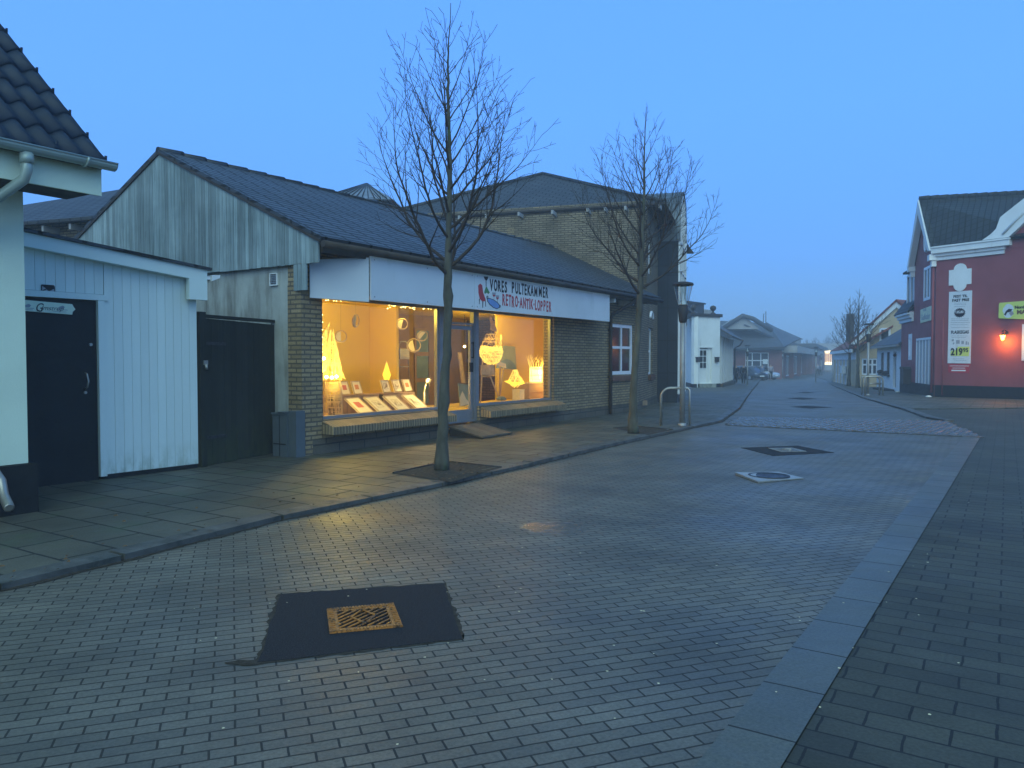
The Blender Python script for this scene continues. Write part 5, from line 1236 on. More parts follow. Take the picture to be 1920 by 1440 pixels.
ra, rb_ = G(1240, 797, .045), G(1294, 798, .045); cR = (ra + rb_) / 2 + Vector((.02, .14, 0)); X = (rb_ - ra); Wd = X.length; X.normalize()
rail('galvanised hoop rail curving round the nearest street lamp', cR, X, Wd, .34, .80)
ra, rb_ = G(1619, 741, .03), G(1652, 741, .03); cR = (ra + rb_) / 2; X = (rb_ - ra); Wd = X.length; X.normalize()
rail('bench-like metal rail in front of the low white house', cR, X * -1, Wd, .3, .82, .035, True)

# ------------------------------------------------------------------ WHITE BUILDING ON THE LEFT, FAR
t = thing('white_house', 'white rendered house front with panelled door and flat black coping', 'house', tuple(G(1301, 725)))
p0, p1 = XD(1301, 48.5), XD(1349.5, 49.5); F = Frame(p0, p1); g = gz(49); F2 = Frame(XD(1286, 52.5), p0)
ztp = F.hit(1325, 594)[1]; dA, dB = F.hit(1312, 690)[0], F.hit(1335, 690)[0]; dT = F.hit(1323, 652)[1]; dBt = F.hit(1323, 719)[1]
mb = MB(); mb.wall(F, 0, F.L, g, ztp, [(dA, dB, dBt, dT)], -.25, 0); mb.box(F2, 0, F2.L - .002, -.25, -.002, g, ztp); part('wall', mb, M['white2'], t)
mb = MB(); mb.box(F, -.12, F.L + .12, -2.2, .10, ztp, ztp + .20); part('coping', mb, M['lampblack'], t)
mb = MB(); mb.box(F, -.02, F.L + .02, -.3, .03, g - .1, g + .28); mb.box(F2, 0, F2.L, -.2, .03, g - .1, g + .28); part('plinth', mb, M['plinth'], t)
mb = MB(); mb.box(F, dA + .02, dB - .30, -.22, -.14, dBt, dT - .06); door = part('door', mb, M['white'], t)
window(door, F, dA + .08, dB - .36, dBt + .95, dT - .14, -.139, 2, 3, .03, .018, name='door_window', dep=.03)
mb = MB(); mb.box(F, dB - .29, dB - .01, -.2, -.1, dBt, dT - .02); mb.box(F, dA - .05, dB + .05, .001, .04, dT + .0, dT + .09); part('door_surround', mb, M['white'], t)
mb = MB(); mb.box(F, dA - .05, dB + .05, -.1, .35, g + .0, dBt - .01); part('doorstep', mb, M['concrete'], t)
for px in (1306, 1342.5):
    s_, z_ = F.hit(px, 674); mb = MB(); mb.box(F, s_ - .12, s_ + .12, .002, .18, z_ - .16, z_ + .12); mb.box(F, s_ - .15, s_ + .15, .002, .22, z_ + .121, z_ + .16); part('wall_lantern', mb, M['lampblack'], t)
s_, z_ = F.hit(1305.5, 690); mb = MB(); mb.box(F, s_ - .04, s_ + .04, .002, .03, z_ - .4, z_ - .2); mb.box(F, s_ - .04, s_ + .04, .002, .03, z_, z_ + .25); part('bell_plate', mb, M['lampblack'], t)
mb = MB()
for px in (1304, 1341):
    s_, _ = F.hit(px, 590); c = F.p(s_, -.2, ztp + .20); mb.lathe(c, [(.16, 0), (.16, .06), (.05, .12), (.05, .18), (.16, .26), (.21, .38), (.16, .50), (0, .56)], 12)
part('ball_finial', mb, M['lampblack'], t)
# dormer block behind
mb = MB(); FD2 = Frame(XD(1288, 52), XD(1319, 54)); z0, z1 = FD2.hit(1305, 595)[1], FD2.hit(1305, 569)[1]; mb.box(FD2, 0, FD2.L, -2, 0, z0 - .6, z1); mb.box(FD2, -.1, FD2.L + .1, -2, .1, z1 + .0, z1 + .10); part('dormer', mb, M['far_roof'] if 'far_roof' in M else M['farroof'], t)
mb = MB(); mb.box(FD2, FD2.L + .002, FD2.L + .05, -1.2, -.1, z0, z1 - .06); part('dormer_window', mb, M['winwhite'], t)
FD3 = Frame(XD(1321, 60), XD(1338, 61)); mb = MB(); mb.box(FD3, 0, FD3.L, -1, 0, FD3.hit(1330, 596)[1], FD3.hit(1330, 581)[1]); part('chimney', mb, M['greyfar'], t)
# colonnade wing
F = Frame(XD(1350, 50), XD(1374.5, 61)); gg = gz(55)
zt0 = F.hit(1352, 640)[1]; mb = MB(); mb.box(F, 0, F.L, -1.6, -.5, g - .3, 3.2); part('wing_wall', mb, M['plinthgrey'], t)
for i in range(6):
    s_ = (i + .5) * F.L / 6; mb = MB(); mb.box(F, s_ - .16, s_ + .16, -.25, .05, gg - .1, 3.0); mb.box(F, s_ - .22, s_ + .22, -.3, .10, 2.78, 2.98); part('column', mb, M['white'], t)
mb = MB(); mb.box(F, 0, F.L, -.5, .12, g - .3, gg + .32); mb.box(F, 0, F.L, .121, .2, gg + .25, gg + .33); part('wing_base', mb, M['plinthgrey'], t)
zr = PD(1351, 627, 50).z; mb = MB(); slab(mb, [F.p(-.3, .75, 3.02), F.p(F.L + .4, .75, 3.02), F.p(F.L + .4, -2.2, 5.0), F.p(-.3, -2.2, 5.0)], .12); part('wing_roof', mb, M['farroof'], t)
mb = MB(); mb.tube([F.p(F.L, .75, 3.0), F.p(F.L, .5, 2.6), F.p(F.L, .12, 2.4), F.p(F.L, .12, gg)], .07, 8); part('downpipe', mb, M['lampblack'], t)

# ------------------------------------------------------------------ REDDISH SHOP BUILDING WITH BIG ROOF
D0 = 86; g = gz(88)
t = thing('red_brick_hall', 'long reddish brick building with wide grey gabled roof behind the parked cars', 'building', tuple(G(1420, 711)))
F = Frame(XD(1366, 87), XD(1466, 87)); zE = F.hit(1420, 651)[1]
wa, wb = F.hit(1398, 660)[0], F.hit(1442, 660)[0]
mb = MB(); mb.wall(F, -2, F.L, g - .3, zE, [(wa, wb, g + .35, F.hit(1400, 661)[1])], -.3, 0); part('wall', mb, M['redbrick'], t)
zw = F.hit(1400, 661)[1]
xs = [F.hit(x, 680)[0] for x in (1411, 1427)]
window(t, F, wa + .01, wb - .01, g + .36, zw - .01, -.15, 1, 1, .08, .06, xs=xs, zs=[F.hit(1420, 676)[1]])
s_, z_ = F.hit(1434.5, 678); mb = MB(); mb.box(F, s_ - .27, s_ + .27, .002, .03, z_ - .27, z_ + .27); part('notice', mb, M['white'], t)
mb = MB()
a = PD(1346, 653, 86); b = PD(1446, 649, 86); pk = PD(1392, 595, 90); lf = PD(1352, 599, 96); ri = PD(1436, 602, 96); e1 = PD(1500, 650, 97); 
slab(mb, [PD(1335, 655, 85.5), PD(1470, 650, 85.5), PD(1440, 606, 96), PD(1345, 601, 96)], .25)
slab(mb, [PD(1470, 650, 85.5), PD(1502, 634, 103), PD(1456, 614, 104), PD(1437, 604, 96)], .25)
part('roof', mb, M['farroof'], t)
gb = Frame(XD(1355, 89), XD(1436, 89)); q = [gb.hit(*p) for p in ((1358, 617), (1424, 617), (1405, 600), (1392, 594.5), (1386, 597))]
mb = MB(); mb.fpoly(gb, q, -4, 0); part('gable', mb, M['greyfar'], t)
mb = MB(); P = [gb.p(*((gb.hit(*p)[0],) + (.3,) + (gb.hit(*p)[1] + .1,))) for p in ((1352, 618), (1391, 593.5), (1410, 599.5), (1446, 622))]; mb.tube(P, .28, 5); part('gable_trim', mb, M['farroof'], t)
mb = MB(); mb.box(F, -2, F.L, .0, .6, zE - .35, zE - .02); part('fascia', mb, M['farroof'], t)
mb = MB()
for px, tpx in ((1431, 588), (1436, 584)): p = PD(px, 606, 96); mb.tube([p, PD(px + (1 if px < 1433 else 0), tpx, 96)], .05, 4)
part('antenna', mb, M['iron'], t)
# row of shops receding on the left side
F = Frame(XD(1468, 90), XD(1527, 150)); g = gz(100)
t = thing('shop_row', 'row of low shops with flat canopies receding into the mist on the left', 'building', tuple(G(1490, 706)))
L = F.L; mb = MB(); wins = [(L * (.06 + i * .19), L * (.19 + i * .19), g + .2, 2.0) for i in range(5)]; mb.wall(F, 0, L, g - .4, 3.0, wins, -.4, 0); part('wall', mb, M['redbrick'], t)
for w_ in wins: window(t, F, w_[0], w_[1], w_[2], w_[3], -.2, 4, 1, .12, .12)
mb = MB(); mb.box(F, -.5, L, -2, 1.6, 2.3, 3.1); part('canopy', mb, M['greyfar'], t)
mb = MB(); mb.box(F, L * .2, L, -8, -1.0, 3.1, 3.4); mb.box(F, L * .1, L, -9, -2.5, 3.4, 5.6)
for i in range(12): mb.box(F, L * .12 + i * L * .07, L * .15 + i * L * .07, -2.498, -2.3, 3.41, 5.5)
part('upper_storey', mb, M['greyfar'], t)
mb = MB(); slab(mb, [F.p(L * .08, -2.2, 5.6), F.p(L, -2.2, 5.6), F.p(L, -6, 6.6), F.p(L * .08, -6, 6.6)], .2); slab(mb, [F.p(-1, -.5, 3.9), F.p(L * .45, -.5, 3.9), F.p(L * .3, -4, 5.6), F.p(-3, -4, 5.6)], .2); part('roof', mb, M['farroof'], t)
for i in range(5):
    mb = MB(); mb.box(F, wins[i][0] - .9, wins[i][0] - .3, .4, .9, g - .3, 2.3); part('pillar', mb, M['redbrick'], t)
F = Frame(XD(1523, 120), XD(1546, 165)); t = thing('misty_house', 'hazy low brick house closing the left side of the street', 'house', tuple(G(1533, 700)))
mb = MB(); mb.wall(F, 0, F.L, -1.2, 3.4, [(3, 8, -.2, 2), (12, 17, -.2, 2), (22, 30, -.2, 2)], -4, 0); part('wall', mb, M['redbrick'], t)
for a_ in (3, 12, 22): window(t, F, a_, a_ + 5, -.2, 2, -.3, 3, 1, .12, .1)
mb = MB(); mb.box(F, -1, F.L, -4.4, .6, 3.4, 4.0); part('roof', mb, M['farroof'], t)
# lit shop at the end
c0 = XD(1540, 175); c1 = XD(1572, 175); F = Frame(c0, c1); t = thing('lit_shop', 'brightly lit shop front glowing through mist at the end of the street', 'building', (c0.x, c0.y, -1))
z0, z1 = F.hit(1552, 684)[1], F.hit(1552, 657)[1]; a_, b_ = F.hit(1545.5, 670)[0], F.hit(1562, 670)[0]
mb = MB(); mb.wall(F, -14, F.L + 16, -1.4, z1 + 1.6, [(a_, b_, z0, z1)], -2, 0); part('wall', mb, M['greyfar'], t)
mb = MB(); mb.box(F, a_, b_, -.6, -.5, z0 + (z1 - z0) * .80, z1); mb.box(F, a_, b_, -.6, -.5, z0, z0 + (z1 - z0) * .20); part('lit_strip', mb, emis('shop_light', (1.0, .84, .48), 3.2), t)
mb = MB(); mb.box(F, a_, b_, -.6, -.55, z0 + (z1 - z0) * .20, z0 + (z1 - z0) * .80); part('lit_window', mb, emis('shop_light_dim', (1.0, .62, .30), 1.0), t)
mb = MB()
for i in range(1, 5): x = lerp(a_, b_, i / 5); mb.box(F, x - .05, x + .05, -.48, -.40, z0, z1)
part('mullions', mb, M['redbrick'], t)
# ------------------------------------------------------------------ CARS
def car(label, cx, cy, ang, paint, L=4.2, Wd=1.75, H=1.48):
    g = gz(cy); t = thing('parked_car', label, 'car', (cx, cy, g), 'cars parked before the brick hall')
    u = Vector((math.cos(ang), math.sin(ang), 0)); v = Vector((-u.y, u.x, 0)); o = Vector((cx, cy, g))
    def P(a, b, c): return o + u * a + v * b + Vector((0, 0, c))
    st = [(-L / 2, .35, .70, .78), (-L / 2 + .12, .28, .86, .86), (-L * .28, .22, .92, .875), (0, .22, .93, .88), (L * .18, .22, .92, .875), (L * .40, .24, .80, .85), (L / 2 - .05, .28, .66, .78), (L / 2, .38, .56, .70)]
    mb = MB(); vs = []; n = 8
    for a, zl, zh, hw in st:
        w_ = hw * Wd / 1.75
        vs += [P(a, -w_ * .92, zl), P(a, -w_, (zl + zh) / 2), P(a, -w_ * .93, zh), P(a, -w_ * .5, zh + .04), P(a, w_ * .5, zh + .04), P(a, w_ * .93, zh), P(a, w_, (zl + zh) / 2), P(a, w_ * .92, zl)]
    k = len(st); fs = [[i * n + j, i * n + (j + 1) % n, (i + 1) * n + (j + 1) % n, (i + 1) * n + j] for i in range(k - 1) for j in range(n)] + [list(range(n))[::-1], [(k - 1) * n + j for j in range(n)]]
    mb.add(vs, fs, 0, True); part('body', mb, M[paint], t)
    cab = [(-L * .42, .94, .70, .70), (-L * .30, H - .06, .58, .70), (0, H, .60, .72), (L * .10, H - .05, .58, .72), (L * .27, .92, .70, .76)]
    mb = MB(); vs = []
    for a, z, wt, wb_ in cab: vs += [P(a, -wb_, .90), P(a, -wt, z), P(a, wt, z), P(a, wb_, .90)]
    fs = [[i * 4 + j, i * 4 + j + 1, (i + 1) * 4 + j + 1, (i + 1) * 4 + j] for i in range(4) for j in range(3)]
    mb.add(vs, fs, 0, True); part('windows', mb, M['darkglass'], t)
    mb = MB(); mb.prism([P(-L * .30, -.56, H - .05), P(L * .09, -.57, H - .04), P(L * .09, .57, H - .04), P(-L * .30, .56, H - .05)], (0, 0, .05)); part('roof', mb, M['carsilver'], t)
    for a in (-L * .32, L * .31):
        for b in (-1, 1):
            mb = MB(); c = P(a, b * (Wd / 2 - .10), .31); mb.tube([c - v * .1, c + v * .1], .31, 18); w_ = part('wheel', mb, M['rubber'], t)
            mb = MB(); mb.tube([c + v * b * .101, c + v * b * .115], .19, 12); part('rim', mb, M['chrome'], w_)
    for b in (-1, 1):
        mb = MB(); mb.prism([P(L / 2 - .10, b * .42, .60), P(L / 2 - .16, b * .74, .62), P(L / 2 - .22, b * .74, .76), P(L / 2 - .14, b * .42, .72)], u * .08); part('headlight', mb, M['chrome'], t)
        mb = MB(); mb.prism([P(L * .16, b * .86, .93), P(L * .16, b * 1.02, .93), P(L * .16, b * 1.02, 1.06), P(L * .16, b * .86, 1.06)], u * -.08); part('mirror', mb, M[paint], t)
    mb = MB(); mb.prism([P(L / 2 + .0, -.26, .42), P(L / 2 + .0, .26, .42), P(L / 2 + .0, .26, .53), P(L / 2, -.26, .53)], u * .03); part('number_plate', mb, M['white'], t)
c = XD(1404, 79); car('dark car nearest the two pedestrians, facing the camera', c.x, c.y, R(-70), 'carpaint')
c = XD(1423, 83); car('pale car parked behind the dark one', c.x, c.y, R(-50), 'carsilver')
c = XD(1386, 84); car('silver roofed car half hidden behind the pedestrians', c.x, c.y, R(-80), 'carsilver')

# ------------------------------------------------------------------ PEOPLE
def skin(name, nodes, edges, mat, par, root=0):
    off = ORG[par.name]; me = bpy.data.meshes.new(name); me.from_pydata([Vector(p) for p, r in nodes], edges, []); me.materials.append(M[mat])
    o = bpy.data.objects.new(name, me); COL.objects.link(o); o.parent = par
    md = o.modifiers.new('Skin', 'SKIN'); me.skin_vertices or None
    if not me.skin_vertices:
        bm = bmesh.new(); bm.from_mesh(me); bm.verts.layers.skin.verify(); bm.to_mesh(me); bm.free()
    for i, (p, r) in enumerate(nodes):
        sv = me.skin_vertices[0].data[i]; sv.radius = (r, r) if not isinstance(r, tuple) else r; sv.use_root = (i == root)
    md.use_smooth_shade = True; s2 = o.modifiers.new('Sub', 'SUBSURF'); s2.levels = 1; s2.render_levels = 1
    ORG[o.name] = off; return o
def person(label, px, D, ang, H, top, legs, stride=.18, arm=.1, hair='hair', group=None, carry=None):
    xy = XD(px, D); g = gz(D) + .0; t = thing('person', label, 'person', (xy.x, xy.y, g), group); t.rotation_euler = (0, 0, ang); k = H / 1.75
    J = {}
    def q(x, y, z): return Vector((x * k, y * k, z * k))
    sd = stride
    N_ = [(q(0, 0, .95), .125), (q(0, 0, 1.15), .115), (q(0, .01, 1.36), .13), (q(0, .01, 1.49), .055), (q(0, .03, 1.58), .075), (q(0, .035, 1.68), .085),
          (q(-.10, 0, .88), .09), (q(-.10, sd * .5 + .03, .50), .062), (q(-.10, sd, .10), .042), (q(-.10, sd + .15, .04), .035),
          (q(.10, 0, .88), .09), (q(.10, -sd * .3 + .03, .50), .062), (q(.10, -sd, .10), .042), (q(.10, -sd + .15, .04), .035),
          (q(-.19, 0, 1.40), .055), (q(-.24, -arm, 1.14), .042), (q(-.24, -arm + .12, .90), .032), (q(-.24, -arm + .17, .82), .03),
          (q(.19, 0, 1.40), .055), (q(.24, arm * .6, 1.14), .042), (q(.24, arm + .14, .92), .032), (q(.24, arm + .2, .86), .03)]
    N_ = [(p, r * k) for p, r in N_]
    E_ = [(0, 1), (1, 2), (2, 3), (3, 4), (4, 5), (0, 6), (6, 7), (7, 8), (8, 9), (0, 10), (10, 11), (11, 12), (12, 13), (2, 14), (14, 15), (15, 16), (16, 17), (2, 18), (18, 19), (19, 20), (20, 21)]
    skin('body', N_, E_, 'skin', t)
    jn = [0, 1, 2, 14, 15, 16, 18, 19, 20]; mp_ = {a: i for i, a in enumerate(jn)}
    jk = [(N_[a][0], N_[a][1] * 1.3 + .01) for a in jn]; jk[0] = (N_[0][0] - Vector((0, 0, .05)), .17 * k)
    skin('jacket', jk, [(mp_[a], mp_[b]) for a, b in ((0, 1), (1, 2), (2, 14), (14, 15), (15, 16), (2, 18), (18, 19), (19, 20))], top, t)
    ln = [0, 6, 7, 8, 10, 11, 12]; mp_ = {a: i for i, a in enumerate(ln)}
    skin('trousers', [(N_[a][0], N_[a][1] * 1.2 + .008) for a in ln], [(mp_[a], mp_[b]) for a, b in ((0, 6), (6, 7), (7, 8), (0, 10), (10, 11), (11, 12))], legs, t)
    for a, b in ((8, 9), (12, 13)): skin('shoe', [(N_[a][0] - Vector((0, .03, .05)), .045 * k), (N_[b][0], .04 * k)], [(0, 1)], 'rubber', t)
    skin('hair', [(q(0, .0, 1.70), .085 * k), (q(0, -.01, 1.62), .075 * k)], [(0, 1)], hair, t)
    if carry:
        mb = MB(); off = ORG[t.name]; c = N_[20][0]; mb.lathe(off + Vector((c.x, c.y + .06, c.z - .34)), [(.0, 0), (.14, .01), (.16, .22), (.05, .30), (0, .30)], 10, sx=.6)
        o = part('shopping_bag', mb, M[carry], None, tuple(off)); o['label'] = 'pale bag held by the right hand pedestrian'; o['category'] = 'bag'; o.location = off + Quaternion((0, 0, 1), ang) @ Vector((0, 0, 0)); o.rotation_euler = (0, 0, ang)
        o.name = 'shopping_bag'
    return t
person('person in dark clothes standing at the left of the pair near the white house', 1380, 63, R(150), 1.66, 'cloth_dark', 'cloth_dark', .14)
person('person in dark clothes striding at the right of the pair by the lamp post', 1394, 62, R(-20), 1.66, 'cloth_dark', 'cloth_dark', .22, .14)
person('person in pale blue jacket walking past the parked cars', 1429, 78, R(200), 1.6, 'cloth_blue', 'cloth_light', .12)
person('person in light coat carrying a pale bag, furthest right of the near walkers', 1445, 79, R(170), 1.72, 'cloth_light', 'cloth_dark', .16, carry='carsilver')
person('tiny person in dark clothes far down the street, left of two', 1533, 112, R(180), 1.7, 'cloth_light', 'cloth_dark', .1)
person('tiny person in blue clothes far down the street, right of two', 1539, 108, R(180), 1.7, 'cloth_blue', 'cloth_dark', .14)

# ------------------------------------------------------------------ RED BUILDING (right)
RC = XD(1752, 31.8); RF = RC + B_DIR * 7.2; g = gz(34)
t = thing('red_house', 'dark red rendered corner house with white cornices and black plinth', 'house', (RC.x, RC.y, 0))
F1r = Frame(RF, RC); L1 = F1r.L                      # street face
d2 = Vector((.552, -.834)).normalized(); F2r = Frame(RC, RC + d2 * 8)   # face with the poster
zc2 = 5.65
gs0 = F1r.hit(1715, 500)[0]; gs1 = L1; gp = (F1r.hit(1735, 372)[0], F1r.hit(1735, 374)[1]); ze1 = 5.85
d0, d1_ = F1r.hit(1717, 700)[0], F1r.hit(1747, 700)[0]; dzt, dzb = F1r.hit(1733, 633)[1], F1r.hit(1733, 738)[1]
uw = (F1r.hit(1732, 540)[0], F1r.hit(1744.5, 540)[0], F1r.hit(1738, 563)[1], F1r.hit(1738, 500)[1])
sw = (F1r.hit(1703.5, 650)[0], F1r.hit(1710, 650)[0], F1r.hit(1707, 675)[1], F1r.hit(1707, 626)[1])
mb = MB(); mb.wall(F1r, 0, gs0, g - .3, 3.55, [sw], -.3, 0); mb.wall(F1r, gs0, L1 - .003, g - .3, ze1, [(d0, d1_, max(dzb, .12), dzt), uw], -.3, 0)
mb.fpoly(F1r, [(gs0, ze1), (gs1, ze1), (gp[0], gp[1] - .25)], -.3, 0); part('street_wall', mb, M['red'], t)
gz2 = 7.2
mb = MB()
rk0 = F2r.hit(1868, 438)[0]; rk1 = F2r.hit(1960, 330); sp_ = rk1[0]; sE = 2 * sp_ - rk0 + .1; mb.box(F2r, .0, sE, -.3, 0, -.1, zc2)
mb.fpoly(F2r, [(rk0 + .2, zc2 + .002), (2 * sp_ - rk0 - .2, zc2 + .002), (sp_, rk1[1] - .3)], -.3, 0); part('front_wall', mb, M['red'], t)
mb = MB(); mb.box(F2r, sE, sE + .3, -9, 0, -.1, zc2); part('end_wall', mb, M['red'], t)
mb = MB(); slab(mb, [F2r.p(rk0 + .1, .05, zc2 + .1), F2r.p(sp_, .05, rk1[1] - .15), F2r.p(sp_, -9, rk1[1] - .15), F2r.p(rk0 + .1, -9, zc2 + .1)], .12); slab(mb, [F2r.p(sE + .3, .05, zc2 + .1), F2r.p(sp_, .05, rk1[1] - .15), F2r.p(sp_, -9, rk1[1] - .15), F2r.p(sE + .3, -9, zc2 + .1)], .12); part('gable_roof', mb, M['rooftile'], t)
mb = MB(); mb.box(F1r, 0, L1, .001, .04, g - .3, .47 - .06); mb.box(F2r, .04, sE + .3, .001, .04, -.1, .42); part('plinth', mb, M['plinth'], t)
# cornice on front face
mb = MB(); x1 = F2r.hit(1898, 455)[0]
for (z0, z1, dd, sx1) in ((zc2 - .12, zc2 + .04, .07, x1 - .25), (zc2 + .04, zc2 + .16, .14, x1 - .22), (zc2 + .16, zc2 + .38, .24, x1), (zc2 + .38, zc2 + .44, .28, x1 + .03)): mb.box(F2r, -.1, sx1, .001, dd, z0 + .001, z1)
part('cornice', mb, M['white2'], t)
# raking cornice of right hand gable
mb = MB()
k0 = F2r.hit(1866, 446); k1 = F2r.hit(1960, 345); k2 = F2r.hit(1960, 385); k3 = F2r.hit(1893, 448)
mb.fpoly(F2r, [F2r.hit(1845, 452), F2r.hit(1893, 450), k3, k2, k1, F2r.hit(1880, 408), F2r.hit(1872, 430), F2r.hit(1862, 440)], .0, .20)
a_, b_ = F2r.hit(1885, 440), F2r.hit(1960, 362); mb.tube([F2r.p(a_[0], .21, a_[1]), F2r.p(b_[0], .21, b_[1])], .05, 6); part('gable_cornice', mb, M['white2'], t)
mb = MB(); mb.fpoly(F2r, [(2 * sp_ - x, z) for x, z in (F2r.hit(1845, 452), F2r.hit(1893, 450), k2, k1, F2r.hit(1880, 408), F2r.hit(1862, 440))], .0, .20); part('gable_cornice', mb, M['white2'], t)
# cross shaped blind panel
cx = (F2r.hit(1780, 515)[0] + F2r.hit(1822, 515)[0]) / 2; hw = (F2r.hit(1822, 515)[0] - F2r.hit(1780, 515)[0]) / 2
zz0, zz1, zzt, zzb = F2r.hit(1800, 534)[1], F2r.hit(1800, 505)[1], F2r.hit(1800, 494)[1], F2r.hit(1800, 546)[1]
rr_ = hw * .58; pts = [(cx - hw, zz0), (cx - rr_, zz0)] + [(cx - rr_ * math.cos(math.pi * k / 8), zz0 - (zz0 - zzb) * math.sin(math.pi * k / 8)) for k in range(1, 8)] + [(cx + rr_, zz0), (cx + hw, zz0), (cx + hw, zz1), (cx + rr_, zz1)] + [(cx + rr_ * math.cos(math.pi * k / 8), zz1 + (zzt - zz1) * math.sin(math.pi * k / 8)) for k in range(1, 8)] + [(cx - rr_, zz1), (cx - hw, zz1)]
mb = MB(); mb.fpoly(F2r, pts, .0, .035); part('wall_panel', mb, M['white2'], t)
# roof over main part
mb = MB(); pkv = F1r.p(gp[0], .25, gp[1] + .05); perp = Vector((B_DIR.y, -B_DIR.x, 0)); rend = pkv + perp * 5.2
slab(mb, [pkv, rend, F2r.p(4.2, .22, zc2 + .45), F2r.p(-.08, .25, zc2 + .45)], .12)
slab(mb, [pkv, rend, F1r.p(gs0 - .2, -7.5, ze1), F1r.p(gs0 - .2, .25, ze1)], .12); roof = part('roof', mb, M['rooftile'], t)
mb = MB(); n = 14
for i in range(n): mb.tube([pkv.lerp(rend, i / n), pkv.lerp(rend, (i + 1.08) / n)], [.10, .13], 8)
part('ridge_tiles', mb, M['rooftile'], roof)
mb = MB()
for a_, zz in ((gs0 - .15, ze1 - .1), (gs1 + .12, ze1 + .1)):
    p, q = (gp[0], gp[1]), (a_, zz); w_ = .34; mb.fpoly(F1r, [(p[0], p[1] + .0), (q[0], q[1]), (q[0] + (w_ if a_ < gp[0] else -w_) * .9, q[1]), (p[0], p[1] - .62)], .05 if a_ < gp[0] else .052, .30)
part('barge_board', mb, M['white2'], t)
for s_ in (gs0 - .05, gs1 - .12):
    mb = MB(); mb.box(F1r, s_ - .18, s_ + .22, .001, .28, ze1 - .30, ze1 - .06); mb.box(F1r, s_ - .10, s_ + .16, .001, .18, ze1 - .55, ze1 - .301)
    part('corbel', mb, M['white2'], t)
ov = F1r.hit(1739, 448); mb = MB(); mb.lathe((0, 0, 0), [(0, 0)], 3) if False else None
pts = [F1r.p(ov[0] + .28 * math.cos(k * .3927), .04, ov[1] + .52 * math.sin(k * .3927)) for k in range(16)]; mb.tube(pts, .07, 6, closed=True); w_ = part('oval_window', mb, M['white2'], t)
mb = MB(); mb.fpoly(F1r, [(ov[0] + .25 * math.cos(k * .3927), ov[1] + .48 * math.sin(k * .3927)) for k in range(16)], .002, .02); part('pane', mb, M['darkglass'], w_)
window(t, F1r, uw[0] + .004, uw[1] - .004, uw[2] + .004, uw[3] - .004, -.06, 2, 1, .12, .06, dep=.07)
window(t, F1r, sw[0] + .004, sw[1] - .004, sw[2] + .004, sw[3] - .004, -.06, 1, 1, .22, .06, gl='winwhite', dep=.07, name='shutter')
window(t, F1r, d0 + .004, d1_ - .004, max(dzb, .12) + .004, dzt - .004, -.06, 5, 1, .10, .055, gl='curtain', dep=.07, name='folding_door')
mb = MB(); mb.tube([F1r.p(L1 - .10, .08, 5.4), F1r.p(L1 - .10, .08, .1)], .05, 8); mb.tube([F2r.p(.35, .06, 3.2), F2r.p(.35, .06, .0)], .022, 6); part('downpipe', mb, M['red'], t)
# mansard wing
zcw = F1r.hit(1702, 596)[1]; mb = MB()
for z0, z1, dd in ((zcw - .22, zcw - .05, .08), (zcw - .049, zcw + .10, .18), (zcw + .101, zcw + .22, .28)): mb.box(F1r, -.15, gs0 - .02, .001, dd, z0, z1)
part('wing_cornice', mb, M['white2'], t)
mb = MB(); mt = F1r.hit(1708, 520, -1.0)[1]
slab(mb, [F1r.p(-.3, .32, zcw + .22), F1r.p(gs0, .32, zcw + .22), F1r.p(gs0, -1.7, zcw + 2.9), F1r.p(-.3, -1.7, zcw + 2.9)], .1); part('mansard_roof', mb, M['rooftile'], t)
sa, sb = F1r.hit(1701, 545, -.1)[0], F1r.hit(1713, 545, -.1)[0]; za, zb_ = F1r.hit(1706, 578, -.1)[1], F1r.hit(1706, 512, -.1)[1]
mb = MB(); mb.box(F1r, sa, sb + .4, -2.2, -.15, za - .1, zb_); dm = part('dormer', mb, M['white2'], t)
mb = MB(); mb.box(F1r, sa - .15, sb + .5, -2.3, .08, zb_ + .001, zb_ + .10); part('dormer_roof', mb, M['rooftile'], dm)
window(dm, F1r, sa + .05, sb + .35, za + .1, zb_ - .08, -.149, 2, 1, .10, .06, name='dormer_window', dep=.08)
mb = MB(); mb.prism([F1r.p(gs0 + .02, -7, 3.5), F1r.p(gs0 + .02, -.3, 3.5), F1r.p(gs0 + .02, -.3, ze1), F1r.p(gs0 + .02, -3.0, gp[1] - .3), F1r.p(gs0 + .02, -7, ze1)], F1r.p(.2, 0, 0) - F1r.p(0, 0, 0)); part('side_wall', mb, M['red'], t)
# things on the red house
def plate(name, label, cat, F, q, th, mat, g=None):
    P = [F.hit(*p) for p in q]; s_ = sum(p[0] for p in P) / len(P); z_ = sum(p[1] for p in P) / len(P)
    t = thing(name, label, cat, tuple(F.p(s_, 0, z_)), g); mb = MB(); mb.fpoly(F, P, .002, th); part('panel', mb, M[mat], t); return t
ps = plate('price_poster', 'tall white price poster with yellow price box on the red wall', 'poster', F2r, ((1777, 681), (1820, 681.5), (1823, 544.5), (1780, 547.5)), .02, 'signboard')
def at(px, py, d=0): return F2r.hit(px, py, d)
def ptxt(s, xl, xr, ytop, ybot, mat='inkblack', bold=.01):
    (a, z0), (b, z1) = at(xl, ybot), at(xr, ytop); h = z1 - z0; size = h / .72
    cu = bpy.data.curves.new('t', 'FONT'); cu.body = s; cu.size = size; ob = bpy.data.objects.new('t', cu); COL.objects.link(ob); bpy.context.view_layer.update(); w = ob.dimensions.x; bpy.data.objects.remove(ob)
    text(ps, F2r, s, a, z0, .023, size, xs=(b - a) / max(.01, w), bold=bold * size, mat=mat)
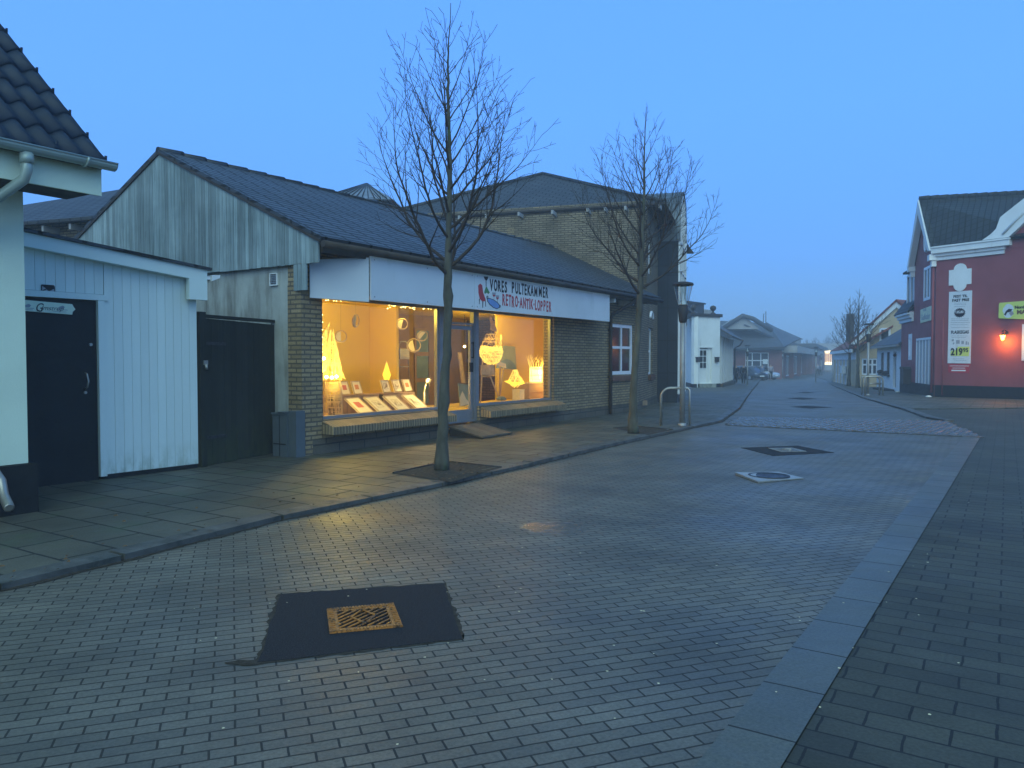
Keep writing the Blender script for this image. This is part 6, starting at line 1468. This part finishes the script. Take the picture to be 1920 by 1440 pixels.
ptxt('FEST TIL', 1788, 1814, 552, 558.5, bold=.035); ptxt('FAST PRIS', 1785.5, 1817, 559, 566, bold=.035)
c = at(1800, 586.5); mb = MB(); pts = []
for k in range(36): a = k * 2 * math.pi / 36; r_ = 1.0 if k % 2 else .78; pts.append((c[0] + .235 * r_ * math.cos(a), c[1] + .205 * r_ * math.sin(a)))
mb.fpoly(F2r, pts, .0205, .023); part('burst', mb, M['inkblack'], ps)
(a_, z0), (b_, z1) = at(1791.5, 587.5), at(1807.5, 582); text(ps, F2r, '135,80', a_, z0, .025, (z1 - z0) / .72, xs=.85, bold=.004, mat='signboard')
mb = MB(); rr = random.Random(6)
for y, x0, x1 in ((568.5, 1790, 1812), (571.5, 1789, 1812), (575, 1790, 1811), (598, 1784, 1817), (601, 1784, 1817), (605, 1783, 1819), (609, 1783, 1816), (614, 1784, 1818), (630, 1784, 1816), (633, 1785, 1812), (667.5, 1784, 1813), (673, 1787, 1808), (676, 1790, 1813)):
    x = x0
    while x < x1:
        w = rr.uniform(1.5, 5); (p, z), (q, _) = at(x, y), at(min(x + w, x1), y); mb.box(F2r, p, q, .0205, .0225, z - .006, z + .010); x += w + .8
part('small_print', mb, M['inkgrey'], ps)
ptxt('FLASKEGAS', 1783.5, 1816.5, 619, 626, bold=.03)
mb = MB()
for x, y, w, h in ((1785, 638, 4, 4), (1787, 644, 3, 3.5), (1793, 641, 7, 7), (1803, 642, 5, 6), (1811, 643, 3, 6), (1815, 644, 2, 5)):
    (p, z), (q, z2) = at(x, y + h / 2), at(x + w, y - h / 2); mb.box(F2r, p, q, .0205, .0225, min(z, z2), max(z, z2))
part('gas_bottle_drawing', mb, M['inkgrey'], ps)
mb = MB(); P = [at(*p) for p in ((1782.5, 667), (1817, 668), (1818.5, 650), (1796, 650), (1795, 656), (1783, 658))]; mb.fpoly(F2r, P, .0205, .023); part('price_box', mb, M['lime'], ps)
ptxt('219', 1783, 1804.5, 652.5, 665.5, bold=.04)
ptxt('95', 1806, 1815.5, 652.5, 660, bold=.035)
ban = plate('red_banner', 'small red banner with white lines under the tall price poster', 'banner', F2r, ((1779, 696), (1818, 697.5), (1818.5, 684), (1779, 683)), .012, 'inkred') if False else plate('red_banner', 'small red banner with white lines under the tall price poster', 'banner', F2r, ((1778.5, 699), (1818.5, 700), (1819, 683.5), (1779, 682.5)) if False else ((1778.5, 697.5), (1818.5, 698.5), (1819, 695.2), (1778.5, 691)), .012, 'inkred')
for o in list(ban.children): bpy.data.objects.remove(o)
mb = MB(); P = [F2r.hit(*p) for p in ((1778, 698.5), (1817, 700), (1819.5, 682), (1778, 682))]; mb.fpoly(F2r, P, .003, .010); part('panel', mb, M['inkred'], ban)
mb = MB()
for y, x0, x1, h in ((686.5, 1784, 1816, .022), (690.0, 1786, 1812, .022), (694.5, 1784, 1812, .04)):
    pass
def strip(y, x0, x1, h, d): (p, z), (q, _) = at(x0, y), at(x1, y); mb.box(F2r, p, q, d, d + .003, z - h, z + h)
strip(694.5, 1784, 1811, .025, .010); strip(686, 1781, 1817, .010, .010); strip(690, 1786, 1810, .010, .010); part('lines', mb, M['white'], ban)
ys = thing('shop_sign', 'yellow green sign with a bird picture, cut by the right edge', 'sign', tuple(F2r.p(at(1900, 580)[0], 0, at(1900, 580)[1])))
mb = MB(); P = [at(*p) for p in ((1875, 597), (1960, 600), (1960, 561), (1876, 568), (1874.5, 570), (1873.5, 595))]; mb.fpoly(F2r, P, .002, .06); part('panel', mb, M['lime'], ys)
c = at(1892, 583); mb = MB(); mb.fpoly(F2r, [(c[0] + .20 * math.cos(k * .3927) * (1 if k % 3 else .85), c[1] + .27 * math.sin(k * .3927)) for k in range(16)], .0605, .063); part('picture_ground', mb, M['signboard'], ys)
mb = MB(); mb.fpoly(F2r, [at(1884, 590), at(1888, 583), at(1893, 579), at(1900, 580), (at(1896, 585)), at(1890, 586), at(1887, 592)], .0635, .066); part('picture_subject', mb, M['inkblack'], ys)
mb = MB(); mb.fpoly(F2r, [at(1893, 587), at(1899, 583), at(1903, 588), at(1897, 593)], .0635, .065); part('picture_detail', mb, M['cloth_light'], ys)
(a_, z0), (_, z1) = at(1904, 579), at(1904, 574.5); text(ys, F2r, 'Nordjysk', a_, z0, .064, (z1 - z0) / .6, bold=.008, mat='inkblack')
(a_, z0), (_, z1) = at(1908, 589), at(1908, 581.5); text(ys, F2r, 'MAD', a_, z0, .064, (z1 - z0) / .72, bold=.012, mat='redsill')
t2 = plate('facade_sign', 'pale yellow lettered sign above the white folding door', 'sign', F1r, ((1727, 606), (1748, 600), (1748, 573), (1727, 581)), .03, 'paleyellow')
(a_, z0), (b_, z1) = F1r.hit(1728.5, 600.5), F1r.hit(1746, 600.5); text(t2, F1r, 'Gasflasker', a_, z0 - .0, .034, .36, xs=1.15, bold=.004, mat='inkgrey')
text(t2, F1r, 'Kiosk', a_ + .4, z0 + .36, .034, .24, xs=1.1, bold=.0, mat='inkgrey')
# wall lamp
wl = at(1880, 632, .32); c = F2r.p(wl[0], .32, wl[1])
t2 = thing('wall_lamp', 'glowing amber wall lantern on a curved bracket on the red wall', 'wall lamp', tuple(c))
mb = MB(); mb.tube([F2r.p(wl[0], .01, wl[1] + .16), F2r.p(wl[0], .10, wl[1] + .26), F2r.p(wl[0], .24, wl[1] + .28), F2r.p(wl[0], .31, wl[1] + .22), F2r.p(wl[0], .32, wl[1] + .13)], .014, 8); mb.tube([F2r.p(wl[0], .002, wl[1] + .16), F2r.p(wl[0], .02, wl[1] + .16)], .06, 10)
mb.tube([F2r.p(wl[0] - .16, .08, wl[1] + .20), F2r.p(wl[0] - .10, .1, wl[1] + .26), F2r.p(wl[0], .12, wl[1] + .265)], .010, 6); part('bracket', mb, M['lampblack'], t2)
mb = MB(); mb.lathe(c, [(.05, -.11), (.10, .07)], 6, smooth=False); part('glass', mb, M['amber'], t2)
mb = MB(); mb.lathe(c, [(.125, .07), (.11, .09), (.03, .14), (0, .15)], 6, smooth=False); mb.lathe(c, [(0, -.14), (.05, -.125), (.055, -.111)], 6); part('cap', mb, M['lampblack'], t2)
light(t2, 'lamp_light', F2r.p(wl[0], .34, wl[1] - .16), 42, (1, .42, .05), .05)
# right edge window of red house
ew = (at(1917.5, 620)[0], 8.0, at(1918, 676)[1], at(1918, 608)[1]); mb = MB(); mb.box(F2r, ew[0], ew[0] + .10, .001, .05, ew[2], ew[3]); mb.box(F2r, ew[0] + .1, ew[0] + .9, .001, .05, ew[2], ew[2] + .1); mb.box(F2r, ew[0] + .1, ew[0] + .9, .001, .05, ew[3] - .1, ew[3]); w_ = part('window', mb, M['winwhite'], t)
mb = MB(); mb.box(F2r, ew[0] + .1, ew[0] + .9, .002, .02, ew[2] + .1, ew[3] - .1); part('pane', mb, M['darkglass'], w_)
c = F1r.hit(1694, 700, .25); t2 = thing('letter_box', 'dark wall mounted box beside the red house corner and white house', 'letter box', tuple(F1r.p(c[0], .2, c[1])))
mb = MB(); mb.box(F1r, c[0] - .3, c[0] + .5, .002, .35, c[1] - .5, c[1] + .2); part('body', mb, M['lampblack'], t2); mb = MB(); mb.fpoly(F1r, [(c[0] - .33, c[1] + .201), (c[0] + .53, c[1] + .201), (c[0] + .4, c[1] + .32), (c[0] - .2, c[1] + .32)], .0, .38); part('lid', mb, M['lampblack'], t2)
for px, py, lb in ((1683, 736, 'small white stone at the foot of the low white house'), (1741, 745, 'small white stone by the folding door of the red house')):
    c = G(px, py, .03); t2 = thing('stone', lb, 'stone', tuple(c)); mb = MB(); mb.lathe(c, [(0, 0), (.08, .01), (.10, .04), (.05, .07), (0, .08)], 9, sx=1.3); part('body', mb, M['white2'], t2)

# ------------------------------------------------------------------ LOW WHITE HOUSE + YELLOW HOUSES
F = Frame(XD(1644, 47.2), XD(1690, 39.5)); g = gz(44)
t = thing('low_white_house', 'low white cottage with dark roof between red and yellow houses', 'house', tuple(G(1668, 729)))
zE = F.hit(1666, 646)[1]; L = F.L
w = [(F.hit(a, 690)[0], F.hit(b, 690)[0], F.hit((a + b) / 2, y1)[1], F.hit((a + b) / 2, y0)[1]) for a, b, y0, y1 in ((1651.5, 1657, 661, 700), (1662.5, 1668, 660, 702))]
dw = (F.hit(1674.5, 700)[0], F.hit(1680, 700)[0], F.hit(1677, 727)[1], F.hit(1677, 659)[1])
mb = MB(); mb.wall(F, 0, L + 1.0, g - .3, zE, w + [dw], -.3, 0); part('wall', mb, M['white2'], t)
for a in w:
    x = window(t, F, a[0], a[1], a[2], a[3], -.08, 1, 2, .05, .02, mat='lampblack'); mb = MB(); mb.box(F, a[0] - .1, a[1] + .1, .001, .14, a[2] - .10, a[2] - .01); mb.lathe(F.p((a[0] + a[1]) / 2, .1, a[2]), [(0, -.02), (.2, .03), (.18, .16), (0, .22)], 8); part('flower_box', mb, M['lampblack'], x)
mb = MB(); mb.box(F, dw[0], dw[1], -.2, -.12, dw[2], dw[3]); dr_ = part('door', mb, M['iron'], t)
mb = MB(); mb.tube([F.p(dw[1] - .12, -.12, dw[2] + 1), F.p(dw[1] - .12, -.06, dw[2] + 1)], .03, 6); part('handle', mb, M['galv'], dr_)
mb = MB(); mb.tube([F.p(dw[1] + .1, .15, dw[3] - .25), F.p(dw[1] + .1, .02, dw[3] - .15)], .08, 6); part('lantern', mb, M['lampblack'], t)
rdg = PD(1690, 612, 43).z
mb = MB(); slab(mb, [F.p(-.3, .35, zE - .05), F.p(L + 1, .35, zE - .05), F.p(L + 1, -3.4, zE + 2.5), F.p(2.0, -3.4, zE + 2.5)], .12); part('roof', mb, M['farroof'], t)
mb = MB(); mb.box(F, -.3, L + 1, .3, .42, zE - .18, zE - .08); part('gutter', mb, M['galv'], t)
mb = MB(); mb.prism([F.p(-.02, .0, g - .3), F.p(-.02, -3.4, g - .3), F.p(-.02, -3.4, zE + .3), F.p(-.02, 0, zE)], F.p(.02, 0, 0) - F.p(0, 0, 0)); part('side_wall', mb, M['white2'], t)
mb = MB(); mb.box(F, L * .35, L * .8, .05, .6, g - .1, g + .14); part('doorstep', mb, M['plinth'], t)
# yellow gabled house
F = Frame(XD(1606, 51.5), XD(1668, 47.2)); g = gz(50)
F = Frame(XD(1605, 52.5), XD(1722, 45.0)) if False else Frame(XD(1605, 52.5), XD(1730, 49.0)); g = gz(51)
t = thing('yellow_house', 'yellow gabled house with red tiled roof and white window frames', 'house', tuple(G(1640, 722)))
lo = F.hit(1614, 622); pk = F.hit(1683, 567); zLo = F.hit(1612, 611)[1]
ww = (F.hit(1615, 690)[0], F.hit(1645, 690)[0], F.hit(1630, 703)[1], F.hit(1630, 672)[1]); wu = (F.hit(1649.5, 625)[0], F.hit(1670, 625)[0], F.hit(1660, 640)[1], F.hit(1660, 615)[1])
pkz = pk[1]; s1_ = pk[0]; slope = (pkz - zLo) / (s1_ - F.hit(1612, 611)[0])
mb = MB(); mb.wall(F, 0, F.L, g - .3, F.hit(1610, 640)[1], [ww], -.3, 0)
zmid = F.hit(1610, 640)[1]
sl0 = max(0, s1_ - (pkz - zmid) / slope)
mb.fpoly(F, [(sl0, zmid), (2 * s1_ - sl0, zmid), (s1_, pkz)], -.3, 0); part('gable_wall', mb, M['yellow'], t)
window(t, F, ww[0] + .01, ww[1] - .01, ww[2], ww[3], -.08, 3, 1, .10, .06, zs=[ww[3] - .42])
window(t, F, wu[0], wu[1], wu[2], wu[3], .001, 1, 1, .12, .04)
mb = MB(); q0 = (s1_, pkz + .18); q1 = (sl0 - .5, zmid - .2); mb.fpoly(F, [q0, q1, (q1[0] + .5, q1[1] + .0), (s1_, pkz - .32)], .02, .14); mb.fpoly(F, [q0, (2 * s1_ - q1[0], q1[1]), (2 * s1_ - q1[0] - .5, q1[1]), (s1_, pkz - .32)], .02, .139); part('barge_board', mb, M['white2'], t)
mb = MB()
for sgn in (0, 1):
    x = q1[0] if not sgn else 2 * s1_ - q1[0]
    slab(mb, [F.p(s1_, .2, pkz + .2), F.p(x, .2, q1[1] + .05), F.p(x - 3, -11, q1[1] + .05) if not sgn else F.p(x, -11, q1[1] + .05), F.p(s1_, -11, pkz + .2)], .12)
part('roof', mb, M['redtile'], t)
mb = MB(); c = F.p(sl0 - 1.0, -7, 0); ct = PD(1597, 588, c.y); cb_ = PD(1597, 640, c.y); mb.prism([(ct.x - .19, ct.y, cb_.z), (ct.x + .19, ct.y, cb_.z), (ct.x + .19, ct.y + .5, cb_.z), (ct.x - .19, ct.y + .5, cb_.z)], (0, 0, ct.z - cb_.z)); part('chimney', mb, M['plinthgrey'], t)
# street side wing
F = Frame(XD(1563, 71), XD(1605, 52.6)); zE = 2.95 + gz(60) * 0
t = thing('yellow_wing', 'long low yellow house with white doors and red roof beside the bare trees', 'house', tuple(G(1580, 720)))
zE = F.hit(1580, 656)[1]; L = F.L; g = gz(60)
dd = [(L * .10 + i * L * .15, L * .10 + i * L * .15 + L * .10, g - .1, g + 2.3) for i in range(4)]
mb = MB(); mb.wall(F, 0, L, g - .5, zE, dd, -.3, 0); part('wall', mb, M['yellow'], t)
for a in dd: window(t, F, a[0], a[1], a[2], a[3], -.08, 2, 3, .12, .06, gl='curtain', name='white_door')
mb = MB(); slab(mb, [F.p(-.3, .3, zE), F.p(L + 1.5, .3, zE), F.p(L + 1.5, -4, zE + 2.7), F.p(-.3, -4, zE + 2.7)], .12); part('roof', mb, M['redtile'], t)
mb = MB(); mb.box(F, -.3, L, .2, .34, zE - .3, zE - .06); mb.tube([F.p(-.1, .1, zE - .3), F.p(-.1, .1, g)], .07, 6); mb.box(F, L * .55, L * .62, .001, .3, g + .9, g + 1.5); part('gutter', mb, M['white2'], t)
mb = MB(); mb.box(F, .0, L, .002, .03, zE - .8, zE - .301); part('frieze', mb, M['white2'], t)
# distant mist trees at the end of the street
for i, (px, D, H, W_) in enumerate(((1528, 190, 13, 5), (1552, 210, 15, 6), (1572, 200, 14, 6), (1590, 185, 12, 5), (1512, 205, 13, 5))):
    b = XD(px, D); tree(('hazy bare tree far away, leftmost but one at the street end', 'hazy tall bare tree far away directly behind the lit shop', 'hazy bare tree far away right of the lit shop', 'hazy bare tree far away behind the yellow wing', 'hazy bare tree far away, leftmost at the street end')[i], Vector((b.x, b.y, gz(D))), H * .62, 1.5, W_ * 1.1, 30 + i, 26, .2, fine=.4, group='hazy trees at the end of the street', tmin=.025)

# ------------------------------------------------------------------ leaves and gutter moss
mb = MB(); rr = random.Random(77)
for i in range(150):
    if i < 60: k_ = rr.randint(1, 5); a, b = Vector(KI[k_]), Vector(KI[k_ + 1]); q = a.lerp(b, rr.random()) + Vector((rr.gauss(0, .12), rr.gauss(0, .12))); z_ = .062
    elif i < 110: q = Vector((b1_.x + rr.gauss(0, .55), b1_.y + rr.gauss(0, .45))); z_ = .062
    else: q = Vector((rr.uniform(-3.6, 1.2), 0)); q.y = 9.5 + q.x * .9 + rr.uniform(-.8, 1.0); z_ = .062
    w_ = rr.uniform(0, 6.28); s_ = rr.uniform(.012, .026); c_ = Vector((q.x, q.y, z_)); u = Vector((math.cos(w_), math.sin(w_), 0)) * s_; v = Vector((-math.sin(w_), math.cos(w_), 0)) * s_ * .5
    up = Vector((0, 0, rr.uniform(.002, .012))); mb.poly([c_ - u, c_ - u * .3 + v + up, c_ + u * .4 + v * .8 + up, c_ + u, c_ + u * .3 - v, c_ - u * .4 - v])
o = part('fallen_leaves', mb, plain('dead_leaf', (.13, .075, .035), .7, 0, .5, 30)); o['kind'] = 'stuff'; o['label'] = 'brown fallen leaves scattered on the left pavement and round the tree foot'
mb = MB(); prev = None
for i in range(len(KL) - 2):
    a, b = Vector(KL[i]), Vector(KL[i + 1]); n_ = max(2, int((b - a).length / .12)); t_ = (b - a).normalized(); s_ = Vector((t_.y, -t_.x))
    for k in range(n_):
        p = a.lerp(b, k / n_); w_ = .03 + .035 * rr.random() ** 2; z_ = gz(p.y) + .0045
        cur = (Vector((p.x, p.y, z_)), Vector((p.x + s_.x * w_, p.y + s_.y * w_, z_)))
        if prev: mb.poly([prev[0], prev[1], cur[1], cur[0]])
        prev = cur
struct('gutter_moss', mb, M['soil'])
# ------------------------------------------------------------------ HAZE
mb = MB(); Fh = Frame((-380, -35), (380, -35)); mb.box(Fh, 0, 760, -560, 0, -2.2, 17)
hz = part('haze', mb, []) ; hz['kind'] = 'stuff'
m = bpy.data.materials.new('haze'); m.use_nodes = True; nt = m.node_tree; nt.nodes.clear(); o = N(nt, 'ShaderNodeOutputMaterial'); v = N(nt, 'ShaderNodeVolumePrincipled')
v.inputs['Color'].default_value = (.95, .98, 1.0, 1); v.inputs['Density'].default_value = .0036; v.inputs['Anisotropy'].default_value = .2
nt.links.new(v.outputs[0], o.inputs['Volume']); hz.data.materials.append(m)
